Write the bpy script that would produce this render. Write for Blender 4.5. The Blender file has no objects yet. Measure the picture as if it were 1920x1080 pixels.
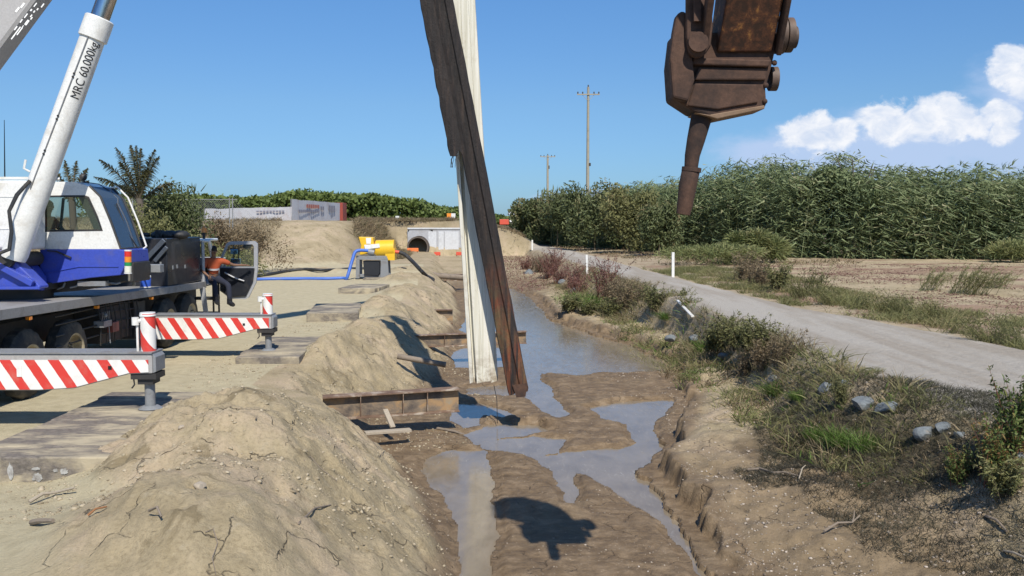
import bpy, bmesh, math, random
import numpy as np
from mathutils import Vector, Matrix
R = math.radians
rng = np.random.default_rng(7)
random.seed(7)
scene = bpy.context.scene
COL = scene.collection

# ------------------------------------------------------------------ camera
F = 1663.0
TH = math.atan(125 / F)
CAMZ = 3.0
cam = bpy.data.cameras.new('camera')
cam.sensor_width = 36.0
cam.lens = 36.0 * F / 1920.0
cam.clip_start = 0.1
cam.clip_end = 6000
camo = bpy.data.objects.new('camera', cam)
camo.location = (0, 0, CAMZ)
camo.rotation_euler = (math.pi / 2 - TH, 0, 0)
COL.objects.link(camo)
scene.camera = camo

# ------------------------------------------------------------------ light
TO_SUN = Vector((0.20, -0.83, 1.0)).normalized()
SUN_EL = math.asin(TO_SUN.z)
SUN_ROT = math.atan2(TO_SUN.x, TO_SUN.y)
world = bpy.data.worlds.new('World')
scene.world = world
world.use_nodes = True
sun = bpy.data.lights.new('sun', 'SUN')
sun.energy = 4.2
sun.angle = R(0.53)
sun.color = (1.0, 0.93, 0.82)
suno = bpy.data.objects.new('sun', sun)
suno.rotation_euler = (-TO_SUN).to_track_quat('-Z', 'Y').to_euler()
suno.location = (10, -40, 60)
COL.objects.link(suno)
scene.view_settings.view_transform = 'Standard'
scene.view_settings.look = 'None'
scene.view_settings.gamma = 1
scene.view_settings.exposure = 0.35
SKY = 0.085

def pixdir(px, py):
    xc = (px - 960) / F
    yc = -(py - 540) / F
    return Vector((xc, math.cos(TH) + yc * math.sin(TH), -math.sin(TH) + yc * math.cos(TH)))

def at(px, py, Y):
    d = pixdir(px, py)
    t = Y / d.y
    return Vector((d.x * t, Y, CAMZ + d.z * t))

def gp(px, py, z):
    d = pixdir(px, py)
    t = (z - CAMZ) / d.z
    return Vector((d.x * t, d.y * t, z))

# world shader: Nishita sky with cumulus placed by direction
def build_world():
    nt = world.node_tree
    N, L = nt.nodes, nt.links
    N.clear()
    out = N.new('ShaderNodeOutputWorld')
    bg = N.new('ShaderNodeBackground')
    bg.inputs[1].default_value = SKY
    L.new(bg.outputs[0], out.inputs[0])
    sky = N.new('ShaderNodeTexSky')
    sky.sky_type = 'NISHITA'
    sky.sun_disc = False
    sky.sun_elevation = SUN_EL
    sky.sun_rotation = SUN_ROT
    sky.altitude = 50
    sky.air_density = 1.0
    sky.dust_density = 0.3
    sky.ozone_density = 1.5
    tc = N.new('ShaderNodeTexCoord')
    sep = N.new('ShaderNodeSeparateXYZ')
    L.new(tc.outputs['Generated'], sep.inputs[0])

    def m(op, a, b=None, clamp=False):
        n = N.new('ShaderNodeMath')
        n.operation = op
        n.use_clamp = clamp
        for i, v in enumerate((a, b)):
            if v is None:
                continue
            if isinstance(v, (int, float)):
                n.inputs[i].default_value = v
            else:
                L.new(v, n.inputs[i])
        return n.outputs[0]
    az = m('ARCTAN2', sep.outputs[0], sep.outputs[1])
    el = m('ARCSINE', sep.outputs[2])
    comb = N.new('ShaderNodeCombineXYZ')
    L.new(az, comb.inputs[0])
    L.new(el, comb.inputs[1])

    def noise(scale, detail, rough, dist=0.0, off=(0, 0, 0), sc=(1, 1, 1)):
        mp = N.new('ShaderNodeMapping')
        L.new(comb.outputs[0], mp.inputs[0])
        mp.inputs['Location'].default_value = off
        mp.inputs['Scale'].default_value = sc
        n = N.new('ShaderNodeTexNoise')
        L.new(mp.outputs[0], n.inputs['Vector'])
        n.inputs['Scale'].default_value = scale
        n.inputs['Detail'].default_value = detail
        n.inputs['Roughness'].default_value = rough
        n.inputs['Distortion'].default_value = dist
        return n.outputs[0]

    def blobs(lst, nz, amp, down=1.0):
        res = None
        for px, py, rx, ry in lst:
            d = pixdir(px, py).normalized()
            a0, e0 = math.atan2(d.x, d.y), math.asin(d.z)
            dx = m('DIVIDE', m('SUBTRACT', az, a0), rx / F)
            dy = m('DIVIDE', m('SUBTRACT', el, e0), ry / F)
            if down != 1.0:   # heads are crisp above and fade away below
                dy = m('MAXIMUM', dy, m('MULTIPLY', dy, down))
            r = m('SQRT', m('ADD', m('MULTIPLY', dx, dx), m('MULTIPLY', dy, dy)))
            v = m('SUBTRACT', 1.0, r)
            res = v if res is None else m('MAXIMUM', res, v)
        return m('ADD', res, m('MULTIPLY', m('SUBTRACT', nz, 0.5), amp))

    def step(v, a, b):
        n = N.new('ShaderNodeMapRange')
        n.interpolation_type = 'SMOOTHSTEP'
        L.new(v, n.inputs[0])
        n.inputs[1].default_value = a
        n.inputs[2].default_value = b
        return n.outputs[0]
    tops = [(1490, 250, 42, 30), (1530, 240, 44, 36), (1578, 248, 42, 28),
            (1665, 222, 60, 44), (1730, 218, 60, 36), (1785, 216, 62, 42), (1835, 232, 36, 22),
            (1862, 205, 30, 26), (1885, 222, 28, 30), (1872, 245, 22, 22), (1885, 108, 40, 28), (1925, 135, 62, 40),
            (2060, 240, 90, 40), (2210, 250, 100, 50)]
    body = [(1460, 290, 120, 40), (1520, 275, 120, 48), (1700, 270, 190, 70), (1880, 265, 170, 85), (1620, 305, 260, 40),
            (1930, 200, 90, 90), (2100, 270, 240, 80), (2350, 290, 200, 60), (1440, 290, 70, 34), (1230, 372, 260, 16)]
    nz = noise(26, 9, 0.62, 0.3, sc=(1, 1.35, 1))
    nz2 = noise(11, 8, 0.6, 0.2, off=(3.1, 1.7, 0), sc=(1, 1.6, 1))
    mt = step(blobs(tops, nz, 1.9, 0.62), 0.10, 0.50)
    mb = m('MULTIPLY', step(blobs(body, nz2, 1.7), -0.15, 0.55), 0.85)
    # inner shading of the white heads
    nz3 = noise(46, 8, 0.6, 0.5, off=(1.0, 4.0, 0), sc=(1, 1.3, 1))
    cr = N.new('ShaderNodeValToRGB')
    L.new(nz3, cr.inputs[0])
    k = 0.78 / SKY
    cr.color_ramp.elements[0].position = 0.3
    cr.color_ramp.elements[0].color = (0.62, 0.72, 0.90, 1)
    cr.color_ramp.elements[1].position = 0.62
    cr.color_ramp.elements[1].color = (0.93, 0.95, 1.0, 1)
    vm = N.new('ShaderNodeVectorMath')
    vm.operation = 'SCALE'
    L.new(cr.outputs[0], vm.inputs[0])
    vm.inputs['Scale'].default_value = k
    # sky tint: the photo's sky is a cleaner, lighter blue than raw Nishita
    tint = N.new('ShaderNodeVectorMath')
    tint.operation = 'MULTIPLY'
    L.new(sky.outputs[0], tint.inputs[0])
    tr = N.new('ShaderNodeValToRGB')
    L.new(m('MULTIPLY', el, 2.2), tr.inputs[0])
    for i, (p_, c_) in enumerate(((0.03, (0.35, 0.58, 0.98)), (0.28, (0.50, 0.73, 1.0)), (0.55, (0.53, 0.84, 1.16)))):
        e_ = tr.color_ramp.elements[i] if i < 2 else tr.color_ramp.elements.new(p_)
        e_.position = p_
        e_.color = (*c_, 1)
    L.new(tr.outputs[0], tint.inputs[1])
    mx1 = N.new('ShaderNodeMix')
    mx1.data_type = 'RGBA'
    L.new(mb, mx1.inputs[0])
    L.new(tint.outputs[0], mx1.inputs[6])
    mx1.inputs[7].default_value = (0.40 / SKY, 0.50 / SKY, 0.70 / SKY, 1)
    mx2 = N.new('ShaderNodeMix')
    mx2.data_type = 'RGBA'
    L.new(mt, mx2.inputs[0])
    L.new(mx1.outputs[2], mx2.inputs[6])
    L.new(vm.outputs[0], mx2.inputs[7])
    L.new(mx2.outputs[2], bg.inputs[0])
build_world()

# ------------------------------------------------------------------ materials
class NT:
    def __init__(s, name):
        s.m = bpy.data.materials.new(name)
        s.m.use_nodes = True
        s.t = s.m.node_tree
        s.t.nodes.clear()
        s.out = s.n('ShaderNodeOutputMaterial')
        s.p = s.n('ShaderNodeBsdfPrincipled')
        s.l(s.p.outputs[0], s.out.inputs[0])
    def n(s, t, **k):
        o = s.t.nodes.new(t)
        for a, v in k.items():
            setattr(o, a, v)
        return o
    def l(s, a, b):
        s.t.links.new(a, b)
    def noise(s, scale, detail=6, rough=0.6, dist=0.0, coord='Object', stretch=(1, 1, 1), vec=None):
        if vec is None:
            tc = s.n('ShaderNodeTexCoord')
            mp = s.n('ShaderNodeMapping')
            s.l(tc.outputs[coord], mp.inputs[0])
            mp.inputs['Scale'].default_value = stretch
            vec = mp.outputs[0]
        o = s.n('ShaderNodeTexNoise')
        s.l(vec, o.inputs['Vector'])
        o.inputs['Scale'].default_value = scale
        o.inputs['Detail'].default_value = detail
        o.inputs['Roughness'].default_value = rough
        o.inputs['Distortion'].default_value = dist
        return o.outputs[0]
    def ramp(s, fac, stops):
        r = s.n('ShaderNodeValToRGB')
        s.l(fac, r.inputs[0])
        e = r.color_ramp.elements
        while len(e) < len(stops):
            e.new(0.5)
        for i, (p, c) in enumerate(stops):
            e[i].position = p
            e[i].color = c if len(c) == 4 else (*c, 1)
        return r.outputs[0]
    def mix(s, f, a, b, mode='MIX'):
        x = s.n('ShaderNodeMix', data_type='RGBA', blend_type=mode)
        for i, v in ((0, f), (6, a), (7, b)):
            if isinstance(v, (int, float)):
                x.inputs[i].default_value = v
            elif isinstance(v, tuple):
                x.inputs[i].default_value = v if len(v) == 4 else (*v, 1)
            else:
                s.l(v, x.inputs[i])
        return x.outputs[2]
    def math(s, op, a, b=0.0, clamp=False):
        x = s.n('ShaderNodeMath', operation=op, use_clamp=clamp)
        for i, v in ((0, a), (1, b)):
            if isinstance(v, (int, float)):
                x.inputs[i].default_value = v
            else:
                s.l(v, x.inputs[i])
        return x.outputs[0]
    def rng(s, v, a, b, c=0.0, d=1.0):
        x = s.n('ShaderNodeMapRange')
        s.l(v, x.inputs[0])
        for i, q in enumerate((a, b, c, d)):
            x.inputs[i + 1].default_value = q
        return x.outputs[0]
    def bump(s, h, strength=0.4, dist=0.01, normal=None):
        b = s.n('ShaderNodeBump')
        b.inputs['Strength'].default_value = strength
        b.inputs['Distance'].default_value = dist
        s.l(h, b.inputs['Height'])
        if normal is not None:
            s.l(normal, b.inputs['Normal'])
        return b.outputs[0]
    def set(s, **k):
        for a, v in k.items():
            i = s.p.inputs[a.replace('_', ' ')]
            if isinstance(v, (int, float)):
                i.default_value = v
            elif isinstance(v, tuple):
                i.default_value = v if len(v) == 4 else (*v, 1)
            else:
                s.l(v, i)
        return s

def worn(name, base, dirt=None, amount=0.5, rough=0.5, metal=0.0, scale=3.0, bump=0.15, spec=0.5, coat=0.0, var=0.12, stretch=(1, 1, 1)):
    """painted / metal / timber surface with blotchy dirt of its own"""
    t = NT(name)
    nz = t.noise(scale, 8, 0.65, 0.3, stretch=stretch)
    fine = t.noise(scale * 9, 5, 0.7, stretch=stretch)
    dark = tuple(c * (1 - var) for c in base)
    lite = tuple(min(1, c * (1 + var)) for c in base)
    c = t.ramp(fine, [(0.3, dark), (0.7, lite)])
    if dirt:
        msk = t.ramp(nz, [(0.62 - 0.25 * amount, (0, 0, 0)), (0.78 - 0.2 * amount, (1, 1, 1))])
        c = t.mix(t.math('MULTIPLY', msk, min(1.0, amount * 1.4)), c, dirt)
    t.set(Base_Color=c, Roughness=t.rng(nz, 0.3, 0.7, max(0.05, rough - 0.12), min(1, rough + 0.12)), Metallic=metal)
    t.p.inputs['Specular IOR Level'].default_value = spec
    t.p.inputs['Coat Weight'].default_value = coat
    t.set(Normal=t.bump(fine, bump, 0.01))
    return t.m

M = {}
M['white'] = worn('white_paint', (0.74, 0.74, 0.71), (0.50, 0.46, 0.39), 0.42, 0.38, coat=0.2)
M['blue'] = worn('blue_paint', (0.045, 0.075, 0.42), (0.10, 0.10, 0.20), 0.35, 0.35, coat=0.3)
M['boomgrey'] = worn('boom_grey', (0.36, 0.35, 0.34), (0.25, 0.22, 0.18), 0.35, 0.5)
M['boomwhite'] = worn('boom_marking', (0.8, 0.8, 0.78), None, 0.1, 0.5)
M['chrome'] = worn('chrome_rod', (0.55, 0.56, 0.58), (0.2, 0.1, 0.06), 0.35, 0.16, metal=1.0, stretch=(1, 1, 0.2))
M['darksteel'] = worn('dark_steel', (0.035, 0.033, 0.032), (0.09, 0.07, 0.05), 0.45, 0.6)
M['blackpaint'] = worn('black_paint', (0.018, 0.020, 0.026), (0.07, 0.06, 0.05), 0.3, 0.35, coat=0.2)
M['greydeck'] = worn('grey_deck', (0.27, 0.265, 0.26), (0.14, 0.12, 0.10), 0.45, 0.6)
M['greysteel'] = worn('grey_steel', (0.22, 0.23, 0.24), (0.13, 0.10, 0.08), 0.4, 0.45)
M['silver'] = worn('silver_paint', (0.40, 0.41, 0.43), (0.2, 0.18, 0.15), 0.3, 0.4, metal=0.2)
M['rubber'] = worn('tyre_rubber', (0.035, 0.034, 0.032), (0.14, 0.12, 0.09), 0.65, 0.85)
M['hose'] = worn('hose_rubber', (0.025, 0.026, 0.028), (0.1, 0.085, 0.065), 0.4, 0.6)
M['rimcream'] = worn('rim_cream', (0.42, 0.36, 0.24), (0.12, 0.09, 0.06), 0.5, 0.6)
M['rust'] = worn('rusty_steel', (0.078, 0.040, 0.025), (0.024, 0.018, 0.017), 0.6, 0.85, scale=2.2, bump=0.4, var=0.35)
M['rustbright'] = worn('orange_rust', (0.26, 0.12, 0.05), (0.09, 0.05, 0.035), 0.6, 0.85, bump=0.4, var=0.3)
M['timber'] = worn('weathered_timber', (0.155, 0.135, 0.115), (0.42, 0.36, 0.25), 0.72, 0.9, scale=2.2, bump=0.9, var=0.45, stretch=(0.6, 1.3, 1))
M['timberpale'] = worn('pale_timber', (0.36, 0.31, 0.24), (0.2, 0.16, 0.11), 0.4, 0.9, bump=0.5)
M['drift'] = worn('driftwood', (0.22, 0.18, 0.14), (0.10, 0.08, 0.06), 0.5, 0.9, bump=0.6)
M['whitespray'] = worn('spray_marking', (0.42, 0.42, 0.40), (0.17, 0.15, 0.13), 0.7, 0.9, scale=9)
M['yellow'] = worn('yellow_paint', (0.76, 0.46, 0.02), (0.45, 0.28, 0.06), 0.25, 0.4, coat=0.2)
M['bluehose'] = worn('blue_layflat_hose', (0.05, 0.14, 0.50), (0.20, 0.22, 0.28), 0.35, 0.5)
M['redplastic'] = worn('red_plastic', (0.62, 0.09, 0.05), (0.35, 0.12, 0.08), 0.3, 0.5)
M['orangeplastic'] = worn('orange_plastic', (0.80, 0.20, 0.05), None, 0.3, 0.5)
M['orangesign'] = worn('orange_sign', (0.85, 0.28, 0.03), None, 0.3, 0.5)
M['concrete'] = worn('concrete', (0.40, 0.41, 0.43), (0.27, 0.25, 0.23), 0.5, 0.85, scale=0.6)
M['concretepale'] = worn('pale_concrete', (0.56, 0.58, 0.60), (0.40, 0.38, 0.36), 0.4, 0.8, scale=0.6)
M['redcont'] = worn('red_container', (0.30, 0.055, 0.035), (0.16, 0.05, 0.03), 0.4, 0.6, scale=0.8)
M['banner'] = worn('banner_cloth', (0.60, 0.60, 0.62), (0.48, 0.40, 0.38), 0.45, 0.85, scale=0.8)
M['bannerred'] = worn('banner_red', (0.48, 0.16, 0.12), None, 0.3, 0.85)
M['bannergrey'] = worn('banner_grey', (0.26, 0.26, 0.31), None, 0.3, 0.85)
M['poleconc'] = worn('power_pole', (0.34, 0.31, 0.24), (0.22, 0.20, 0.16), 0.4, 0.9)
M['rock'] = worn('bluish_rock', (0.16, 0.18, 0.19), (0.33, 0.27, 0.20), 0.45, 0.9, scale=3, bump=0.6, var=0.25)
M['brownrock'] = worn('brown_rock', (0.27, 0.22, 0.16), (0.36, 0.30, 0.22), 0.45, 0.95, scale=4, bump=0.7, var=0.25)
M['coolerblue'] = worn('cooler_blue', (0.03, 0.09, 0.45), None, 0.2, 0.35)
M['skin'] = worn('skin', (0.20, 0.11, 0.07), None, 0.2, 0.6, scale=20)
M['shirt'] = worn('orange_shirt', (0.42, 0.085, 0.03), (0.25, 0.055, 0.025), 0.3, 0.9, scale=8)  # orange darkened: the shade of the cab is put into the colour
M['trousers'] = worn('navy_trousers', (0.018, 0.022, 0.04), None, 0.2, 0.95, scale=8)
M['hair'] = worn('dark_hair', (0.012, 0.010, 0.009), None, 0.2, 0.8)
M['reflective'] = worn('reflective_tape', (0.55, 0.56, 0.58), None, 0.2, 0.35)
M['lampred'] = worn('red_lens', (0.65, 0.03, 0.02), None, 0.1, 0.15, coat=0.6)
M['lampamber'] = worn('amber_lens', (0.80, 0.25, 0.02), None, 0.1, 0.15, coat=0.6)
M['lampgreen'] = worn('green_lens', (0.02, 0.25, 0.08), None, 0.1, 0.15, coat=0.6)
M['lampwhite'] = worn('white_lens', (0.75, 0.74, 0.62), None, 0.1, 0.2, coat=0.6)
M['mirror'] = worn('mirror_glass', (0.30, 0.55, 0.85), None, 0.1, 0.05, metal=1.0, bump=0.0)  # blue of the reflected sky is put into the base colour
M['black'] = worn('black_shade', (0.01, 0.01, 0.01), None, 0.1, 0.95)
M['text'] = worn('black_lettering', (0.012, 0.012, 0.014), None, 0.1, 0.5)

def glass_mat(name, tint, rough=0.03, mixf=0.35, through=0.55):
    t = NT(name)
    t.set(Base_Color=tint, Roughness=rough)
    t.p.inputs['Specular IOR Level'].default_value = 0.6
    tr = t.n('ShaderNodeBsdfTransparent')
    tr.inputs[0].default_value = (through, through * 1.03, through * .97, 1)
    mx = t.n('ShaderNodeMixShader')
    mx.inputs[0].default_value = mixf
    t.l(tr.outputs[0], mx.inputs[1])
    t.l(t.p.outputs[0], mx.inputs[2])
    t.l(mx.outputs[0], t.out.inputs[0])
    return t.m
M['glass'] = glass_mat('tinted_glass', (0.30, 0.36, 0.28), mixf=0.10, through=0.80)
M['screen'] = glass_mat('windscreen_glass', (0.06, 0.10, 0.16), mixf=0.72)

def stripes_mat():
    t = NT('red_white_stripes')
    g = t.n('ShaderNodeNewGeometry')
    s = t.n('ShaderNodeSeparateXYZ')
    t.l(g.outputs['Position'], s.inputs[0])
    wob = t.math('MULTIPLY', t.math('SUBTRACT', t.noise(9, 3, 0.6), 0.5), 0.018)
    v = t.math('ADD', t.math('ADD', s.outputs[0], t.math('MULTIPLY', s.outputs[2], 0.64)), wob)
    v = t.math('FRACT', t.math('DIVIDE', t.math('ADD', v, 40.03), 0.346))
    msk = t.math('GREATER_THAN', v, 0.54)
    c = t.mix(msk, (0.76, 0.75, 0.72), (0.62, 0.045, 0.035))
    d = t.ramp(t.noise(4, 8, 0.7, 0.3), [(0.5, (0, 0, 0)), (0.75, (0.6, 0.6, 0.6))])
    c = t.mix(t.math('MULTIPLY', d, 0.5), c, (0.42, 0.36, 0.28))
    t.set(Base_Color=c, Roughness=0.42)
    return t.m
M['stripes'] = stripes_mat()

def pale_pile_mat():
    t = NT('whitewashed_steel')
    st = t.noise(3.2, 6, 0.55, 0.1, stretch=(5, 5, 0.12))
    bl = t.noise(1.4, 8, 0.7, 0.4, stretch=(1.5, 1.5, 0.8))
    c = t.ramp(st, [(0.28, (0.40, 0.37, 0.28)), (0.42, (0.60, 0.58, 0.48)), (0.62, (0.72, 0.70, 0.62))])
    c = t.mix(t.ramp(bl, [(0.55, (0, 0, 0)), (0.72, (0.65, 0.65, 0.65))]), c, (0.30, 0.22, 0.13))
    g_ = t.n('ShaderNodeNewGeometry')
    s_ = t.n('ShaderNodeSeparateXYZ')
    t.l(g_.outputs['Position'], s_.inputs[0])
    sp = t.math('MULTIPLY', t.rng(s_.outputs[2], 0.5, -0.2), t.ramp(t.noise(5, 6, 0.7, 0.4), [(0.42, (0, 0, 0)), (0.6, (0.8, 0.8, 0.8))]), True)
    c = t.mix(sp, c, (0.24, 0.18, 0.11))
    t.set(Base_Color=c, Roughness=0.85, Normal=t.bump(bl, 0.3, 0.01))
    return t.m
M['palepile'] = pale_pile_mat()

def dark_pile_mat():
    t = NT('dark_rusty_steel')
    st = t.noise(4, 8, 0.7, 0.3, stretch=(4, 4, 0.18))
    bl = t.noise(1.6, 8, 0.7, 0.4)
    c = t.ramp(st, [(0.35, (0.010, 0.009, 0.009)), (0.55, (0.024, 0.018, 0.016)), (0.7, (0.055, 0.036, 0.026))])
    g = t.n('ShaderNodeNewGeometry')
    s = t.n('ShaderNodeSeparateXYZ')
    t.l(g.outputs['Position'], s.inputs[0])
    low = t.rng(s.outputs[2], 2.5, 0.9)
    lit = t.math('MULTIPLY', t.ramp(t.noise(1.6, 5, 0.6, 0.1, stretch=(7, 7, 0.12)), [(0.42, (0, 0, 0)), (0.62, (0.9, 0.9, 0.9))]), low)  # rust streaks, stronger towards the foot of the pile
    c = t.mix(lit, c, t.ramp(bl, [(0.42, (0.22, 0.060, 0.022)), (0.6, (0.15, 0.10, 0.045))]))
    t.set(Base_Color=c, Roughness=0.8, Normal=t.bump(t.noise(6, 8, 0.75, 0.5, stretch=(1, 1, .5)), 0.9, 0.05))
    return t.m
M['darkpile'] = dark_pile_mat()

def rusty_yellow():
    t = NT('rusty_yellow_paint')
    a = t.noise(9, 9, 0.72, 0.2)
    c = t.ramp(a, [(0.42, (0.055, 0.027, 0.016)), (0.54, (0.14, 0.055, 0.026)), (0.63, (0.40, 0.18, 0.05))])
    t.set(Base_Color=c, Roughness=0.75, Normal=t.bump(a, 0.4, 0.01))
    return t.m
M['rustyyellow'] = rusty_yellow()

def leaf_mat(name, cols, trans=0.25, rough=0.6):
    """cols: base colours over the per-leaf random value"""
    t = NT(name)
    at_ = t.n('ShaderNodeAttribute', attribute_name='rnd')
    nz = t.noise(0.9, 3, 0.6)
    f = t.math('ADD', t.math('MULTIPLY', at_.outputs['Fac'], 0.62), t.math('MULTIPLY', t.rng(nz, 0.3, 0.7), 0.38))
    oi = t.n('ShaderNodeObjectInfo')
    f = t.math('ADD', f, t.math('MULTIPLY', t.math('SUBTRACT', oi.outputs['Random'], 0.5), 0.2), True)
    n = len(cols)
    c = t.ramp(f, [(0.08 + 0.84 * i / (n - 1), cols[i]) for i in range(n)])
    t.set(Base_Color=c, Roughness=rough)
    t.p.inputs['Specular IOR Level'].default_value = 0.3
    if trans:
        tl = t.n('ShaderNodeBsdfTranslucent')
        t.l(c, tl.inputs[0])
        mx = t.n('ShaderNodeMixShader')
        mx.inputs[0].default_value = trans
        t.l(t.p.outputs[0], mx.inputs[1])
        t.l(tl.outputs[0], mx.inputs[2])
        t.l(mx.outputs[0], t.out.inputs[0])
    return t.m
G = {}
G['cane'] = leaf_mat('cane_leaves', [(0.08, 0.105, 0.055), (0.125, 0.165, 0.08), (0.17, 0.215, 0.10), (0.23, 0.27, 0.13), (0.36, 0.34, 0.20)])
G['wood'] = leaf_mat('wood_leaves', [(0.06, 0.085, 0.025), (0.12, 0.165, 0.045), (0.19, 0.24, 0.065)])
G['shrub'] = leaf_mat('shrub_leaves', [(0.055, 0.07, 0.032), (0.10, 0.125, 0.052), (0.155, 0.18, 0.08), (0.26, 0.20, 0.11)])
G['olive'] = leaf_mat('olive_weed', [(0.09, 0.092, 0.042), (0.15, 0.155, 0.062), (0.22, 0.22, 0.09), (0.33, 0.26, 0.15)])
G['green'] = leaf_mat('fresh_grass', [(0.06, 0.10, 0.02), (0.11, 0.19, 0.035), (0.17, 0.26, 0.06)])
G['dry'] = leaf_mat('dry_weed', [(0.12, 0.085, 0.05), (0.20, 0.15, 0.09), (0.29, 0.23, 0.14), (0.13, 0.13, 0.06)])
G['red'] = leaf_mat('reddish_weed', [(0.11, 0.045, 0.04), (0.19, 0.09, 0.08), (0.25, 0.16, 0.12), (0.12, 0.11, 0.05)])
G['darkmat'] = leaf_mat('dark_dead_grass', [(0.035, 0.032, 0.024), (0.065, 0.062, 0.042), (0.10, 0.095, 0.06)])
G['orangeleaf'] = leaf_mat('orange_tipped_leaves', [(0.06, 0.09, 0.03), (0.10, 0.15, 0.04), (0.16, 0.19, 0.06), (0.30, 0.13, 0.05)])
G['palm'] = leaf_mat('palm_fronds', [(0.035, 0.04, 0.022), (0.07, 0.075, 0.035), (0.16, 0.14, 0.05)])
G['yellowgrass'] = leaf_mat('yellow_green_grass', [(0.11, 0.13, 0.05), (0.17, 0.20, 0.075), (0.25, 0.26, 0.11), (0.32, 0.28, 0.15)])
G['stem'] = worn('plant_stem', (0.10, 0.08, 0.05), None, 0.2, 0.9)
G['redstem'] = worn('red_stem', (0.18, 0.07, 0.045), None, 0.2, 0.9)
G['trunk'] = worn('trunk_bark', (0.12, 0.10, 0.08), None, 0.2, 0.95)

# ------------------------------------------------------------------ object helpers
def tag(o, label=None, cat=None, group=None, kind=None):
    if label:
        o['label'] = label
    if cat:
        o['category'] = cat
    if group:
        o['group'] = group
    if kind:
        o['kind'] = kind
    return o

def empty(name, loc, label=None, cat=None, group=None, rz=0.0):
    o = bpy.data.objects.new(name, None)
    o.empty_display_size = 0.2
    COL.objects.link(o)
    o.location = loc
    o.rotation_euler = (0, 0, rz)
    return tag(o, label, cat, group)

def wloc(o):
    v = Vector((0, 0, 0))
    while o:
        v += o.location
        o = o.parent
    return v

def rotframe(d):
    d = d.normalized()
    up = Vector((0, 0, 1)) if abs(d.z) < 0.95 else Vector((0, 1, 0))
    a = d.cross(up).normalized()
    return a, a.cross(d).normalized()

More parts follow.
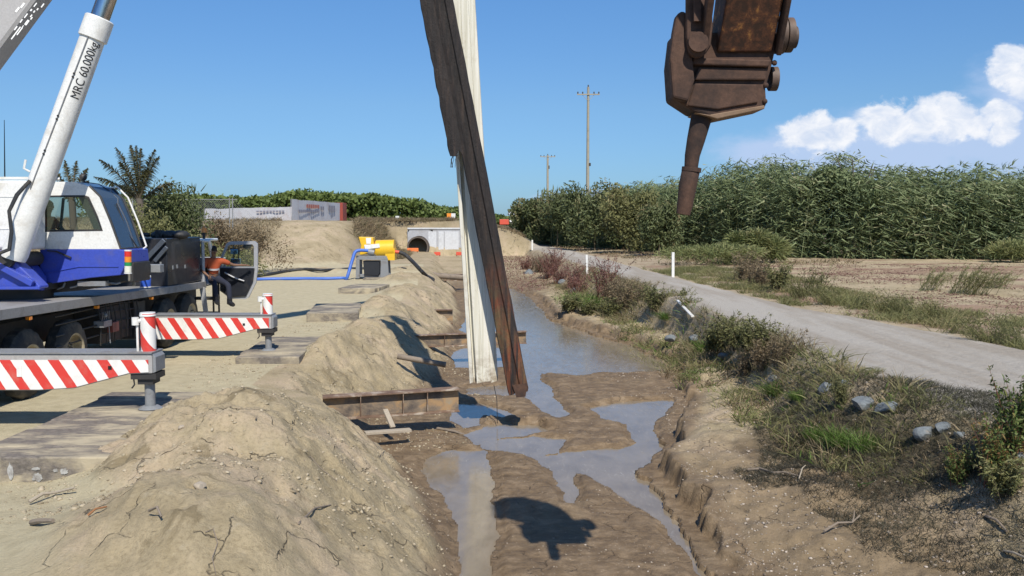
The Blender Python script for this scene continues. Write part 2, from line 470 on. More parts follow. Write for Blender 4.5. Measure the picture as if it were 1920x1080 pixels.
SPLIT = {'tool_box', 'axle', 'mud_clod', 'port_fitting', 'latch', 'panel', 'line_clamp', 'bolt', 'pivot_pin', 'belly_plate', 'pipework', 'hydraulic_hose', 'cab_step',
         'label_plate', 'stencil_marks', 'wheel_nut', 'mirror_bracket', 'rim', 'jack_cap', 'insulator', 'air_cleaner', 'hydraulic_line', 'pin_boss', 'reflection_bar', 'slewing_frame', 'frame_rib', 'link', 'foot', 'leg', 'brace', 'roof_rail', 'nose_and_ears', 'boot', 'hoist_rope', 'culvert_pipe'}
class MB:
    def __init__(s):
        s.v, s.f = [], []
    def add(s, vs, fs):
        b = len(s.v)
        s.v += [Vector(v) for v in vs]
        s.f += [tuple(i + b for i in f) for f in fs]
        return s
    def box(s, x0, x1, y0, y1, z0, z1):
        vs = [(x, y, z) for z in (z0, z1) for y in (y0, y1) for x in (x0, x1)]
        return s.add(vs, [(0, 2, 3, 1), (4, 5, 7, 6), (0, 1, 5, 4), (2, 6, 7, 3), (0, 4, 6, 2), (1, 3, 7, 5)])
    def prism(s, pts, y0, y1):
        """pts: (x,z) outline, extruded along Y"""
        n = len(pts)
        area = sum(pts[i][0] * pts[(i + 1) % n][1] - pts[(i + 1) % n][0] * pts[i][1] for i in range(n))
        if area < 0:
            pts = pts[::-1]
        vs = [(x, y0, z) for x, z in pts] + [(x, y1, z) for x, z in pts]
        fs = [tuple(range(n)), tuple(range(2 * n - 1, n - 1, -1))]
        fs += [(i, i + n, (i + 1) % n + n, (i + 1) % n) for i in range(n)]
        return s.add(vs, fs)
    def quadprism(s, a, b, c, d, th):
        """4 corners (world) + thickness along normal"""
        a, b, c, d = map(Vector, (a, b, c, d))
        n = (b - a).cross(d - a).normalized() * th
        return s.add([a, b, c, d, a + n, b + n, c + n, d + n],
                     [(3, 2, 1, 0), (4, 5, 6, 7), (0, 1, 5, 4), (1, 2, 6, 5), (2, 3, 7, 6), (3, 0, 4, 7)])
    def tube(s, pts, rad, n=10, cap=True):
        pts = [Vector(p) for p in pts]
        if not isinstance(rad, (list, tuple)):
            rad = [rad] * len(pts)
        vs, fs = [], []
        a = None
        for i, p in enumerate(pts):
            d = (pts[min(i + 1, len(pts) - 1)] - pts[max(i - 1, 0)]).normalized()
            if a is None:
                a, b = rotframe(d)
            else:
                a = (a - d * a.dot(d)).normalized()
                b = a.cross(d).normalized()
            for k in range(n):
                t = 2 * math.pi * k / n
                vs.append(p + (a * math.cos(t) + b * math.sin(t)) * rad[i])
        for i in range(len(pts) - 1):
            for k in range(n):
                k2 = (k + 1) % n
                fs.append((i * n + k, i * n + k2, (i + 1) * n + k2, (i + 1) * n + k))
        if cap:
            fs.append(tuple(range(n))[::-1])
            fs.append(tuple((len(pts) - 1) * n + k for k in range(n)))
        return s.add(vs, fs)
    def bar(s, p, q, w, h):
        """rectangular bar from p to q"""
        p, q = Vector(p), Vector(q)
        a, b = rotframe(q - p)
        vs = [e + a * (w / 2 * i) + b * (h / 2 * j) for e in (p, q) for i, j in ((-1, -1), (1, -1), (1, 1), (-1, 1))]
        return s.add(vs, [(0, 1, 2, 3), (7, 6, 5, 4), (0, 4, 5, 1), (1, 5, 6, 2), (2, 6, 7, 3), (3, 7, 4, 0)])
    def ball(s, c, r, nu=14, nv=9, jit=0.0, rs=None):
        rs = rs or random
        c = Vector(c)
        rx, ry, rz = r if isinstance(r, (tuple, list)) else (r, r, r)
        vs = [c + Vector((0, 0, rz))]
        for j in range(1, nv):
            ph = math.pi * j / nv
            for i in range(nu):
                t = 2 * math.pi * i / nu
                k = 1 + rs.uniform(-jit, jit)
                vs.append(c + Vector((rx * math.sin(ph) * math.cos(t) * k, ry * math.sin(ph) * math.sin(t) * k, rz * math.cos(ph) * k)))
        vs.append(c - Vector((0, 0, rz)))
        fs = [(0, 1 + i, 1 + (i + 1) % nu) for i in range(nu)]
        for j in range(nv - 2):
            for i in range(nu):
                a, b = 1 + j * nu + i, 1 + j * nu + (i + 1) % nu
                fs.append((a, a + nu, b + nu, b))
        e = len(vs) - 1
        fs += [(e, 1 + (nv - 2) * nu + (i + 1) % nu, 1 + (nv - 2) * nu + i) for i in range(nu)]
        return s.add(vs, fs)
    def pieces(s):
        par = list(range(len(s.v)))
        def find(a):
            while par[a] != a:
                par[a] = par[par[a]]
                a = par[a]
            return a
        for f in s.f:
            for i in f[1:]:
                par[find(i)] = find(f[0])
        comp = {}
        for f in s.f:
            comp.setdefault(find(f[0]), []).append(f)
        out = []
        for fs in comp.values():
            ids = sorted({i for f in fs for i in f})
            mp = {i: k for k, i in enumerate(ids)}
            b = MB()
            b.v = [s.v[i] for i in ids]
            b.f = [tuple(mp[i] for i in f) for f in fs]
            out.append(b)
        return out
    def build(s, name, mat, parent=None, smooth=False, bevel=0.0, subsurf=0):
        if parent is not None and name in SPLIT:
            pc = s.pieces()
            if len(pc) > 1:
                return [b.build(name, mat, parent, smooth, bevel, subsurf) for b in pc][0]
        off = wloc(parent) if parent else Vector((0, 0, 0))
        me = bpy.data.meshes.new(name)
        me.from_pydata([tuple(v - off) for v in s.v], [], s.f)
        me.materials.append(mat)
        o = bpy.data.objects.new(name, me)
        COL.objects.link(o)
        if parent:
            o.parent = parent
        else:  # origin at the thing's base
            lo = Vector((min(v.x for v in s.v), min(v.y for v in s.v), min(v.z for v in s.v)))
            hi = Vector((max(v.x for v in s.v), max(v.y for v in s.v), lo.z))
            c = (lo + hi) / 2
            me.transform(Matrix.Translation(-c))
            o.location = c
        if smooth:
            me.polygons.foreach_set('use_smooth', [True] * len(me.polygons))
            try:
                me.set_sharp_from_angle(angle=R(40))
            except Exception:
                pass
        if bevel:
            b = o.modifiers.new('bevel', 'BEVEL')
            b.width = bevel
            b.segments = 2
            b.limit_method = 'ANGLE'
        if subsurf:
            b = o.modifiers.new('subsurf', 'SUBSURF')
            b.levels = b.render_levels = subsurf
        return o

def ring(poly, hole):
    """quads between outer and inner outlines of equal length -> list of (x,z) quads"""
    n = len(poly)
    return [[poly[i], poly[(i + 1) % n], hole[(i + 1) % n], hole[i]] for i in range(n)]

def fast_mesh(name, verts, tris=None, quads=None, mat=None, rnd_v=None, smooth=False):
    me = bpy.data.meshes.new(name)
    nt_ = 0 if tris is None else len(tris)
    nq = 0 if quads is None else len(quads)
    loops = []
    if nq:
        loops.append(np.asarray(quads, dtype=np.int32).ravel())
    if nt_:
        loops.append(np.asarray(tris, dtype=np.int32).ravel())
    loops = np.concatenate(loops)
    starts = np.concatenate([np.arange(nq) * 4, nq * 4 + np.arange(nt_) * 3]).astype(np.int32)
    me.vertices.add(len(verts))
    me.vertices.foreach_set('co', np.asarray(verts, dtype=np.float32).ravel())
    me.loops.add(len(loops))
    me.loops.foreach_set('vertex_index', loops)
    me.polygons.add(nq + nt_)
    me.polygons.foreach_set('loop_start', starts)
    me.update(calc_edges=True)
    if rnd_v is not None:
        a = me.attributes.new('rnd', 'FLOAT', 'POINT')
        a.data.foreach_set('value', np.asarray(rnd_v, dtype=np.float32))
    if smooth:
        me.polygons.foreach_set('use_smooth', np.ones(nq + nt_, dtype=bool))
    if mat:
        me.materials.append(mat)
    return me

def blades(base, dirv, length, width, bend=None, rnd=None, segs=2):
    """curved grass/cane blades. base (N,3), dirv (N,3) unit, length/width (N,), bend (N,3) displacement of tip"""
    n = len(base)
    if bend is None:
        bend = np.zeros((n, 3))
    side = np.cross(dirv, rng.normal(size=(n, 3)))
    side /= np.linalg.norm(side, axis=1, keepdims=True) + 1e-9
    w = (width / 2)[:, None]
    L_ = length[:, None]
    vs = []
    for k in range(segs):
        t = k / segs
        c = base + dirv * L_ * t + bend * t * t
        ww = w * (1 - 0.35 * t)
        vs += [c - side * ww, c + side * ww]
    vs.append(base + dirv * L_ + bend)
    V = np.stack(vs, axis=1)            # N, 2*segs+1, 3
    k = V.shape[1]
    o = np.arange(n)[:, None] * k
    q = [np.stack([o[:, 0] + 2 * i, o[:, 0] + 2 * i + 1, o[:, 0] + 2 * i + 3, o[:, 0] + 2 * i + 2], 1) for i in range(segs - 1)]
    t = np.stack([o[:, 0] + 2 * (segs - 1), o[:, 0] + 2 * (segs - 1) + 1, o[:, 0] + 2 * segs], 1)
    if rnd is None:
        rnd = rng.random(n)
    return V.reshape(-1, 3), (np.concatenate(q) if q else np.zeros((0, 4), int)), t, np.repeat(rnd, k)

def leaves(cent, size, aspect=0.5, rnd=None, down=0.0):
    n = len(cent)
    a = rng.normal(size=(n, 3))
    a[:, 2] -= down
    a /= np.linalg.norm(a, axis=1, keepdims=True)
    b = np.cross(a, rng.normal(size=(n, 3)))
    b /= np.linalg.norm(b, axis=1, keepdims=True) + 1e-9
    s = (size / 2)[:, None]
    V = np.stack([cent - a * s, cent + b * s * aspect, cent + a * s, cent - b * s * aspect], 1)
    o = np.arange(n) * 4
    q = np.stack([o, o + 1, o + 2, o + 3], 1)
    if rnd is None:
        rnd = rng.random(n)
    return V.reshape(-1, 3), q, np.zeros((0, 3), int), np.repeat(rnd, 4)

def merge(*parts):
    V, Q, T, Rn, b = [], [], [], [], 0
    for v, q, t, r in parts:
        V.append(v); Q.append(q + b); T.append(t + b); Rn.append(r)
        b += len(v)
    return np.concatenate(V), np.concatenate(Q), np.concatenate(T), np.concatenate(Rn)

def veg_obj(name, parts, mat, parent=None, loc=(0, 0, 0)):
    v, q, t, r = merge(*parts)
    me = fast_mesh(name, v, t if len(t) else None, q if len(q) else None, mat, r)
    o = bpy.data.objects.new(name, me)
    COL.objects.link(o)
    if parent:
        o.parent = parent
    o.location = loc
    return o

def unit(a):
    return a / (np.linalg.norm(a, axis=1, keepdims=True) + 1e-9)
# ------------------------------------------------------------------ terrain
def _hash(ix, iy, seed):
    h = (ix.astype(np.int64) * 374761393 + iy.astype(np.int64) * 668265263 + seed * 1442695041) & 0xffffffff
    h = ((h ^ (h >> 13)) * 1274126177) & 0xffffffff
    h = (h ^ (h >> 16)) & 0xffff
    return h / 65535.0

def vnoise(x, y, seed=0):
    xi, yi = np.floor(x), np.floor(y)
    fx, fy = x - xi, y - yi
    fx, fy = fx * fx * (3 - 2 * fx), fy * fy * (3 - 2 * fy)
    a, b = _hash(xi, yi, seed), _hash(xi + 1, yi, seed)
    c, d = _hash(xi, yi + 1, seed), _hash(xi + 1, yi + 1, seed)
    return (a * (1 - fx) + b * fx) * (1 - fy) + (c * (1 - fx) + d * fx) * fy - 0.5

def fbm(x, y, s, oct=4, seed=0, gain=0.5):
    t, a, n = 0, 1.0, 0
    for i in range(oct):
        t = t + a * vnoise(x / s + 17.3 * i, y / s - 9.1 * i, seed + i)
        n += a
        a *= gain
        s = s / 2.03
    return t / n * 2

def sst(v, a, b):
    t = np.clip((v - a) / (b - a), 0, 1)
    return t * t * (3 - 2 * t)

def smin(a, b, k):
    h = np.clip(0.5 + 0.5 * (b - a) / k, 0, 1)
    return b * (1 - h) + a * h - k * h * (1 - h)

WZ = -1.20     # water level
FZ = -1.13     # mud level
_Y = [0, 10.5, 13, 15, 16.2, 18.2, 20, 21.5, 24, 31, 38, 54, 82, 95]
_XL = [.05, -.66, -1.3, -1.95, -2.8, -2.9, -2.3, -2.0, -1.75, -2.2, -2.1, -3.5, -6, -7]
def xL(Y): return np.interp(Y, _Y, _XL)
def xR(Y): return np.interp(Y, [0, 10.5, 13, 14.5, 16, 20, 26.3, 29.7, 34, 37.7, 45, 53, 60, 90],
                               [2.7, 2.75, 2.7, 2.45, 3.1, 4.1, 4.9, 4.3, 2.9, 1.9, 1.6, 0.9, 0.9, -1])
_RY = [0, 10, 12.2, 14.2, 17.6, 22.8, 30.9, 45, 66, 100, 130]
def road_l(Y): return np.interp(Y, _RY, [7.6, 6.9, 6.5, 6.25, 6.2, 6.15, 5.6, 4.9, 3.6, 1, -3])
def road_r(Y): return np.interp(Y, [0, 10, 18.4, 22.2, 27, 34.6, 50, 72, 100, 130], [12.5, 11.6, 10.6, 9.9, 8.9, 8.2, 7.2, 6.1, 4, 2])

WATER_PX = [
    [(955, 540), (985, 552), (1010, 575), (1038, 602), (1100, 622), (1150, 640), (1215, 658), (1262, 678), (1268, 692), (1200, 699),
     (1100, 704), (1015, 703), (1010, 712), (1035, 728), (1042, 752), (1068, 775), (1052, 786), (1020, 776), (985, 745), (930, 742),
     (880, 742), (878, 726), (960, 722), (975, 700), (955, 690), (835, 692), (832, 664), (872, 652), (955, 650), (900, 632), (842, 612),
     (838, 600), (880, 596), (900, 575), (905, 548)],
    [(848, 756), (900, 756), (975, 782), (955, 788), (905, 778), (900, 800), (868, 806), (850, 790)],
    [(872, 816), (920, 800), (1005, 796), (1030, 808), (985, 820), (930, 828), (890, 836)],
    [(900, 832), (1000, 822), (1060, 826), (1050, 846), (1000, 862), (940, 850), (905, 846)],
    [(1108, 765), (1180, 752), (1262, 752), (1258, 775), (1232, 786), (1222, 800), (1215, 815), (1180, 812), (1176, 796), (1130, 788)],
    [(785, 884), (800, 862), (850, 846), (912, 848), (922, 880), (928, 985), (918, 1060), (915, 1300), (850, 1300), (860, 1060), (858, 985), (832, 930), (800, 905)],
    [(1000, 862), (1060, 846), (1160, 845), (1190, 828), (1176, 804), (1220, 806), (1250, 836), (1228, 850), (1222, 870), (1250, 908),
     (1295, 948), (1340, 1000), (1385, 1055), (1440, 1120), (1560, 1300), (1400, 1300), (1330, 1110), (1290, 1045), (1245, 990), (1200, 950), (1150, 915), (1110, 900),
     (1075, 890), (1080, 925), (1086, 955), (1072, 958), (1052, 925), (1040, 888)],
]
WPOLY = [np.array([[*gp(px, py, WZ).xy] for px, py in poly]) for poly in WATER_PX]

def poly_sdf(x, y, P):
    d = np.full(x.shape, 1e9)
    inside = np.zeros(x.shape, bool)
    n = len(P)
    for i in range(n):
        a, b = P[i], P[(i + 1) % n]
        e = b - a
        t = np.clip(((x - a[0]) * e[0] + (y - a[1]) * e[1]) / (e @ e + 1e-12), 0, 1)
        d = np.minimum(d, (x - a[0] - e[0] * t) ** 2 + (y - a[1] - e[1] * t) ** 2)
        if a[1] != b[1]:
            c = ((a[1] > y) != (b[1] > y)) & (x < (b[0] - a[0]) * (y - a[1]) / (b[1] - a[1]) + a[0])
            inside ^= c
    d = np.sqrt(d)
    return np.where(inside, -d, d)

def water_sdf(x, y):
    out = np.full(x.shape, 50.0)
    near = (y < 62) & (np.abs(x) < 9)
    if near.any():
        xs, ys = x[near], y[near]
        # wobble the shorelines a little
        wx = xs + 0.10 * fbm(xs, ys, 0.5, 3, 91)
        wy = ys + 0.35 * fbm(xs, ys * 0.5, 0.6, 3, 92)
        o = np.full(xs.shape, 50.0)
        for P in WPOLY:
            o = np.minimum(o, poly_sdf(wx, wy, P))
        out[near] = o
    return out

BUMPS = [(-3.3, 11.1, 1.5, 1.7, .78), (-2.5, 8.5, 1.6, 1.5, .50), (-3.35, 20.4, 1.1, 1.5, .60), (-3.3, 23.6, 1.1, 1.4, .42), (-4.0, 29.5, 1.1, 1.6, .36),
         (-4.2, 36, 1.2, 2.0, .34), (-5.2, 44, 1.3, 2.4, .34), (-5.8, 52, 1.5, 2, .31), (-12, 52, 4, 1.3, .25), (1.35, 41.5, 1.0, 3.5, .5), (4.0, 32.0, 1.2, 3.0, .22)]

def hill(x, Y):
    foot = 57 + (x + 14) * 2.2
    foot = np.where(x < -14, 57 + (x + 14) * 0.15, foot)
    foot = np.clip(foot, 50, 84)
    side = np.where(Y < 88, 1 - sst(x + 0.05 * (Y - 70), -12.6, -9.9), 1.0)
    return sst(Y, foot, foot + 14) * 3.0 * side

def height(x, Y, detail=True):
    x = np.asarray(x, float); Y = np.asarray(Y, float)
    xl, xr_, rl, rr = xL(Y), xR(Y), road_l(Y), road_r(Y)
    if detail:
        jag = 0.16 * fbm(x, Y, 0.9, 3, 5)
        xl = xl + jag
        xr_ = xr_ + 0.30 * fbm(x, Y, 1.3, 3, 6) + 0.14 * fbm(x, Y, 0.28, 3, 61)
    # left platform + spoil heaps
    top = 0.0 * x
    for cx, cy, rx, ry, h in BUMPS:
        r = np.sqrt(((x - cx) / rx) ** 2 + ((Y - cy) / ry) ** 2)
        k = h * np.clip(1.08 - r * 0.78, 0, 1) if rx < 2 else h * np.exp(-r * r)
        if rx < 2:
            k = h * sst(1.6 - r, 0, 1.25)
        top = np.maximum(top, k) if h > .3 else top + k
    heap = top.copy()
    if detail:
        hm = sst(heap, 0.03, 0.35)
        top = top + hm * (0.16 * fbm(x, Y, 1.1, 4, 11) + 0.09 * fbm(x, Y, 0.35, 4, 12))
        rdg = 1 - np.abs(fbm(x, Y, 0.55, 3, 16)) * 2.2
        top = top + hm * (0.05 * rdg + 0.045 * fbm(x, Y, 0.13, 3, 17))
        top = top + 0.02 * fbm(x, Y, 0.8, 3, 13)
    bank = FZ + (xl - x) * 0.80
    if detail:
        bank = bank + sst(xl - x, 0, .6) * (0.16 * fbm(x, Y * 0.7, 0.7, 4, 14) + 0.09 * fbm(x, Y, 0.2, 3, 15))
    left = smin(top, bank, 0.25)
    # floor of the trench
    w = water_sdf(x, Y)
    fl = np.full(x.shape, FZ)
    if detail:
        fl = FZ + 0.035 * fbm(x, Y, 1.2, 4, 21) + 0.022 * fbm(x, Y, 0.2, 3, 22)
        fl = fl + 0.10 * np.exp(-((x - 0.75) / .5) ** 2 - ((Y - 12.6) / .7) ** 2)   # pale lump of clay
        fl = fl + 0.10 * np.exp(-((x - 0.35) / .9) ** 2 - ((Y - 18.2) / .45) ** 2) * (1 + 1.2 * fbm(x, Y, 0.3, 3, 23))
    fl = fl + np.clip((Y - 54) / 30, 0, 1) * 0.75
    fl = np.where(w < 0.35, fl + (WZ - 0.14 - fl) * sst(-w, -0.22, 0.14), fl)
    fl = np.where((w > 0.0) & (w < 3), np.maximum(fl, WZ + 0.012 + 0.02 * sst(w, 0, .3)), fl)
    # right bank
    t = x - xr_
    span = np.maximum(rl - xr_, 0.5)
    s = np.clip(t / span, 0, 1)
    lip = (0.29 + (0.20 * fbm(x, Y, 1.1, 3, 33) if detail else 0)) * (sst(Y, 9, 12) * (1 - sst(Y, 46, 56))) * np.where(Y < 17, 1.0, 0.7)
    lipw = 0.12 + (0.20 * fbm(x, Y, 0.5, 3, 34) if detail else 0)
    lipw = np.clip(lipw, .05, .4)
    base = FZ + lip * sst(t, -0.02, lipw) + (0.33 - FZ - lip) * (0.26 * s + 0.74 * sst(s, 0.55, 0.98))
    if detail:
        base = base + sst(t, 0.1, .6) * (1 - sst(x, rl - .2, rl + .1)) * (0.12 * fbm(x, Y, 0.9, 4, 31) + 0.05 * fbm(x, Y, 0.22, 3, 32))
    road = 0.36 + 0.05 * np.clip(1 - ((x - (rl + rr) / 2) / (rr - rl) * 2) ** 2, 0, 1)
    if detail:
        road = road + 0.012 * fbm(x, Y, 1.5, 3, 41) + 0.012 * fbm(x, Y, 0.12, 2, 42)
    fld = 0.30 + 0.12 * sst(x, rr + .5, rr + 4) * sst(Y, 20, 50)
    if detail:
        fld = fld + 0.10 * fbm(x, Y, 3.0, 4, 51) + 0.03 * fbm(x, Y, 0.4, 3, 52)
    right = base + (road - base) * sst(x, rl - 0.12, rl + 0.12)
    right = right + (fld - right) * sst(x, rr - 0.25, rr + 0.25)
    z = np.maximum(left, fl)
    z = np.where(x < xl + 0.8, z, fl)
    z = np.where(t > -0.3, np.maximum(z, right), z)
    # far ground: hill on the left and the embankment of the cross road
    hl = hill(x, Y)
    emb = 2.35 * sst(Y, 88.0, 88.3) * (1 - sst(x, -1.5, 4.5)) + 0.0
    inch = (x > -10.3) & (x < -3.2)
    hl = np.where(inch & (Y < 88.1), 0, hl)
    hl = np.where(x > -3.2, hl * (1 - sst(x, -3.2, 0)) * sst(Y, 80, 92), hl)
    z = np.maximum(z, np.maximum(hl, 0) + np.where(hl > 0.02, (0.18 * fbm(x, Y, 3, 4, 55) if detail else 0), -5))
    z = np.maximum(z, np.where(Y > 88.0, emb, -5))
    # beyond everything: gently level
    far = sst(Y, 160, 260)
    z = z * (1 - far) + 0.3 * far
    return z

def hz(x, Y):
    return float(height(np.array([x]), np.array([Y]))[0])

def drop(px, py, z0=0.0):
    """ground point seen at a pixel (iterated)"""
    z = z0
    for _ in range(30):
        p = gp(px, py, z)
        z = 0.5 * z + 0.5 * hz(p.x, p.y)
    return Vector((p.x, p.y, z))

def make_ground():
    u = np.concatenate([np.linspace(-3.0, -0.78, 70)[:-1], np.linspace(-0.78, 0.78, 1150), np.linspace(0.78, 3.0, 70)[1:]])
    ys = [-6, -2, 1, 3, 4.5, 6]
    y = 6.0
    while y < 9.5:
        y *= 1.012
        ys.append(y)
    while y < 60:
        y *= 1.0036
        ys.append(y)
    while y < 170:
        y *= 1.010
        ys.append(y)
    while y < 4500:
        y *= 1.08
        ys.append(y)
    ys = np.array(ys)
    X = u[None, :] * (np.maximum(ys, 0)[:, None] + 5.0)
    Yg = np.repeat(ys[:, None], len(u), 1)
    x, yy = X.ravel(), Yg.ravel()
    z = height(x, yy)
    nr, nc = len(ys), len(u)
    i = np.arange(nr - 1)[:, None] * nc + np.arange(nc - 1)[None, :]
    i = i.ravel()
    q = np.stack([i, i + 1, i + nc + 1, i + nc], 1)
    me = fast_mesh('ground', np.stack([x, yy, z], 1), None, q, None, None, True)
    # masks of what the ground is made of
    w = water_sdf(x, yy)
    rl, rr, xl, xr_ = road_l(yy), road_r(yy), xL(yy), xR(yy)
    n1 = fbm(x, yy, 0.8, 4, 71)
    n2 = fbm(x, yy, 2.5, 4, 72)
    wet = 1 - sst(z + 0.14 * n1, FZ + 0.02, FZ + 0.34)
    wet = wet * (yy < 88) * (x > -9) * (x < 7)
    wet = np.maximum(wet, 0.74 * (x > xr_ - .1) * (1 - sst(x, rl - 2.0 + .5 * n1, rl - 1.0 + .5 * n1)) * (1 - sst(yy, 13 + 2 * n2, 16 + 2 * n2)))
    wet = np.maximum(wet, sst(x, xl - .25, xl + .1) * (1 - sst(x, xr_ + 0.1, xr_ + .5)) * (1 - sst(yy, 55, 70)) * 0.9)
    road = sst(x, rl - 0.25 + 0.2 * n1, rl + 0.15 + 0.2 * n1) * (1 - sst(x, rr - 0.2 + .3 * n1, rr + 0.2 + .3 * n1)) * (yy < 140)
    plat = (x < xl - 2.0) * (yy < 62) * (1 - sst(z, 0.10, 0.3)) * sst(-x, 3.4, 4.6)
    vo = np.where(yy < 12, (12 - yy) * 1.0, 0.0)
    veg = sst(x, xr_ + 1.3 + vo + 1.2 * n1, xr_ + 1.9 + vo + 1.2 * n1) * (1 - sst(x, rl - 0.9 + .4 * n2, rl - 0.3 + .4 * n2)) * (1 - sst(yy, 13.5, 18))
    veg = np.maximum(veg, sst(hill(x, yy), 0.2, 0.6) * (1 - np.exp(-((x + 12.6 + (yy - 57) * 0.24 + n2 * .5) / (3.3 - 0.04 * (yy - 57))) ** 4) * (yy < 79)) * 0.42)
    red = sst(x, rr + 0.3, rr + 1.0) * np.clip(sst(fbm(x * 0.35, yy, 1.6, 5, 81), 0.02, 0.26), 0, 1) * (yy < 75)
    grn = sst(x, rr, rr + .4) * (1 - sst(x, rr + 3.0 + 2 * n2, rr + 6 + 2 * n2)) * (yy < 80)
    for nm, ch in (('mask_a', (wet, road, plat)), ('mask_b', (veg, red, grn))):
        a = me.color_attributes.new(nm, 'FLOAT_COLOR', 'POINT')
        c = np.ones((len(x), 4), np.float32)
        for k in range(3):
            c[:, k] = np.clip(ch[k], 0, 1)
        a.data.foreach_set('color', c.ravel())
    t = NT('ground_material')
    A = t.n('ShaderNodeVertexColor', layer_name='mask_a')
    B = t.n('ShaderNodeVertexColor', layer_name='mask_b')
    sa, sb = t.n('ShaderNodeSeparateColor'), t.n('ShaderNodeSeparateColor')
    t.l(A.outputs[0], sa.inputs[0])
    t.l(B.outputs[0], sb.inputs[0])
    big = t.noise(0.7, 8, 0.65, 0.3)
    mid = t.noise(4.0, 8, 0.68, 0.2)
    fine = t.noise(26, 8, 0.75)
    grit = t.noise(110, 4, 0.8)
    # spoil sand: greenish grey to pinkish cream, lumps of paler clay
    c = t.ramp(big, [(0.34, (0.30, 0.245, 0.15)), (0.50, (0.39, 0.32, 0.205)), (0.66, (0.46, 0.365, 0.255))])
    c = t.mix(t.ramp(mid, [(0.56, (0, 0, 0)), (0.74, (0.7, 0.7, 0.7))]), c, (0.25, 0.20, 0.12))
    c = t.mix(t.ramp(mid, [(0.25, (0.6, 0.6, 0.6)), (0.42, (0, 0, 0))]), c, (0.50, 0.44, 0.33))
    c = t.mix(0.75, c, t.ramp(fine, [(0.32, (0.62, 0.60, 0.56)), (0.5, (1, 1, 1)), (0.70, (1.18, 1.16, 1.12))]), 'MULTIPLY')
    # damp, darker patches on freshly dug faces
    c = t.mix(t.ramp(t.noise(1.3, 6, 0.7, 0.8), [(0.57, (0, 0, 0)), (0.64, (0.7, 0.7, 0.7))]), c, (0.19, 0.15, 0.085))
    # cracks in drying clay
    tc = t.n('ShaderNodeTexCoord')
    vor = t.n('ShaderNodeTexVoronoi', feature='DISTANCE_TO_EDGE')
    wv = t.n('ShaderNodeVectorMath', operation='ADD')
    nzc = t.n('ShaderNodeTexNoise')
    t.l(tc.outputs['Object'], nzc.inputs['Vector'])
    nzc.inputs['Scale'].default_value = 2.4
    nzc.inputs['Detail'].default_value = 5
    sc_ = t.n('ShaderNodeVectorMath', operation='SCALE')
    t.l(nzc.outputs[1], sc_.inputs[0])
    sc_.inputs['Scale'].default_value = 0.55
    t.l(tc.outputs['Object'], wv.inputs[0])
    t.l(sc_.outputs[0], wv.inputs[1])
    t.l(wv.outputs[0], vor.inputs['Vector'])
    vor.inputs['Scale'].default_value = 1.15
    gate = t.ramp(t.noise(1.7, 4, 0.6), [(0.50, (0, 0, 0)), (0.58, (1, 1, 1))])
    notpl = t.math('SUBTRACT', 1.0, t.math('MAXIMUM', t.math('MAXIMUM', sa.outputs[1], sa.outputs[2]), sb.outputs[1]), True)
    crack = t.math('MULTIPLY', t.math('MULTIPLY', t.rng(vor.outputs[0], 0.012, 0.0), gate), notpl, True)
    c = t.mix(t.math('MULTIPLY', crack, 0.75), c, (0.09, 0.07, 0.05))
    # compacted platform sand
    pl = t.ramp(mid, [(0.3, (0.38, 0.33, 0.215)), (0.6, (0.50, 0.445, 0.30)), (0.75, (0.42, 0.37, 0.25))])
    c = t.mix(t.math('MULTIPLY', sa.outputs[2], 0.9), c, pl)
    # right bank pinkish sand near shore
    veg_c = t.ramp(mid, [(0.3, (0.05, 0.042, 0.026)), (0.55, (0.105, 0.085, 0.052)), (0.75, (0.18, 0.145, 0.09))])
    c = t.mix(sb.outputs[0], c, veg_c)
    fs = t.ramp(mid, [(0.3, (0.38, 0.30, 0.21)), (0.6, (0.50, 0.42, 0.32))])
    c = t.mix(sb.outputs[2], c, t.ramp(mid, [(0.35, (0.29, 0.235, 0.15)), (0.6, (0.41, 0.335, 0.235))]))
    c = t.mix(t.math('MULTIPLY', sb.outputs[1], 0.7), c, t.ramp(fine, [(0.3, (0.17, 0.085, 0.06)), (0.6, (0.27, 0.17, 0.12))]))
    # gravel road
    gr = t.ramp(grit, [(0.30, (0.24, 0.22, 0.19)), (0.5, (0.395, 0.365, 0.32)), (0.72, (0.54, 0.51, 0.455))])
    gr = t.mix(t.ramp(t.noise(1.2, 5, 0.6, 0.2, stretch=(1.0, 0.12, 1)), [(0.40, (0.7, 0.7, 0.7)), (0.58, (0, 0, 0))]), gr, (0.29, 0.25, 0.20))
    c = t.mix(sa.outputs[1], c, gr)
    # wet mud, banded by drying
    mud = t.ramp(mid, [(0.28, (0.115, 0.078, 0.044)), (0.5, (0.20, 0.142, 0.084)), (0.68, (0.29, 0.215, 0.138))])
    mud = t.mix(0.6, mud, t.ramp(t.noise(5, 5, 0.6, 0.4, stretch=(0.35, 1.6, 1)), [(0.35, (0.72, 0.70, 0.68)), (0.6, (1.1, 1.1, 1.1))]), 'MULTIPLY')
    c = t.mix(sa.outputs[0], c, mud)
    wetr = t.math('MULTIPLY', sa.outputs[0], t.rng(mid, 0.35, 0.7, 1.0, 0.3))
    t.set(Base_Color=c, Roughness=t.rng(wetr, 0, 1, 0.95, 0.60))
    t.p.inputs['Specular IOR Level'].default_value = 0.28
    h = t.math('ADD', t.math('MULTIPLY', mid, 0.9), t.math('MULTIPLY', fine, 0.55))
    h = t.math('SUBTRACT', h, t.math('MULTIPLY', crack, 1.0))
    b1 = t.bump(h, 0.75, 0.07)
    t.set(Normal=t.bump(grit, 0.25, 0.01, b1))
    me.materials.append(t.m)
    o = bpy.data.objects.new('ground', me)
    COL.objects.link(o)
    tag(o, kind='structure')
    return o
make_ground()

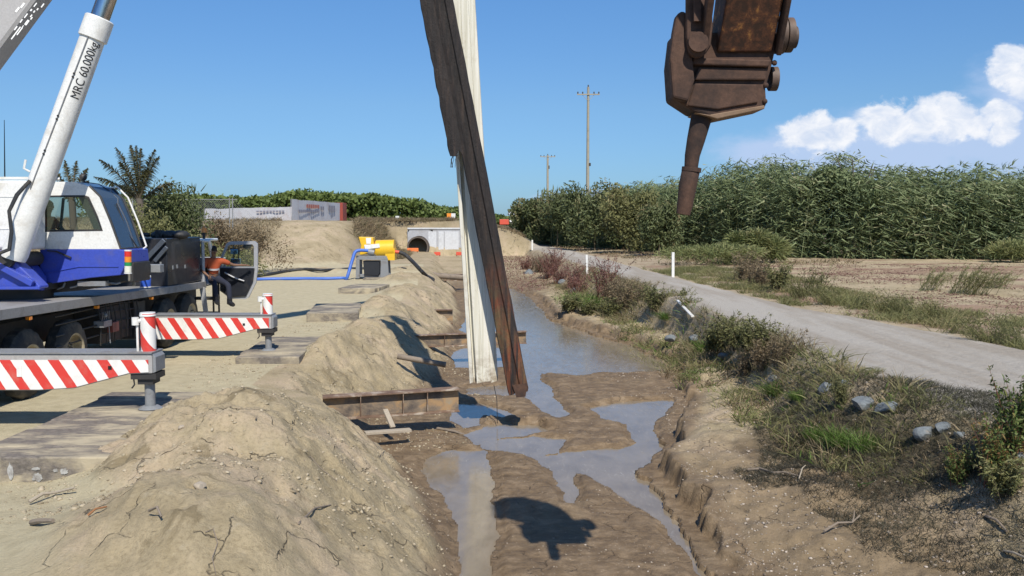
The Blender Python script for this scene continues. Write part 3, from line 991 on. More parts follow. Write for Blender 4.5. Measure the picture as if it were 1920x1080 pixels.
def make_water():
    ys = np.concatenate([np.linspace(6, 62, 60)])
    V, Q = [], []
    for y in ys:
        V += [(-5.2 - max(0, y - 50) * .1, y, WZ), (7, y, WZ)]
    for i in range(len(ys) - 1):
        Q.append((2 * i, 2 * i + 1, 2 * i + 3, 2 * i + 2))
    t = NT('water_material')
    n = t.noise(3.0, 5, 0.6, 0.6, stretch=(1.0, 0.5, 1))
    foam = t.noise(9, 8, 0.75, 0.8, stretch=(1.3, 0.35, 1))
    gate = t.ramp(t.noise(0.45, 3, 0.5), [(0.45, (0, 0, 0)), (0.62, (1, 1, 1))])
    c = t.ramp(n, [(0.3, (0.185, 0.150, 0.105)), (0.7, (0.26, 0.215, 0.155))])
    c = t.mix(t.math('MULTIPLY', t.ramp(foam, [(0.55, (0, 0, 0)), (0.68, (1, 1, 1))]), t.math('MULTIPLY', gate, 0.55)), c, (0.38, 0.37, 0.35))
    rip = t.noise(11, 3, 0.5, 0.3, stretch=(1, 0.55, 1))
    t.set(Base_Color=c, Roughness=t.rng(foam, 0.40, 0.7, 0.08, 0.30), Normal=t.bump(rip, 0.10, 0.012))
    t.p.inputs['IOR'].default_value = 1.45
    t.p.inputs['Specular IOR Level'].default_value = 0.6
    me = fast_mesh('water', np.array(V), None, np.array(Q), t.m)
    o = bpy.data.objects.new('water', me)
    COL.objects.link(o)
    tag(o, kind='structure')
make_water()
# ------------------------------------------------------------------ crane truck
def crane():
    root = empty('mobile_crane', (-9.3, 17.5, 0), 'white and blue truck crane on outriggers with red striped beams and open cab door', 'crane')
    X0 = -8.0                       # near side of the carrier
    zd = lambda y: 1.62 - 0.020 * (y - 13.85)
    # chassis
    b = MB()
    b.box(-9.85, -9.55, 12.2, 24.5, 0.75, 1.25).box(-9.0, -8.75, 12.2, 24.5, 0.75, 1.25)
    for y in (12.6, 15.6, 18.0, 20.0, 22.0, 24.2):
        b.box(-9.55, -9.0, y, y + .2, 0.8, 1.2)
    b.box(-10.4, -8.2, 12.3, 13.3, 0.62, 1.3)
    b.box(-10.4, -8.2, 19.15, 19.75, 0.45, 1.25)
    b.build('chassis', M['darksteel'], root, bevel=.01)
    b = MB()
    for y in (14.85, 16.35, 20.95, 22.35):
        b.tube([(-10.4, y, .6), (-8.2, y, .6)], .09, 10).ball((-9.3, y, .6), .25)
    b.build('axle', M['darksteel'], root)
    # side boxes, tanks, pipework between the wheels
    b = MB()
    b.box(-8.75, -8.2, 17.6, 18.9, 0.55, 1.28).box(-8.7, -8.15, 13.35, 13.9, 0.7, 1.3)
    b.box(-10.5, -9.95, 17.4, 18.9, 0.5, 1.3)
    b.build('tool_box', M['darksteel'], root, bevel=.02)
    b = MB()
    for i in range(9):
        y = 17.35 + i * .22 + random.uniform(-.05, .05)
        b.tube([(-8.12, y, 1.38), (-8.08, y + .02, 1.0), (-8.12, y + random.uniform(-.1, .1), .55)], .014, 6)
    for z in (.75, .95, 1.15, 1.3):
        b.tube([(-8.14, 15.7, z), (-8.12, 18, z + .03), (-8.14, 19.2, z - .03)], .016, 6)
    b.build('hydraulic_hose', M['hose'], root, smooth=True)
    b = MB()
    c = at(197, 598, 17.35)
    b.box(c.x - .18, c.x + .02, 17.25, 17.6, c.z - .16, c.z - .04)
    for i in range(4):
        b.tube([(c.x - .03, 17.28 + i * .09, c.z - .08), (c.x, 17.28 + i * .09, c.z + .14)], .008, 6)
    b.ball((c.x, 17.37, c.z + .07), .04).tube([(c.x, 17.5, c.z - .1), (c.x + .02, 17.5, c.z - .5)], .01, 6)
    b.build('control_lever', M['greysteel'], root)
    b = MB()
    b.box(c.x - .1, c.x + .03, 17.62, 17.9, c.z - .30, c.z - .1)
    b.build('valve_block', worn('valve_red', (0.20, .05, .04), (.05, .04, .03), .5), root, bevel=.01)
    # wheels
    proto = {}
    def wheel(x, y, front):
        w = MB()
        s = 1 if x > -9.3 else -1
        prof = [(.0, .33), (.02, .48), (.06, .565), (.10, .60), (.26, .60), (.30, .565), (.34, .48), (.36, .33)]
        n = 40
        vs, fs = [], []
        for k in range(n):
            t = 2 * math.pi * k / n
            for i, (a, r) in enumerate(prof):
                rr_ = r - (.022 if (k % 2 and 2 <= i <= 5) else 0)
                vs.append((x - s * a, y + rr_ * math.cos(t), .60 + rr_ * math.sin(t)))
        m_ = len(prof)
        for k in range(n):
            for i in range(m_ - 1):
                a, b_ = k * m_ + i, ((k + 1) % n) * m_ + i
                fs.append((a, b_, b_ + 1, a + 1) if s > 0 else (a, a + 1, b_ + 1, b_))
        tyre = MB().add(vs, fs)
        wo = tyre.build('wheel', M['rubber'], root, smooth=True)
        r = MB()
        dish = -.02 if front else .14
        r.tube([(x - s * .01, y, .6), (x - s * .03, y, .6)], [.335, .335], 28, cap=False)
        rp = [(.0, .335), (.015, .30), (.03 + abs(dish), .27), (.05 + dish, .20), (.05 + dish, .12), (dish - .03, .10), (dish - .04, .0)]
        vs, fs = [], []
        for k in range(28):
            t = 2 * math.pi * k / 28
            for a, q in rp:
                vs.append((x - s * a, y + q * math.cos(t), .6 + q * math.sin(t)))
        m_ = len(rp)
        for k in range(28):
            for i in range(m_ - 1):
                a, b_ = k * m_ + i, ((k + 1) % 28) * m_ + i
                fs.append((a, b_, b_ + 1, a + 1) if s > 0 else (a, a + 1, b_ + 1, b_))
        r.add(vs, fs)
        r.build('rim', M['rimcream'], wo, smooth=True)
        nu = MB()
        for k in (range(10) if x > -9.3 else ()):
            t = 2 * math.pi * k / 10
            cx = x - s * (dish + .03)
            nu.tube([(cx, y + .16 * math.cos(t), .6 + .16 * math.sin(t)), (cx + s * .035, y + .16 * math.cos(t), .6 + .16 * math.sin(t))], .013, 6)
        if nu.v:
            nu.build('wheel_nut', M['darksteel'], wo)
    for y, fr in ((14.85, 0), (16.35, 0), (20.95, 1), (22.35, 1)):
        wheel(-8.1, y, fr)
        wheel(-10.5, y, fr)
    # mudguards (front axles)
    # deck
    y0, y1 = 12.3, 23.1
    b = MB()
    b.add([(-10.6, y0, zd(y0)), (X0, y0, zd(y0)), (X0, y1, zd(y1)), (-10.6, y1, zd(y1)),
           (-10.6, y0, zd(y0) - .06), (X0, y0, zd(y0) - .06), (X0, y1, zd(y1) - .06), (-10.6, y1, zd(y1) - .06)],
          [(0, 1, 2, 3), (7, 6, 5, 4), (0, 4, 5, 1), (1, 5, 6, 2), (2, 6, 7, 3), (3, 7, 4, 0)])
    b.bar((X0 + .012, y0, zd(y0) - .08), (X0 + .012, y1, zd(y1) - .08), .02, .165)
    b.build('deck', M['greydeck'], root, bevel=.006)
    for y in (14.6, 17.0, 19.6):
        MB().box(X0 - .05, X0 + .02, y, y + .08, zd(y) - .235, zd(y) - .18).build('side_marker', M['lampamber'], root)
    # white folded panel / mud flap behind the front wheel and cab step
    b = MB()
    p = [at(374, 532, 22.9), at(385, 540, 22.9), at(391, 588, 22.9), at(383, 588, 22.9)]
    b.quadprism(p[3], p[2], p[1], p[0], .05)
    p = [at(362, 535, 22.7), at(374, 532, 22.7), at(383, 588, 22.7), at(380, 560, 22.7)]
    b.build('cab_side_panel', M['silver'], root)
    b = MB()
    b.box(-8.4, -7.8, 23.1, 23.6, .55, .60).box(-8.4, -7.8, 23.1, 23.6, .95, 1.0)
    for y in (23.12, 23.55):
        b.box(-7.84, -7.80, y, y + .04, .45, 1.45)
    b.build('cab_step', M['darksteel'], root)
    # ---- outriggers
    for yb, px_tip, zt, zb, zb_t, xtip, ztop, zpad in ((12.5, 280, 1.12, .595, .84, -5.12, 1.68, .30), (19.3, 507, .946, .41, .65, -5.27, 1.40, .15)):
        b = MB()
        xl_ = -9.6
        k1, k2 = xtip - 1.12, xtip - .34
        prof = [(xl_, zt), (xtip, zt), (xtip, zb_t), (k2, zb_t - .01), (k1, zb + .03), (k1 - .5, zb), (xl_, zb)]
        b.prism(prof, yb, yb + .38)
        beam = b.build('outrigger_beam', M['boomgrey'], root, bevel=.012)
        # striped panel on the face towards the viewer
        b = MB()
        dz = .085 if yb < 15 else .055
        sp = [(-8.05, zt - dz), (xtip - .05, zt - dz), (xtip - .05, zb_t + .02), (k2, zb_t + .005), (k1, zb + .045), (k1 - .5, zb + .015), (-8.05, zb + .015)]
        b.prism(sp, yb - .012, yb - .004)
        b.build('striped_panel', M['stripes'], beam)
        b = MB()
        b.box(-9.6, xtip + .006, yb - .02, yb + .40, zt + .003, zt + .022)
        b.build('top_flange', M['greysteel'], beam)
        xm = k1 + .0
        MB().box(xtip - 1.92, xtip - 1.85, yb - .02, yb - .013, zb + .20, zb + .36).build('reflector', M['white'], beam)
        b = MB()
        b.box(xtip - .62, xtip - .57, yb - .02, yb - .013, zt - .22, zt - .17)
        b.build('pin_hole', M['black'], beam)  # flat black plate, painted shade in place of a real hole
        # end box
        MB().prism([(xtip, zt), (xtip + .045, zt - .05), (xtip + .045, zb_t + .02), (xtip, zb_t)], yb + .02, yb + .36).build('end_plate', M['greysteel'], beam, bevel=.005)
        # jack
        jx = xtip - .12
        b = MB()
        b.tube([(jx, yb + .19, zb_t - .02), (jx, yb + .19, ztop - .03)], .105, 20)
        b.tube([(jx, yb + .19, ztop - .03), (jx, yb + .19, ztop)], .11, 20)
        jk = b.build('jack', M['stripes'], root, smooth=True)
        b = MB()
        b.tube([(jx, yb + .19, ztop - .035), (jx, yb + .19, ztop + .015)], [.115, .105], 20)
        b.tube([(jx - .15, yb + .12, ztop - .16), (jx - .15, yb + .12, ztop - .05)], .05, 12)
        b.tube([(jx - .15, yb + .12, ztop - .11), (jx - .02, yb + .15, ztop - .09)], .03, 8)
        b.tube([(jx - .13, yb + .13, zt), (jx - .13, yb + .13, ztop - .16)], .018, 8)
        b.build('jack_cap', M['white'], jk, smooth=True)
        b = MB()
        b.box(jx - .2, jx + .16, yb + .02, yb + .36, zb_t - .09, zb_t - .004)
        b.box(jx - .12, jx + .1, yb + .06, yb + .32, zb_t - .17, zb_t - .09)
        b.tube([(jx - .17, yb + .05, zb_t - .09), (jx - .16, yb + .05, zb_t - .17), (jx - .2, yb + .05, zb_t - .22)], .012, 6)
        b.build('jack_collar', M['darksteel'], jk)
        b = MB()
        b.tube([(jx, yb + .19, zpad + .03), (jx, yb + .19, zb_t - .15)], .072, 20)
        b.tube([(jx, yb + .19, zpad), (jx, yb + .19, zpad + .04)], [.17, .11], 18)
        b.build('jack_leg', M['greysteel'], jk, smooth=True)
    # ---- engine housing / black box behind the carrier cab
    b = MB()
    ztop_ = at(315, 447, 20.7).z
    b.box(-9.95, -8.05, 20.7, 22.93, 1.475, ztop_)
    eb = b.build('engine_housing', M['blackpaint'], root, bevel=.02)
    b = MB()
    for i in range(3):
        c = at(300 + i * 19, 439, 21.6)
        b.ball(c + Vector((0, 0, -.02)), (.22, .22, .11), jit=.05)
    c = at(283, 441, 21.0)
    b.box(c.x - .02, c.x + .06, 21.3, 21.5, c.z - .12, c.z + .12)
    c = at(272, 443, 21.5)
    b.tube([c + Vector((-.1, 0, -.08)), c + Vector((-.08, 0, .04)), c + Vector((.1, 0, .03))], .05, 10)
    b.build('air_cleaner', M['hose'], root, smooth=True)
    b = MB()
    for px, py in ((323, 501), (331, 499), (346, 499)):
        yy_ = 8.05 * F / (960 - px)
        c = at(px, py, yy_)
        b.box(-8.048, -8.03, yy_ - .03, yy_ + .03, c.z - .05, c.z + .04)
    c = at(301, 495, 20.68)
    b.box(c.x - .02, c.x + .02, 20.68, 20.698, c.z - .07, c.z + .05)
    b.build('latch', M['greysteel'], root)
    # raised bars standing in for a pale reflection on the black housing
    b = MB()
    b.bar(at(272, 488, 20.64), at(308, 450, 20.64), .05, .11)
    b.bar(at(290, 490, 20.64), at(313, 463, 20.64), .05, .09)
    b.build('reflection_bar', worn('reflection_grey', (.12, .14, .17), None, .2, .35, metal=.5), root, bevel=.01)
    # ---- carrier cab: frame, roof, open door
    b = MB()
    Yc = 23.0
    def tb(pts, r, mat, name, par=root, Y=Yc):
        MB().tube([at(px, py, Y + dy) for px, py, dy in pts], r, 8).build(name, mat, par, smooth=True)
    cab = MB()
    tl, br = at(380, 449, 23.0), at(402, 545, 23.0)
    # cab rear wall, floor, far side
    cab.box(-9.9, -8.0, 23.0, 23.06, 1.35, 1.5).box(-9.9, -8.0, 23.0, 25.0, 1.30, 1.36)
    cab.box(-9.9, -9.84, 23.06, 25.0, 1.36, 2.5).box(-9.84, -8.06, 24.94, 25.0, 1.36, 2.0)
    cab.build('cab_body', M['silver'], root, bevel=.02)
    z_r = at(390, 450, 23.0).z
    MB().box(-9.9, -8.1, 23.0, 24.5, z_r - .05, z_r + .02).build('cab_roof', M['white'], root, bevel=.03)
    tb([(379, 451, 0), (392, 452, 0), (394, 462, .1), (400, 490, .3), (403, 520, .3)], .05, M['white'], 'cab_pillar')
    tb([(380, 452, 0), (381, 500, 0), (382, 545, 0)], .045, M['silver'], 'cab_pillar')
    # seat in the cab
    b = MB()
    b.box(-8.85, -8.35, 23.3, 23.85, 1.42, 1.58).box(-8.85, -8.35, 23.12, 23.3, 1.5, 2.15)
    b.build('cab_seat', M['blackpaint'], root, bevel=.05)
    b = MB()
    b.tube([at(384, 512, 23.4), at(384, 500, 23.4)], .06, 10).ball(at(384, 503, 23.4), (.14, .1, .13))
    b.build('headrest', M['hose'], root, smooth=True)
    # the open door, swung out at right angles to the truck
    Yd = 24.0
    outer = [(411, 487), (424, 457), (430, 453), (477, 452), (482, 457), (483, 500), (480, 530), (466, 558), (460, 561), (432, 560), (412, 545)]
    hole = [(414, 489), (426, 461), (431, 458), (474, 458), (477, 462), (477, 498), (474, 503), (470, 503), (460, 503), (436, 503), (416, 497)]
    P = lambda L_: [(at(px, py, Yd).x, at(px, py, Yd).z) for px, py in L_]
    # frame around the window
    fr = MB()
    wi_o = [(411, 489), (424, 457), (430, 453), (477, 452), (483, 457), (483, 505), (411, 505)]
    wi_h = [(415, 490), (427, 461), (432, 459), (473, 458), (476, 462), (476, 500), (415, 500)]
    for q in ring(P(wi_o), P(wi_h)):
        fr.prism(q, Yd, Yd + .06)
    door = fr.build('cab_door', M['silver'], root)
    MB().prism(P([(412, 505), (483, 505), (480, 530), (466, 558), (460, 561), (432, 560), (412, 545)]), Yd + .001, Yd + .059).build('door_lower', M['silver'], door)
    MB().prism(P([(413, 502), (478, 502), (475, 528), (462, 555), (434, 557), (415, 545)]), Yd - .05, Yd - .003).build('door_lining', M['blackpaint'], door, bevel=.02)
    MB().prism(P([(415, 490), (427, 461), (432, 459), (473, 458), (476, 462), (476, 500), (415, 500)]), Yd + .025, Yd + .033).build('door_window', glass_mat('clear_glass', (.3, .33, .32), mixf=.06, through=.93), door)
    b = MB()
    b.tube([at(421, 511, Yd - .09), at(440, 521, Yd - .1), at(458, 527, Yd - .09)], .02, 8)
    b.build('door_handle', M['silver'], door, smooth=True)
    b = MB()
    b.box(*[v for v in (at(433, 487, 24.4).x, at(451, 487, 24.4).x)], 24.38, 24.44, at(440, 508, 24.4).z, at(440, 485, 24.4).z)
    mo = b.build('mirror', M['mirror'], door, bevel=.01)
    b = MB()
    b.box(at(432, 470, 24.4).x, at(446, 470, 24.4).x, 24.38, 24.44, at(440, 476, 24.4).z, at(440, 468, 24.4).z)
    b.build('mirror', M['mirror'], door, bevel=.01)
    b = MB()
    b.tube([at(438, 455, 24.45), at(438, 487, 24.45)], .015, 6).tube([at(448, 455, 24.45), at(447, 510, 24.45)], .015, 6)
    b.box(at(431, 470, 24.4).x, at(447, 470, 24.4).x, 24.45, 24.52, at(440, 477, 24.4).z, at(440, 466, 24.4).z)
    b.build('mirror_bracket', M['hose'], door)
    MB().ball(at(463, 462, 24.35), (.12, .06, .07)).build('mirror', M['hose'], door, smooth=True)
    # beacon
    b = MB()
    c = at(382, 431, 23.2)
    b.tube([c + Vector((0, 0, -.07)), c + Vector((0, 0, .05)), c + Vector((0, 0, .09))], [.075, .07, .03], 14)
    bc = b.build('beacon', M['lampamber'], root, smooth=True)
    MB().tube([c + Vector((0, 0, -.30)), c + Vector((0, 0, -.07))], [.03, .045], 10).build('beacon_stalk', M['darksteel'], bc)
    # ---- turntable and superstructure (faces +X)
    Ys = 16.5
    b = MB()
    b.tube([(-9.3, 16.6, 1.56), (-9.3, 16.6, 1.74)], 0.62, 40).tube([(-9.3, 16.6, 1.74), (-9.3, 16.6, 1.86)], .74, 40)
    b.build('turntable', M['darksteel'], root, smooth=True)
    PS = lambda L_, Y: [(at(px, py, Y).x, at(px, py, Y).z) for px, py in L_]
    # dark machinery beneath the operator cab
    b = MB()
    b.prism(PS([(-160, 560), (65, 552), (150, 545), (232, 528), (250, 530), (250, 492), (40, 480), (-160, 480)], 16.75), 16.75, 17.55)
    b.build('platform_frame', M['darksteel'], root, bevel=.02)
    b = MB()
    for i in range(7):
        x0_, y0_ = at(60 + i * 24, 548 - i * 3, 16.7), at(70 + i * 26, 530, 16.7)
        b.tube([x0_, (x0_ + y0_) / 2 + Vector((.05, -.03, -.02)), y0_], .02, 6)
    b.box(at(148, 532, 16.6).x, at(200, 532, 16.6).x, 16.55, 16.7, at(0, 536, 16.6).z, at(0, 527, 16.6).z)
    b.build('pipework', M['greysteel'], root, smooth=True)
    # operator cab
    Y0, Y1 = 16.5, 17.5
    side = [(52, 340), (140, 341), (165, 349), (186, 370), (206, 418), (224, 467), (52, 467)]
    hole = [(70, 366), (130, 366), (160, 366), (166, 368), (188, 415), (193, 433), (70, 434)]
    hole = [(72, 367), (130, 366), (158, 366), (167, 369), (184, 406), (193, 433), (66, 435)]
    cw = MB()
    for q in ring(PS(side, Y0), PS(hole, Y0)):
        cw.prism(q, Y0, Y0 + .045)
    opc = cw.build('operator_cab', M['white'], root)
    MB().prism(PS([(75, 467.4), (224, 467.4), (236, 470), (238, 492), (226, 516), (170, 521), (75, 535)], Y0), Y0 - .012, Y0 + .04).build('cab_lower_panel', M['blue'], opc, bevel=.015)
    b = MB()
    b.bar(at(85, 512, Y0 - .02), at(148, 500, Y0 - .02), .015, .012).bar(at(148, 500, Y0 - .02), at(222, 500, Y0 - .02), .015, .012)
    b.build('panel_crease', M['blue'], opc)
    b = MB()
    b.bar(at(88, 470, Y0 - .04), at(105, 471, Y0 - .04), .03, .02).bar(at(105, 471, Y0 - .04), at(133, 483, Y0 - .04), .03, .025)
    b.build('grab_handle', M['darksteel'], opc)
    b = MB()
    for q in ring(PS(hole, Y0), PS([(75, 370), (130, 369.5), (157, 369.5), (164, 372), (181, 408), (189.5, 430), (70, 431)], Y0)):
        b.prism(q, Y0 - .004, Y0 + .03)
    b.build('window_seal', M['hose'], opc)
    MB().prism(PS([(75, 370), (130, 369.5), (157, 369.5), (164, 372), (181, 408), (189.5, 430), (70, 431)], Y0), Y0 + .010, Y0 + .018).build('side_window', M['glass'], opc)
    # far wall with a window, roof, floor
    cw = MB()
    for q in ring(PS([(-75 + p[0] if i in (0, 6) else p[0], p[1]) for i, p in enumerate(side)], Y0), PS([(30, 367), (125, 366), (140, 367), (150, 371), (165, 400), (178, 430), (30, 434)], Y1)):
        cw.prism(q, Y1 - .045, Y1)
    cw.build('far_wall', M['white'], opc)
    roof = PS([(52, 340), (140, 341), (165, 349), (186, 370)], Y0)
    roof_in = [(x, z - .035) for x, z in roof]
    MB().prism(roof + roof_in[::-1], Y0 + .046, Y1 - .046).build('cab_roof', M['white'], opc)
    MB().prism(PS([(52, 505), (232, 500), (232, 507), (52, 512)], Y0), Y0 + .05, Y1 - .05).build('cab_floor', M['darksteel'], opc)
    fr = PS([(224, 467), (236, 470), (238, 492), (226, 516)], Y0)
    fri = [(x - .04, z) for x, z in fr]
    MB().prism(fr + fri[::-1], Y0 + .041, Y1 - .001).build('cab_nose', M['blue'], opc)
    # windscreen: curved sheet following the nose outline
    ws = PS([(166, 349), (187, 370), (207, 418), (224, 467)], Y0)
    wsi = [(x - .02, z - .01) for x, z in ws]
    MB().prism(ws + wsi[::-1], Y0 + .05, Y1 - .05).build('windscreen', M['screen'], opc, smooth=True)
    b = MB()
    for yy_ in (Y0 + .03, Y1 - .03):
        b.tube([(x + .008, yy_, z) for x, z in ws], .022, 8)
    b.tube([(ws[-1][0] + .01, Y0 + .03, ws[-1][1]), (ws[-1][0] + .01, Y1 - .03, ws[-1][1])], .022, 8)
    b.build('windscreen_seal', M['hose'], opc, smooth=True)
    b = MB()
    b.tube([(x + .10, Y1 - .02, z + .02) for x, z in ws], .018, 8)
    b.tube([(ws[0][0] + .1, Y1 - .02, ws[0][1] + .02), (ws[0][0] - .05, Y1 - .1, ws[0][1])], .014, 8)
    b.tube([(ws[-1][0] + .1, Y1 - .02, ws[-1][1] + .02), (ws[-1][0] - .0, Y1 - .06, ws[-1][1] - .05)], .014, 8)
    b.build('guard_rail', M['white'], opc, smooth=True)
    b = MB()
    b.tube([(ws[3][0] + .06, Y0 + .75, ws[3][1] - .05), (ws[2][0] + .05, Y0 + .62, ws[2][1] - .2), (ws[1][0] + .06, Y0 + .55, ws[1][1] - .1)], .012, 6)
    b.build('wiper', M['hose'], opc, smooth=True)
    b = MB()
    c = at(158, 335, 17.0)
    b.box(c.x - .05, c.x + .05, 16.95, 17.1, c.z - .12, c.z - .06).tube([c + Vector((0, 0, -.08)), c + Vector((-.02, 0, -.02))], .025, 8).ball(c + Vector((-.02, 0, .03)), .07)
    b.tube([c + Vector((.05, 0, -.07)), at(185, 345, 17.0), at(205, 357, 17.2)], .008, 5)
    b.build('work_lamp', M['darksteel'], opc, smooth=True)
    # operator seat
    b = MB()
    c = at(105, 440, 17.0)
    b.box(c.x - .3, c.x + .2, 16.78, 17.22, c.z - .15, c.z).box(c.x - .42, c.x - .28, 16.78, 17.22, c.z - .1, c.z + .62)
    b.build('operator_seat', M['blackpaint'], opc, bevel=.04)
    b = MB()
    b.bar(at(113, 434, 17.1), at(119, 372, 17.3), .04, .04)
    b.build('inner_pillar', M['hose'], opc)
    # machine housing left of the cab
    b = MB()
    b.prism(PS([(-190, 338), (-40, 338), (-40, 468), (-190, 468)], 15.95), 15.95, 17.45)
    b.prism(PS([(-40, 338), (50, 338), (60, 345), (60, 468), (-40, 468)], 15.95), 15.951, 16.44)
    mh = b.build('machine_housing', M['white'], root, bevel=.05)
    b = MB()
    b.prism(PS([(-190, 331), (45, 331), (50, 336), (-190, 336)], 15.9), 16.0, 16.06)
    b.prism(PS([(-190, 345), (-120, 345), (-120, 346), (-190, 346)], 15.9), 15.94, 15.949)
    b.build('roof_rail', M['white'], mh)
    b = MB()
    for (x0_, x1_, y0_, y1_) in ((-10, 26, 368, 430), (-110, -20, 368, 450)):
        for q in ring(PS([(x0_, y0_), (x1_, y0_), (x1_, y1_), (x0_, y1_)], 15.94), PS([(x0_ + 1.5, y0_ + 1.5), (x1_ - 1.5, y0_ + 1.5), (x1_ - 1.5, y1_ - 1.5), (x0_ + 1.5, y1_ - 1.5)], 15.94)):
            b.prism(q, 15.942, 15.948)
    b.build('access_panel', M['white'], mh)
    MB().tube([at(9, 335, 16.6), at(8, 225, 16.6)], [.014, .006], 6).build('antenna', M['hose'], mh)
    # blue slewing frame with the cylinder foot
    b = MB()
    b.prism(PS([(-190, 470), (0, 470), (28, 488), (52, 510), (78, 536), (78, 541), (0, 542), (-190, 545)], 15.5), 15.45, 15.75)
    b.prism(PS([(-190, 470), (20, 470), (60, 500), (74, 520), (78, 545), (-190, 548)], 16.2), 16.2, 16.45)
    b.build('slewing_frame', M['blue'], root, bevel=.02)
    b = MB()
    b.bar(at(-30, 482, 15.38), at(62, 532, 15.38), .09, .11)
    b.bar(at(-190, 541, 15.36), at(76, 540, 15.36), .07, .05)
    b.build('frame_rib', M['blue'], root, bevel=.01)
    b = MB()
    c = at(18, 488, 15.5)
    b.tube([c + Vector((0, -.14, 0)), c + Vector((0, .9, 0))], .13, 20)
    b.build('cylinder_pin', M['darksteel'], root, smooth=True)
    # ---- luffing cylinder
    A = at(27, 480, 15.5)
    B = at(186, 38, 15.75)
    d = (B - A).normalized()
    rc = 0.205
    b = MB()
    b.tube([A - d * .05, A + d * .05, A + d * .5, B - d * .02], [.20, .215, rc + .005, rc], 40)
    cyl = b.build('luffing_cylinder', M['white'], root, smooth=True)
    b = MB()
    b.tube([B - d * .36, B - d * .34, B + d * .02, B + d * .04], [rc, rc + .035, rc + .035, rc + .01], 40)
    b.build('gland_nut', M['white'], cyl, smooth=True)
    C = B + d * 3.6
    b = MB()
    b.tube([B + d * .03, C], .160, 32)
    b.build('cylinder_rod', M['chrome'], cyl, smooth=True)
    # hoses and hard line along the barrel
    toc = (Vector((0, 0, CAMZ)) - (A + B) / 2)
    toc = (toc - d * toc.dot(d)).normalized()
    sd = d.cross(toc).normalized()
    if sd.x > 0:
        sd = -sd
    def on(t, ang, r):
        return A + d * t + (toc * math.cos(ang) + sd * math.sin(ang)) * r
    Lc = (B - A).length
    b = MB()
    b.tube([on(Lc * t, 0.32 + .35 * (1 - t), rc + .015) for t in np.linspace(.28, .93, 14)], .010, 6)
    b.build('hydraulic_line', M['greysteel'], cyl, smooth=True)
    b = MB()
    for t in (.434, .58, .758):
        for q in (-.03, .03):
            b.ball(on(Lc * t + q, .32 + .35 * (1 - t), rc + .015), .02)
    b.build('line_clamp', M['hose'], cyl, smooth=True)
    b = MB()
    for o_ in (0, .07):
        b.tube([on(Lc * .31, .70 + o_, rc + .04), on(Lc * .24, .95 + o_ * 2, rc + .12), on(Lc * .17, .95 + o_, rc + .16), on(Lc * .10, .5 + o_, rc + .12),
                on(Lc * .03, .3 + o_, rc + .12), on(-.08, .9 + o_, rc + .2), on(-.25, 1.4, rc + .4)], .024, 8)
    b.build('hydraulic_hose', M['hose'], cyl, smooth=True)
    b = MB()
    b.tube([on(Lc * .34, 1.45, rc + .01), on(Lc * .345, 1.5, rc + .11), on(Lc * .38, 1.5, rc + .13)], .02, 8)
    b.tube([on(Lc * .345, -1.5, rc - .01), on(Lc * .35, -1.5, rc + .05)], .03, 8)
    b.build('port_fitting', M['white'], cyl, smooth=True)
    # lettering wrapped round the barrel
    cu = bpy.data.curves.new('lettering', 'FONT')
    cu.body = 'MRC 60,000kg'
    cu.size = 0.215
    cu.offset = 0
    cu.resolution_u = 6
    cu.extrude = 0
    cu.align_x = 'LEFT'
    to = bpy.data.objects.new('tmp_text', cu)
    COL.objects.link(to)
    dg = bpy.context.evaluated_depsgraph_get()
    me = bpy.data.meshes.new_from_object(to.evaluated_get(dg))
    bpy.data.objects.remove(to)
    w = max(v.co.x for v in me.vertices)
    t0, t1 = Lc * .672, Lc * .908
    tb_ = bmesh.new()
    tb_.from_mesh(me)
    bmesh.ops.triangulate(tb_, faces=tb_.faces)
    bmesh.ops.subdivide_edges(tb_, edges=[e for e in tb_.edges if e.calc_length() > .03], cuts=3, use_grid_fill=True)
    tb_.to_mesh(me)
    tb_.free()
    sx = (t1 - t0) / w
    off = wloc(cyl)
    for v in me.vertices:
        s_ = v.co.x * sx + t0
        # letters read upwards along the barrel, tops towards the left
        ang = -0.02 + (v.co.y - .07) * .95 / rc - .22
        p = A + d * s_ + (toc * math.cos(ang) + sd * math.sin(ang)) * (rc + .006)
        v.co = p - off
    me.name = 'lettering'
    me.materials.clear()
    me.materials.append(M['text'])
    o = bpy.data.objects.new('lettering', me)
    COL.objects.link(o)
    o.parent = cyl
    # ---- telescopic boom, off to the pile
    e0, e1 = at(0, 131, 14.6), at(93, 0, 14.8)      # lower edge seen in the picture
    tipx, tipz = -0.55, 17.5
    dirb = Vector((e1.x - e0.x, 0, e1.z - e0.z)).normalized()
    # extend to above the pile
    tlen = (tipx - e0.x) / dirb.x
    perp = Vector((-dirb.z, 0, dirb.x))
    yaw = (18.0 - 14.7) / tlen
    def bp(t, h, w_):
        p = e0 + dirb * t + perp * (h + .66)
        return Vector((p.x, 14.65 + (t + 4) * yaw * tlen / (tlen + 4) + w_, p.z))
    def boomsec(t0, t1, inset):
        b = MB()
        pr = [(0 + inset, .04 + inset), (0.05, inset), (.80 - inset, inset), (.92 - inset, .08 + inset), (.92 - inset, .42 - inset), (.80, .50 - inset), (.1, .50 - inset), (inset, .44 - inset)]
        vs = [bp(t0, h, w_) for h, w_ in pr] + [bp(t1, h, w_) for h, w_ in pr]
        n = len(pr)
        fs = [tuple(range(n)), tuple(range(2 * n - 1, n - 1, -1))] + [(i, i + n, (i + 1) % n + n, (i + 1) % n) for i in range(n)]
        b.add(vs, fs)
        return b
    bm = boomsec(-4.5, 3.2, 0).build('boom', M['boomgrey'], root)
    boomsec(3.2, 7.5, .05).build('boom_section', M['boomgrey'], bm)
    boomsec(7.5, tlen - .2, .10).build('boom_section', M['boomgrey'], bm)
    b = MB()
    tp = bp(tlen, .3, .2)
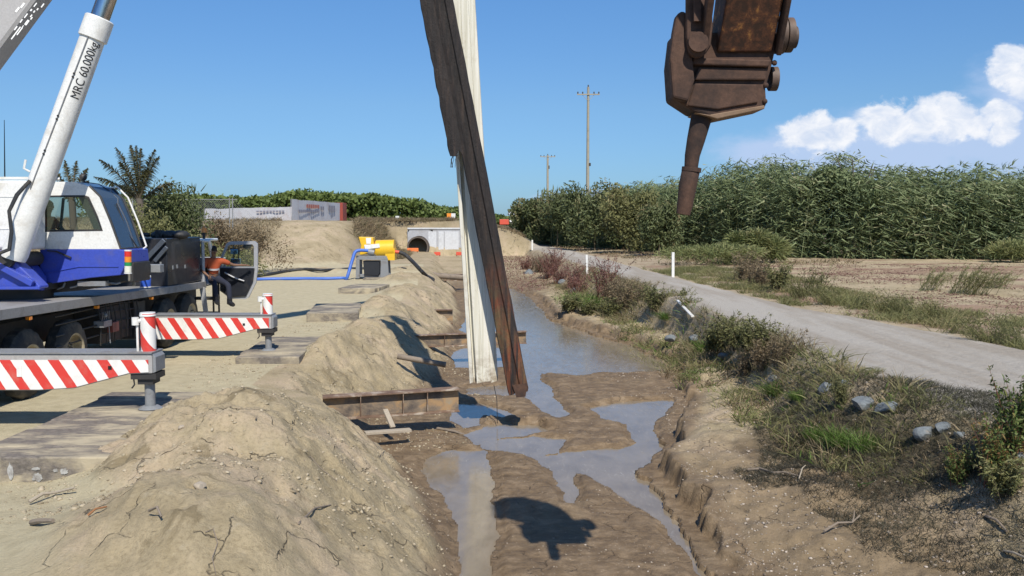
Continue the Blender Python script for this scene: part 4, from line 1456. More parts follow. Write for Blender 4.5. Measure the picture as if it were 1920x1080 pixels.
    b.tube([tp + Vector((0, -.1, 0)), tp + Vector((0, .1, 0))], .28, 24)
    b.build('sheave', M['darksteel'], bm, smooth=True)
    # stencilled marks, too worn to read
    b = MB()
    rs = random.Random(5)
    u = lambda px, py: at(px, py, 14.6)
    def onboom(px, py):
        q = u(px, py)
        rel = q - e0
        return rel.x * dirb.x + rel.z * dirb.z, rel.x * perp.x + rel.z * perp.z
    for px, py, l, h in ((3, 12, .10, .035), (12, 3, .10, .035), (4, 60, .26, .02), (11, 56, .16, .018), (12, 35, .07, .02), (20, 24, .09, .02), (23, 38, .10, .04), (30, 24, .05, .02),
                         (31, 29, .05, .02), (29, 12, .04, .025), (35, 15, .04, .02), (36, 1, .08, .018), (50, 2, .08, .02), (41, 10, .04, .02), (3, 50, .08, .02), (16, 46, .04, .012)):
        t_, h_ = onboom(px, py)
        h_ -= .66 - .30
        p_ = [bp(t_ - l / 2, h_ - h / 2, -.004), bp(t_ + l / 2, h_ - h / 2, -.004), bp(t_ + l / 2, h_ + h / 2, -.004), bp(t_ - l / 2, h_ + h / 2, -.004)]
        b.quadprism(*p_, .003)
    b.build('stencil_marks', M['boomwhite'], bm)
    # load rope and hook
    b = MB()
    b.tube([tp + Vector((.26, 0, 0)), Vector((-.52, 18, 12.6))], .014, 6)
    b.tube([tp + Vector((.20, 0, 0)), Vector((-.60, 18, 12.6))], .014, 6)
    b.build('hoist_rope', M['hose'], bm)
    b = MB()
    b.box(-.70, -.42, 17.9, 18.1, 12.2, 12.6).tube([(-.56, 18, 12.2), (-.56, 18, 12.05), (-.48, 18, 11.95), (-.56, 18, 11.85), (-.64, 18, 11.93)], .035, 8)
    b.build('hook_block', M['yellow'], bm)
    # load lights
    Yl = 16.2
    segs = [(471, 481, 'lampred'), (481, 491.5, 'lampamber'), (491.5, 498.5, 'lampgreen'), (498.5, 511, 'lampwhite')]
    st = MB()
    a, e = at(240, 513, Yl), at(240, 468.5, Yl)
    st.tube([a, at(240, 511.2, Yl)], .07, 16).tube([at(240, 470.8, Yl), e], .065, 16).tube([at(242, 511, Yl + .03), at(242, 525, Yl + .4)], .02, 8)
    sg = st.build('load_light', M['white'], root, smooth=True)
    for y0_, y1_, mm in segs:
        MB().tube([at(240, y1_ - .15, Yl), at(240, y0_ + .15, Yl)], .062, 16).build('lens', M[mm], sg, smooth=True)
    b = MB()
    b.box(at(254, 495, 17.6).x, at(300, 495, 17.6).x, 17.6, 17.8, at(0, 511, 17.6).z, at(0, 496, 17.6).z)
    b.tube([at(258, 497, 17.7), at(250, 536, 17.7)], .04, 8)
    b.build('cab_step_box', M['greysteel'], root, bevel=.01)
    return root
crane()

# water cooler on the deck
def cooler():
    c = at(273, 539, 18.9)
    r = empty('water_cooler', (c.x, c.y, c.z), 'blue water cooler jug with white lid standing on the grey crane deck', 'cooler')
    MB().tube([c, c + Vector((0, 0, .20)), c + Vector((0, 0, .215))], [.105, .115, .105], 20).build('body', M['coolerblue'], r, smooth=True)
    MB().tube([c + Vector((0, 0, .216)), c + Vector((0, 0, .25)), c + Vector((0, 0, .27))], [.118, .115, .07], 20).build('lid', M['white'], r, smooth=True)
    b = MB()
    b.tube([c + Vector((-.10, 0, .24)), c + Vector((-.04, 0, .30)), c + Vector((.04, 0, .30)), c + Vector((.10, 0, .24))], .018, 8)
    b.build('handle', M['white'], r, smooth=True)
    MB().tube([c + Vector((0, 0, -.0)), c + Vector((0, 0, .022))], .119, 20).build('base_band', M['white'], r, smooth=True)
cooler()

# ------------------------------------------------------------------ people
def skin_obj(name, pts, edges, radii, mat, parent, sub=2, root_i=0):
    off = wloc(parent)
    me = bpy.data.meshes.new(name)
    me.from_pydata([tuple(Vector(p) - off) for p in pts], edges, [])
    o = bpy.data.objects.new(name, me)
    COL.objects.link(o)
    o.parent = parent
    sk = o.modifiers.new('skin', 'SKIN')
    sk.use_smooth_shade = True
    me.skin_vertices[0].data  # created by the modifier
    for i, r in enumerate(radii):
        r = r if isinstance(r, tuple) else (r, r)
        me.skin_vertices[0].data[i].radius = r
        me.skin_vertices[0].data[i].use_root = (i == root_i)
    ss = o.modifiers.new('sub', 'SUBSURF')
    ss.levels = ss.render_levels = sub
    me.materials.append(mat)
    return o

def person(loc, J, label, hat=False):
    """J: dict of joints in world coordinates"""
    r = empty('person', loc, label, 'person')
    names = list(J)
    V = {k: Vector(v) for k, v in J.items()}
    seq = ['pelvis', 'waist', 'chest', 'neck', 'head0', 'shL', 'elL', 'wrL', 'shR', 'elR', 'wrR', 'hipL', 'knL', 'anL', 'toL', 'hipR', 'knR', 'anR', 'toR']
    rad = dict(pelvis=.13, waist=.115, chest=.135, neck=.055, head0=.06, shL=.065, elL=.042, wrL=.028, shR=.065, elR=.042, wrR=.028,
               hipL=.085, knL=.058, anL=.04, toL=.035, hipR=.085, knR=.058, anR=.04, toR=.035)
    E = [('pelvis', 'waist'), ('waist', 'chest'), ('chest', 'neck'), ('neck', 'head0'), ('chest', 'shL'), ('shL', 'elL'), ('elL', 'wrL'), ('chest', 'shR'), ('shR', 'elR'), ('elR', 'wrR'),
         ('pelvis', 'hipL'), ('hipL', 'knL'), ('knL', 'anL'), ('anL', 'toL'), ('pelvis', 'hipR'), ('hipR', 'knR'), ('knR', 'anR'), ('anR', 'toR')]
    def sub(keys, grow, name, mat, root_k, ends=None):
        ks = [k for k in seq if k in keys]
        pts = [V[k] for k in ks]
        rd = [rad[k] + grow for k in ks]
        if ends:
            for a, b_, f, g in ends:    # partial limb: from a towards b
                ks.append(a + '_' + b_)
                pts.append(V[a].lerp(V[b_], f))
                rd.append(rad[a] * (1 - f) + rad[b_] * f + g)
        ed = [(ks.index(a), ks.index(b_)) for a, b_ in E if a in ks and b_ in ks]
        if ends:
            ed += [(ks.index(a), ks.index(a + '_' + b_)) for a, b_, f, g in ends]
        return skin_obj(name, pts, ed, rd, mat, r, 2, ks.index(root_k))
    # body with the head grown from the neck
    ks = seq
    head = V['head']
    face = (V['look'] - head).normalized()
    pts = [V[k] for k in ks] + [head + Vector((0, 0, -.03)), head + Vector((0, 0, .05))]
    rd = [rad[k] * .93 for k in ks] + [.082, .085]
    ed = [(ks.index(a), ks.index(b_)) for a, b_ in E] + [(ks.index('head0'), len(ks)), (len(ks), len(ks) + 1)]
    # hands: palm + four fingers + thumb
    for sd_ in 'LR':
        w, e = V['wr' + sd_], V['el' + sd_]
        dd = (w - e).normalized()
        a, b_ = rotframe(dd)
        pi = len(pts)
        pts.append(w + dd * .06)
        rd.append((.036, .020))
        ed.append((ks.index('wr' + sd_), pi))
        for k in range(4):
            o_ = a * ((k - 1.5) * .021)
            L_ = (.075, .085, .08, .06)[k]
            p1, p2 = w + dd * .095 + o_, w + dd * (.095 + L_ * .5) + o_ * 1.1 - b_ * .012
            p3 = w + dd * (.095 + L_ * .85) + o_ * 1.1 - b_ * .035
            i0 = len(pts)
            pts += [p1, p2, p3]
            rd += [.010, .009, .008]
            ed += [(pi, i0), (i0, i0 + 1), (i0 + 1, i0 + 2)]
        i0 = len(pts)
        pts += [w + dd * .05 + a * .042, w + dd * .085 + a * .055 - b_ * .02]
        rd += [.011, .009]
        ed += [(pi, i0), (i0, i0 + 1)]
    body = skin_obj('body', pts, ed, rd, M['skin'], r, 2, 0)
    # face details
    sdv = face.cross(Vector((0, 0, 1))).normalized()
    fb = MB()
    fb.ball(head + face * .10 + Vector((0, 0, -.01)), (.016, .016, .024), 8, 6)
    for s_ in (-1, 1):
        fb.ball(head + sdv * .088 * s_ + Vector((0, 0, -.0)), (.016, .016, .032), 8, 6)
    fb.build('nose_and_ears', M['skin'], r, smooth=True)
    eb = MB()
    for s_ in (-1, 1):
        eb.ball(head + face * .083 + sdv * .033 * s_ + Vector((0, 0, .018)), (.012, .012, .007), 8, 6)
    eb.ball(head + face * .084 + Vector((0, 0, -.052)), (.026, .020, .006), 8, 6)
    eb.build('eyes_and_mouth', M['hair'], r, smooth=True)
    hb = MB()
    hb.ball(head + Vector((0, 0, .045)) - face * .018, (.100, .100, .093), 16, 10, .03)
    hb.ball(head + Vector((0, 0, -.01)) - face * .035, (.088, .088, .09), 14, 9, .03)
    hb.build('hair', M['hair'], r, smooth=True)
    # clothes
    sub(['waist', 'chest', 'shL', 'shR'], .018, 'shirt', M['shirt'], 'chest',
        [('waist', 'pelvis', .55, .022), ('shL', 'elL', .72, .020), ('shR', 'elR', .72, .020), ('chest', 'neck', .6, .015)])
    sub(['pelvis', 'hipL', 'knL', 'hipR', 'knR'], .018, 'trousers', M['trousers'], 'pelvis',
        [('knL', 'anL', .9, .022), ('knR', 'anR', .9, .022), ('pelvis', 'waist', .45, .016)])
    bb = MB()
    for sd_ in 'LR':
        a_, t_ = V['an' + sd_], V['to' + sd_]
        bb.tube([a_ + Vector((0, 0, .10)), a_ + Vector((0, 0, -.02)), a_.lerp(t_, .5) + Vector((0, 0, -.01)), t_], [.07, .075, .062, .05], 12)
    bb.build('boot', M['blackpaint'], r, smooth=True)
    wv = V['waist'].lerp(V['chest'], .35)
    up = (V['chest'] - V['waist']).normalized()
    MB().tube([wv - up * .025, wv + up * .025], [.158, .160], 20, cap=False).build('reflective_band', M['reflective'], r, smooth=True)
    return r

# man sitting sideways in the cab doorway, reaching to the door
hp = at(405, 548, 23.35)
X_, Z_ = hp.x, 1.50
person((X_, 23.35, 0), dict(
    pelvis=(X_ - .05, 23.35, Z_ + .02), waist=(X_ - .04, 23.30, Z_ + .20), chest=(X_ - .02, 23.26, Z_ + .40), neck=(X_, 23.22, Z_ + .56), head0=(X_ + .01, 23.20, Z_ + .62),
    head=(X_ + .02, 23.18, Z_ + .73), look=(X_ + .8, 22.3, Z_ + .55),
    shL=(X_ + .17, 23.32, Z_ + .48), elL=(X_ + .42, 23.55, Z_ + .34), wrL=(X_ + .66, 23.72, Z_ + .33),
    shR=(X_ - .18, 23.14, Z_ + .47), elR=(X_ - .22, 22.98, Z_ + .22), wrR=(X_ - .02, 22.88, Z_ + .08),
    hipL=(X_ + .04, 23.38, Z_ - .02), knL=(X_ + .42, 23.10, Z_ - .16), anL=(X_ + .46, 23.02, Z_ - .60), toL=(X_ + .60, 22.88, Z_ - .66),
    hipR=(X_ - .10, 23.24, Z_ - .02), knR=(X_ + .12, 22.90, Z_ - .10), anR=(X_ + .16, 22.86, Z_ - .54), toR=(X_ + .26, 22.70, Z_ - .60)),
    'man in an orange shirt and navy trousers sitting in the open truck cab doorway')
c = at(96, 455, 17.0)
X_, Z_ = c.x - .05, c.z - .03
person((X_, 17.0, Z_ - .4), dict(
    pelvis=(X_, 17.0, Z_), waist=(X_ - .02, 17.0, Z_ + .18), chest=(X_ - .03, 17.0, Z_ + .38), neck=(X_ + .0, 17.0, Z_ + .55), head0=(X_ + .01, 17.0, Z_ + .60),
    head=(X_ + .03, 17.0, Z_ + .71), look=(X_ + 1, 16.8, Z_ + .75),
    shL=(X_, 17.19, Z_ + .46), elL=(X_ + .2, 17.25, Z_ + .22), wrL=(X_ + .42, 17.2, Z_ + .25),
    shR=(X_, 16.81, Z_ + .46), elR=(X_ + .15, 16.72, Z_ + .22), wrR=(X_ + .40, 16.76, Z_ + .24),
    hipL=(X_ + .05, 17.09, Z_ - .02), knL=(X_ + .45, 17.14, Z_ + .02), anL=(X_ + .55, 17.14, Z_ - .38), toL=(X_ + .68, 17.14, Z_ - .40),
    hipR=(X_ + .05, 16.91, Z_ - .02), knR=(X_ + .45, 16.86, Z_ + .02), anR=(X_ + .55, 16.86, Z_ - .38), toR=(X_ + .68, 16.86, Z_ - .40)),
    'crane operator in an orange shirt seated behind the cab side window')

# ------------------------------------------------------------------ hanging piles
def extr_section(sec, top, bot, th, name, mat, parent, jag=0.0, seg=34, seed=3, jit=.0008, face=Vector((0, -1, 0)), smooth=False):
    """open cross-section polyline (u across, v towards viewer), extruded from top to bottom with thickness"""
    rs = random.Random(seed)
    ax = (bot - top).normalized()
    uu = ax.cross(face).normalized()
    if uu.x < 0:
        uu = -uu
    vv = ax.cross(uu).normalized()
    if vv.dot(face) < 0:
        vv = -vv
    n = len(sec)
    # offset for thickness
    off = []
    for i in range(n):
        a = Vector(sec[max(i - 1, 0)]); b_ = Vector(sec[min(i + 1, n - 1)])
        t = (b_ - a).normalized()
        off.append(Vector((t.y, -t.x)) * th)
    vs, fs = [], []
    for k in range(seg + 1):
        c = top.lerp(bot, k / seg)
        for i in range(n):
            s_ = Vector(sec[i])
            e = Vector((0, 0, 0))
            if k == seg:
                e = ax * rs.uniform(-jag, jag)
            w = rs.uniform(-jit, jit) * (2.2 if i in (0, n - 1) else 1)
            vs.append(c + uu * (s_.x + w) + vv * s_.y + e)
            s2 = s_ + off[i]
            vs.append(c + uu * (s2.x + w) + vv * s2.y + e)
    m_ = 2 * n
    for k in range(seg):
        for i in range(n - 1):
            a, b_ = k * m_ + 2 * i, (k + 1) * m_ + 2 * i
            fs.append((a, a + 2, b_ + 2, b_))
            fs.append((a + 1, b_ + 1, b_ + 3, a + 3))
        fs.append((k * m_, (k + 1) * m_, (k + 1) * m_ + 1, k * m_ + 1))
        e = k * m_ + m_ - 2
        fs.append((e, e + 1, e + m_ + 1, e + m_))
    for kk in (0, seg):
        for i in range(n - 1):
            a = kk * m_ + 2 * i
            fs.append((a, a + 1, a + 3, a + 2) if kk == 0 else (a, a + 2, a + 3, a + 1))
    b = MB().add(vs, fs)
    o = b.build(name, mat, parent, smooth=smooth)
    return o

def piles():
    Y = 18.0
    # pale sheet pile
    bot, mid = at(907, 716, Y), at(881, 290, Y)
    ax = (mid - bot).normalized()
    top = bot + ax * 11.8
    r = empty('sheet_pile', tuple(bot), 'pale whitewashed steel sheet pile hanging nearly upright over the muddy trench', 'sheet pile')
    sec = [(-.295, -.05), (-.285, .03), (-.215, .045), (-.205, -.085), (-.150, -.085), (-.138, .06), (-.02, .064), (-.01, .056), (.0, .064), (.135, .068), (.145, .058), (.155, .068), (.285, .066), (.295, .0)]
    extr_section(sec, top, bot, .012, 'web', M['palepile'], r, jag=.025)
    b = MB()
    t = top + Vector((0, 0, 0))
    b.tube([t + Vector((-.2, 0, -.1)), Vector((-.56, 18, 11.95)), t + Vector((.2, 0, -.1))], .018, 6)
    b.build('lifting_sling', M['hose'], r)
    b = MB()
    p0 = at(926, 722, Y - .05)
    b.tube([p0, p0 + Vector((.06, 0, -.3)), p0 + Vector((.07, .02, -.8))], .008, 5)
    b.build('tag_line', M['hose'], r)
    # dark rusty pile crossing in front
    Y2 = 17.55
    bot = at(972, 735, Y2)
    m1 = at(868, 200, Y2)
    ax = (m1 - bot).normalized()
    top = bot + ax * 12.4
    r = empty('sheet_pile', tuple(bot), 'dark rusty sheet pile leaning across the front of the pale one', 'sheet pile')
    sec = [(-.21, -.03), (-.19, .05), (-.09, .085), (-.05, .05), (.03, .045), (.06, .095), (.15, .08), (.19, .03), (.21, -.05)]
    o = extr_section(sec, top, bot, .014, 'web', M['darkpile'], r, jag=.05, seed=8, jit=.004)
    # torn lower tip
    b = MB()
    tipc = bot - ax * .0
    b.quadprism(tipc + Vector((-.12, -.11, .16)), tipc + Vector((-.04, -.11, -.09)), tipc + Vector((.14, -.11, -.07)), tipc + Vector((.18, -.11, .2)), .015)
    b.build('bent_tip', M['rust'], r)
    # clutch strip of the second half that ends part-way down
    e0 = at(858, 288, Y2 - .02)
    e1 = e0 + (at(803, 0, Y2 - .02) - e0).normalized() * 6.5
    sec2 = [(-.16, -.02), (-.15, .04), (-.05, .06), (.05, .05), (.13, .03)]
    extr_section(sec2, e1, e0, .016, 'broken_half', M['darkpile'], r, jag=.10, seed=4, jit=.006)
    # clods of mud stuck to it
    b = MB()
    rs = random.Random(4)
    for px, py, s_ in ((868, 95, .07), (872, 108, .06), (865, 118, .05), (852, 288, .05), (860, 286, .045), (912, 300, .05), (915, 318, .04), (832, 40, .07), (828, 60, .08), (822, 18, .07), (835, 82, .07), (838, 140, .05))[:0]:
        b.ball(at(px, py, Y2 - .1), (s_, s_ * .7, s_ * 1.2), 9, 6, .3, rs)
    for k in range(7):
        q = at(851 + rs.uniform(-3, 8), 290, Y2 - .03)
        b.tube([q, q + Vector((rs.uniform(-.05, .05), 0, -.1)), q + Vector((rs.uniform(-.1, .1), 0, -.25))], .005, 4)
    b.build('torn_fringe', M['hose'], r)
    b = MB()
    t = top
    b.tube([t + Vector((-.1, 0, -.1)), Vector((-.56, 17.95, 11.95)), t + Vector((.2, 0, -.1))], .018, 6)
    b.build('lifting_sling', M['hose'], r)
piles()

# ------------------------------------------------------------------ excavator arm end with coupler and stick
def attachment():
    Y = 7.0
    c = at(1350, 120, Y)
    r = empty('excavator_arm', tuple(c), 'rusty excavator arm end with hydraulic coupler hanging in from the top', 'excavator arm')
    P = lambda L_, y=Y: [(at(px, py, y).x, at(px, py, y).z) for px, py in L_]
    # main housing: bevelled belly
    b = MB()
    b.prism(P([(1265, 60), (1258, 120), (1262, 183), (1300, 208), (1340, 222), (1432, 204), (1438, 196), (1436, 165), (1446, 130), (1462, 60)]), Y, Y + .34)
    b.build('coupler_housing', M['rust'], r, bevel=.045)
    b = MB()
    b.prism(P([(1303, 156), (1420, 158), (1422, 192), (1345, 205), (1290, 198)], Y - .02), Y - .02, Y - .001)
    b.prism(P([(1300, 108), (1448, 112), (1442, 125), (1296, 121)], Y - .06), Y - .06, Y - .002)
    b.prism(P([(1310, 126), (1440, 128), (1436, 150), (1300, 150)], Y - .03), Y - .03, Y - .002)
    b.build('belly_plate', M['rust'], r, bevel=.012)
    MB().prism(P([(1330, 215), (1434, 197), (1434, 204), (1345, 223), (1303, 211)], Y - .03), Y - .03, Y + .3).build('lower_lip', worn('lip', (.20, .13, .08), (.06, .04, .03), .5, .8), r, bevel=.01)
    # side cheeks with rounded ends
    b = MB()
    def cheek(pts, y0_, y1_):
        b.prism(P(pts, y0_), y0_, y1_)
    cheek([(1287, -40), (1335, -40), (1338, 50), (1334, 85), (1322, 104), (1305, 110), (1292, 100), (1287, 70)], Y - .16, Y - .09)
    b.build('cheek_plate', M['rust'], r, bevel=.03)
    b = MB()
    cheek([(1262, 60), (1268, 28), (1278, 20), (1287, 22), (1292, 60), (1300, 120), (1303, 150), (1290, 190), (1262, 183), (1256, 110)], Y - .10, Y - .0)
    b.build('cheek_plate', M['rust'], r, bevel=.03)
    # pins and bosses
    b = MB()
    c1 = at(1310, 78, Y - .2)
    b.tube([c1, c1 + Vector((0, .08, 0))], .075, 24)
    c1 = at(1312, 30, Y - .2)
    b.bar(c1 + Vector((-.02, 0, .12)), c1 + Vector((-.02, 0, -.04)), .05, .03)
    b.build('pin_boss', M['rust'], r, smooth=True)
    b = MB()
    # right side: stacked cylinders seen from the side
    for px, py, w_, r_ in ((1462, 66, .06, .145), (1478, 66, .05, .135), (1488, 70, .035, .085)):
        q = at(px, py, Y + .15)
        b.tube([q - Vector((w_ / 2, 0, 0)), q + Vector((w_ / 2, 0, 0))], r_, 24)
    q = at(1450, 148, Y + .12)
    b.tube([q - Vector((.03, 0, 0)), q + Vector((.025, 0, 0))], .095, 20)
    b.build('pivot_pin', worn('pin', (.13, .085, .06), (.04, .03, .028), .5, .6), r, smooth=True)
    b = MB()
    for px, py in ((1456, 20), (1459, 35), (1452, 118), (1436, 160), (1434, 190)):
        q = at(px, py, Y + .0)
        b.ball(q, .022, 8, 6)
    b.build('bolt', M['rust'], r)
    # arm: box section rising towards the machine
    b = MB()
    a0 = [at(1342, 95, Y - .04), at(1462, 95, Y - .04)]
    L_, Rr = at(1345, 98, Y - .03), at(1440, 100, Y - .03)
    up = Vector((0, -.62, 1)).normalized()
    bk = Vector((0, 1, .62)).normalized()
    w0, w1 = L_.x, Rr.x + .03
    z0 = L_.z
    vs = []
    for t, wl, wr, dp in ((0, w0, w1, .30), (.55, w0 + .02, w1 + .02, .42), (1.3, w0 + .02, w1, .55), (4.2, w0 - .02, w1 + .04, .6)):
        for x_, d_ in ((wl, 0), (wr, 0), (wr, dp), (wl, dp)):
            o_ = Vector((x_, Y - .03, z0)) + up * t + bk * d_
            vs.append(o_)
    fs = [(3, 2, 1, 0), (12, 13, 14, 15)]
    for k in range(3):
        for i in range(4):
            a, c_ = k * 4 + i, k * 4 + (i + 1) % 4
            fs.append((a, c_, c_ + 4, a + 4))
    b.add(vs, fs)
    b.build('arm', M['rustyyellow'], r, bevel=.015)
    b = MB()
    q0, q1 = at(1302, 60, Y - .13), at(1305, -60, Y - .25)
    b.bar(Vector((w0 - .12, Y - .1, z0 + .05)), Vector((w0 - .12, Y - .1, z0 + .05)) + up * 1.6, .05, .12)
    b.bar(Vector((w1 + .05, Y - .0, z0 + .0)), Vector((w1 + .05, Y - .0, z0 + .0)) + up * 1.6, .04, .12)
    b.build('link', M['rust'], r, bevel=.01)
    b = MB()
    s0 = Vector((w0 + .05, Y - .1, z0 + .9))
    b.tube([s0, s0 + up * .8, s0 + up * 3.2], .055, 16)
    b.build('hydraulic_ram', M['darksteel'], r, smooth=True)
    # hanging stick with socket
    b = MB()
    pts = [(1322, 195), (1314, 225), (1305, 262), (1298, 292), (1295, 322)]
    rd = [.085, .082, .072, .060, .052]
    b.tube([at(px, py, Y + .10) for px, py in pts], rd, 18)
    hs = b.build('hanging_shank', M['rust'], r, smooth=True)
    b = MB()
    b.tube([at(1297, 316, Y + .1), at(1295, 322, Y + .1), at(1290, 345, Y + .1), at(1284, 385, Y + .1), at(1281, 402, Y + .1)], [.060, .072, .072, .064, .055], 18)
    b.tube([at(1297, 314, Y + .1), at(1296, 322, Y + .1)], [.078, .078], 18)
    b.build('socket', M['rust'], hs, smooth=True)
attachment()

# ------------------------------------------------------------------ mats, beams, small site things
def mat_pad(x0, x1, y0, y1, z0, z1, label, n=5, rz=0.0, mat='timber', extra=False):
    cx, cy = (x0 + x1) / 2, (y0 + y1) / 2
    r = empty('timber_mat', (cx, cy, z0), label, 'timber mat', 'timber mats on the sand')
    w = (x1 - x0) / n
    rs = random.Random(int(cy * 10))
    for i in range(n):
        b = MB()
        h = rs.uniform(-.006, .006)
        a, e = x0 + i * w + .006, x0 + (i + 1) * w - .006
        b.box(a, e, y0 + rs.uniform(-.03, .03), y1 + rs.uniform(-.04, .04), z0, z1 + h)
        if rz:
            for k, v in enumerate(b.v):
                q = v - Vector((cx, cy, 0))
                b.v[k] = Vector((cx + q.x * math.cos(rz) - q.y * math.sin(rz), cy + q.x * math.sin(rz) + q.y * math.cos(rz), v.z))
        b.build('timber_beam', M[mat], r, bevel=.015)
    return r
def xbeam_pad(x0, x1, y0, y1, z0, z1, label, n, rz=0.0, paint=False):
    """mat whose timbers run across the view"""
    cx, cy = (x0 + x1) / 2, (y0 + y1) / 2
    r = empty('timber_mat', (cx, cy, z0), label, 'timber mat', 'timber mats on the sand')
    d = (y1 - y0) / n
    rs = random.Random(int(cy * 10))
    def rot(b):
        for k, v in enumerate(b.v):
            q = v - Vector((cx, cy, 0))
            b.v[k] = Vector((cx + q.x * math.cos(rz) - q.y * math.sin(rz), cy + q.x * math.sin(rz) + q.y * math.cos(rz), v.z))
    for i in range(n):
        b = MB()
        b.box(x0 + rs.uniform(-.03, .03), x1 + rs.uniform(-.04, .04), y0 + i * d + .006, y0 + (i + 1) * d - .006, z0, z1 + rs.uniform(-.008, .008))
        rot(b)
        b.build('timber_beam', M['timber'], r, bevel=.018)
    if paint:
        for px, py, rx, rz_ in ((20, 895, .035, .11), (70, 904, .06, .05), (68, 888, .05, .018), (120, 893, .05, .035), (104, 891, .03, .02)):
            p = at(px, py - 9, y0)
            b = MB()
            n_ = 18
            vs = []
            for k in range(n_):
                t = 2 * math.pi * k / n_
                jj = rs.uniform(.75, 1.15)
                vs.append((p.x + rx * jj * math.cos(t), p.z + rz_ * jj * math.sin(t)))
            b.prism(vs, y0 - .004, y0 + .004)
            rot(b)
            b.build('paint_mark', M['whitespray'], r)
    return r
xbeam_pad(-6.35, -4.62, 10.02, 13.95, -.02, .29, 'large grey timber mat with white paint marks under the nearest outrigger jack', 8, paint=True)
xbeam_pad(-5.95, -4.62, 18.5, 21.9, -.02, .15, 'grey timber mat beneath the far outrigger jack', 6, rz=R(4))
xbeam_pad(-6.35, -4.85, 26.4, 29.6, -.02, .26, 'dark timber mat half buried beside the second spoil heap', 5, rz=R(8))
xbeam_pad(-7.15, -5.55, 36.8, 39.4, -.02, .22, 'weathered timber mat lying in front of the yellow pump', 5, rz=R(-6))
xbeam_pad(-7.6, -5.8, 45.2, 47.9, -.02, .10, 'flat timber mat the yellow pump stands on', 5)

def ibeam(xa, ya, za, xb, yb, zb, h, w, label, stiff=(), ends=True, pal=False):
    a, b_ = Vector((xa, ya, za)), Vector((xb, yb, zb))
    r = empty('steel_beam', tuple((a + b_) / 2 - Vector((0, 0, h))), label, 'steel beam', 'steel beams bracing the trench')
    d = (b_ - a).normalized()
    nrm = d.cross(Vector((0, 0, 1))).normalized()
    def slab(n0, n1, z0, z1, m_, nm, a_=a, e_=b_):
        vs = [e + nrm * n + Vector((0, 0, z)) for e in (a_, e_) for n, z in ((n0, z0), (n1, z0), (n1, z1), (n0, z1))]
        MB().add(vs, [(0, 1, 2, 3), (7, 6, 5, 4), (0, 4, 5, 1), (1, 5, 6, 2), (2, 6, 7, 3), (3, 7, 4, 0)]).build(nm, M[m_], r, bevel=.004)
    slab(-w / 2, w / 2, -.028, 0, 'beamtop', 'top_flange')
    slab(-w / 2, w / 2, -h, -h + .028, 'beamtop', 'bottom_flange')
    slab(-.012, .012, -h + .028, -.028, 'beamweb', 'web')
    L_ = (b_ - a).length
    for s_ in stiff:
        c = a + d * L_ * s_
        slab(-w / 2 + .01, -.012, -h + .028, -.028, 'beamtop', 'stiffener', c - d * .008, c + d * .008)
        slab(.012, w / 2 - .01, -h + .028, -.028, 'beamtop', 'stiffener', c - d * .008, c + d * .008)
    return r
t_ = NT('beam_top_rust')
a_ = t_.noise(3, 8, .7, .3)
t_.set(Base_Color=t_.ramp(a_, [(.35, (.12, .07, .045)), (.5, (.19, .125, .085)), (.64, (.40, .34, .27))]), Roughness=.85)
M['beamtop'] = t_.m
t_ = NT('beam_web_rust')
a_ = t_.noise(1.6, 8, .7, .3, stretch=(1, 1, 1.6))
t_.set(Base_Color=t_.ramp(a_, [(.38, (.085, .07, .06)), (.49, (.20, .155, .11)), (.58, (.33, .21, .105)), (.70, (.28, .23, .16))]), Roughness=.85)
M['beamweb'] = t_.m
ibeam(-3.62, 16.75, -.33, -1.06, 17.35, -.28, .46, .30, 'rusty orange steel beam across the trench in front of the second spoil heap', (.27, .58, .76))
ibeam(-4.4, 25.7, -.36, .42, 26.3, -.26, .37, .26, 'dark steel beam passing behind both hanging piles over the pond', (.5, .78, .93))
ibeam(-3.9, 34.0, -.40, -2.3, 34.2, -.40, .55, .28, 'short steel beam end sticking out of the bank above the pond', ())
ibeam(-5.6, 52.5, -.15, -2.2, 53.5, -.15, .40, .35, 'farthest orange steel beam near the concrete headwall', (.5,))

def small():
    # posts and planks by the first beam
    b = MB()
    p0, p1 = at(737, 802, 16.3), at(722, 768, 16.55)
    r = b.bar(p0, p1, .10, .045).build('timber_stake', M['timberpale'], None, bevel=.006)
    tag(r, 'short pale timber stake leaning against the rusty orange beam', 'stake')
    b = MB()
    r = b.bar(at(684, 812, 15.9), at(770, 806, 16.2), .16, .05).build('timber_plank', M['timberpale'], None, bevel=.006)
    tag(r, 'pale timber plank lying in the mud below the rusty orange beam', 'plank')
    # dark timber sleepers in the trench
    specs = [((745, 668), (836, 684), 21.5, 'dark wet timber lying in the trench beneath the dark steel beam'),
             ((800, 515), (872, 521), 52, 'dark steel pipe across the far end of the trench')]
    for (a, b_, Y, lab) in specs:
        m_ = MB().tube([at(*a, Y), at(*b_, Y)], .07 if Y < 30 else .17, 10)
        tag(m_.build('timber_log' if Y < 30 else 'steel_pipe', M['drift'], None, smooth=True), lab, 'log' if Y < 30 else 'pipe')
small()

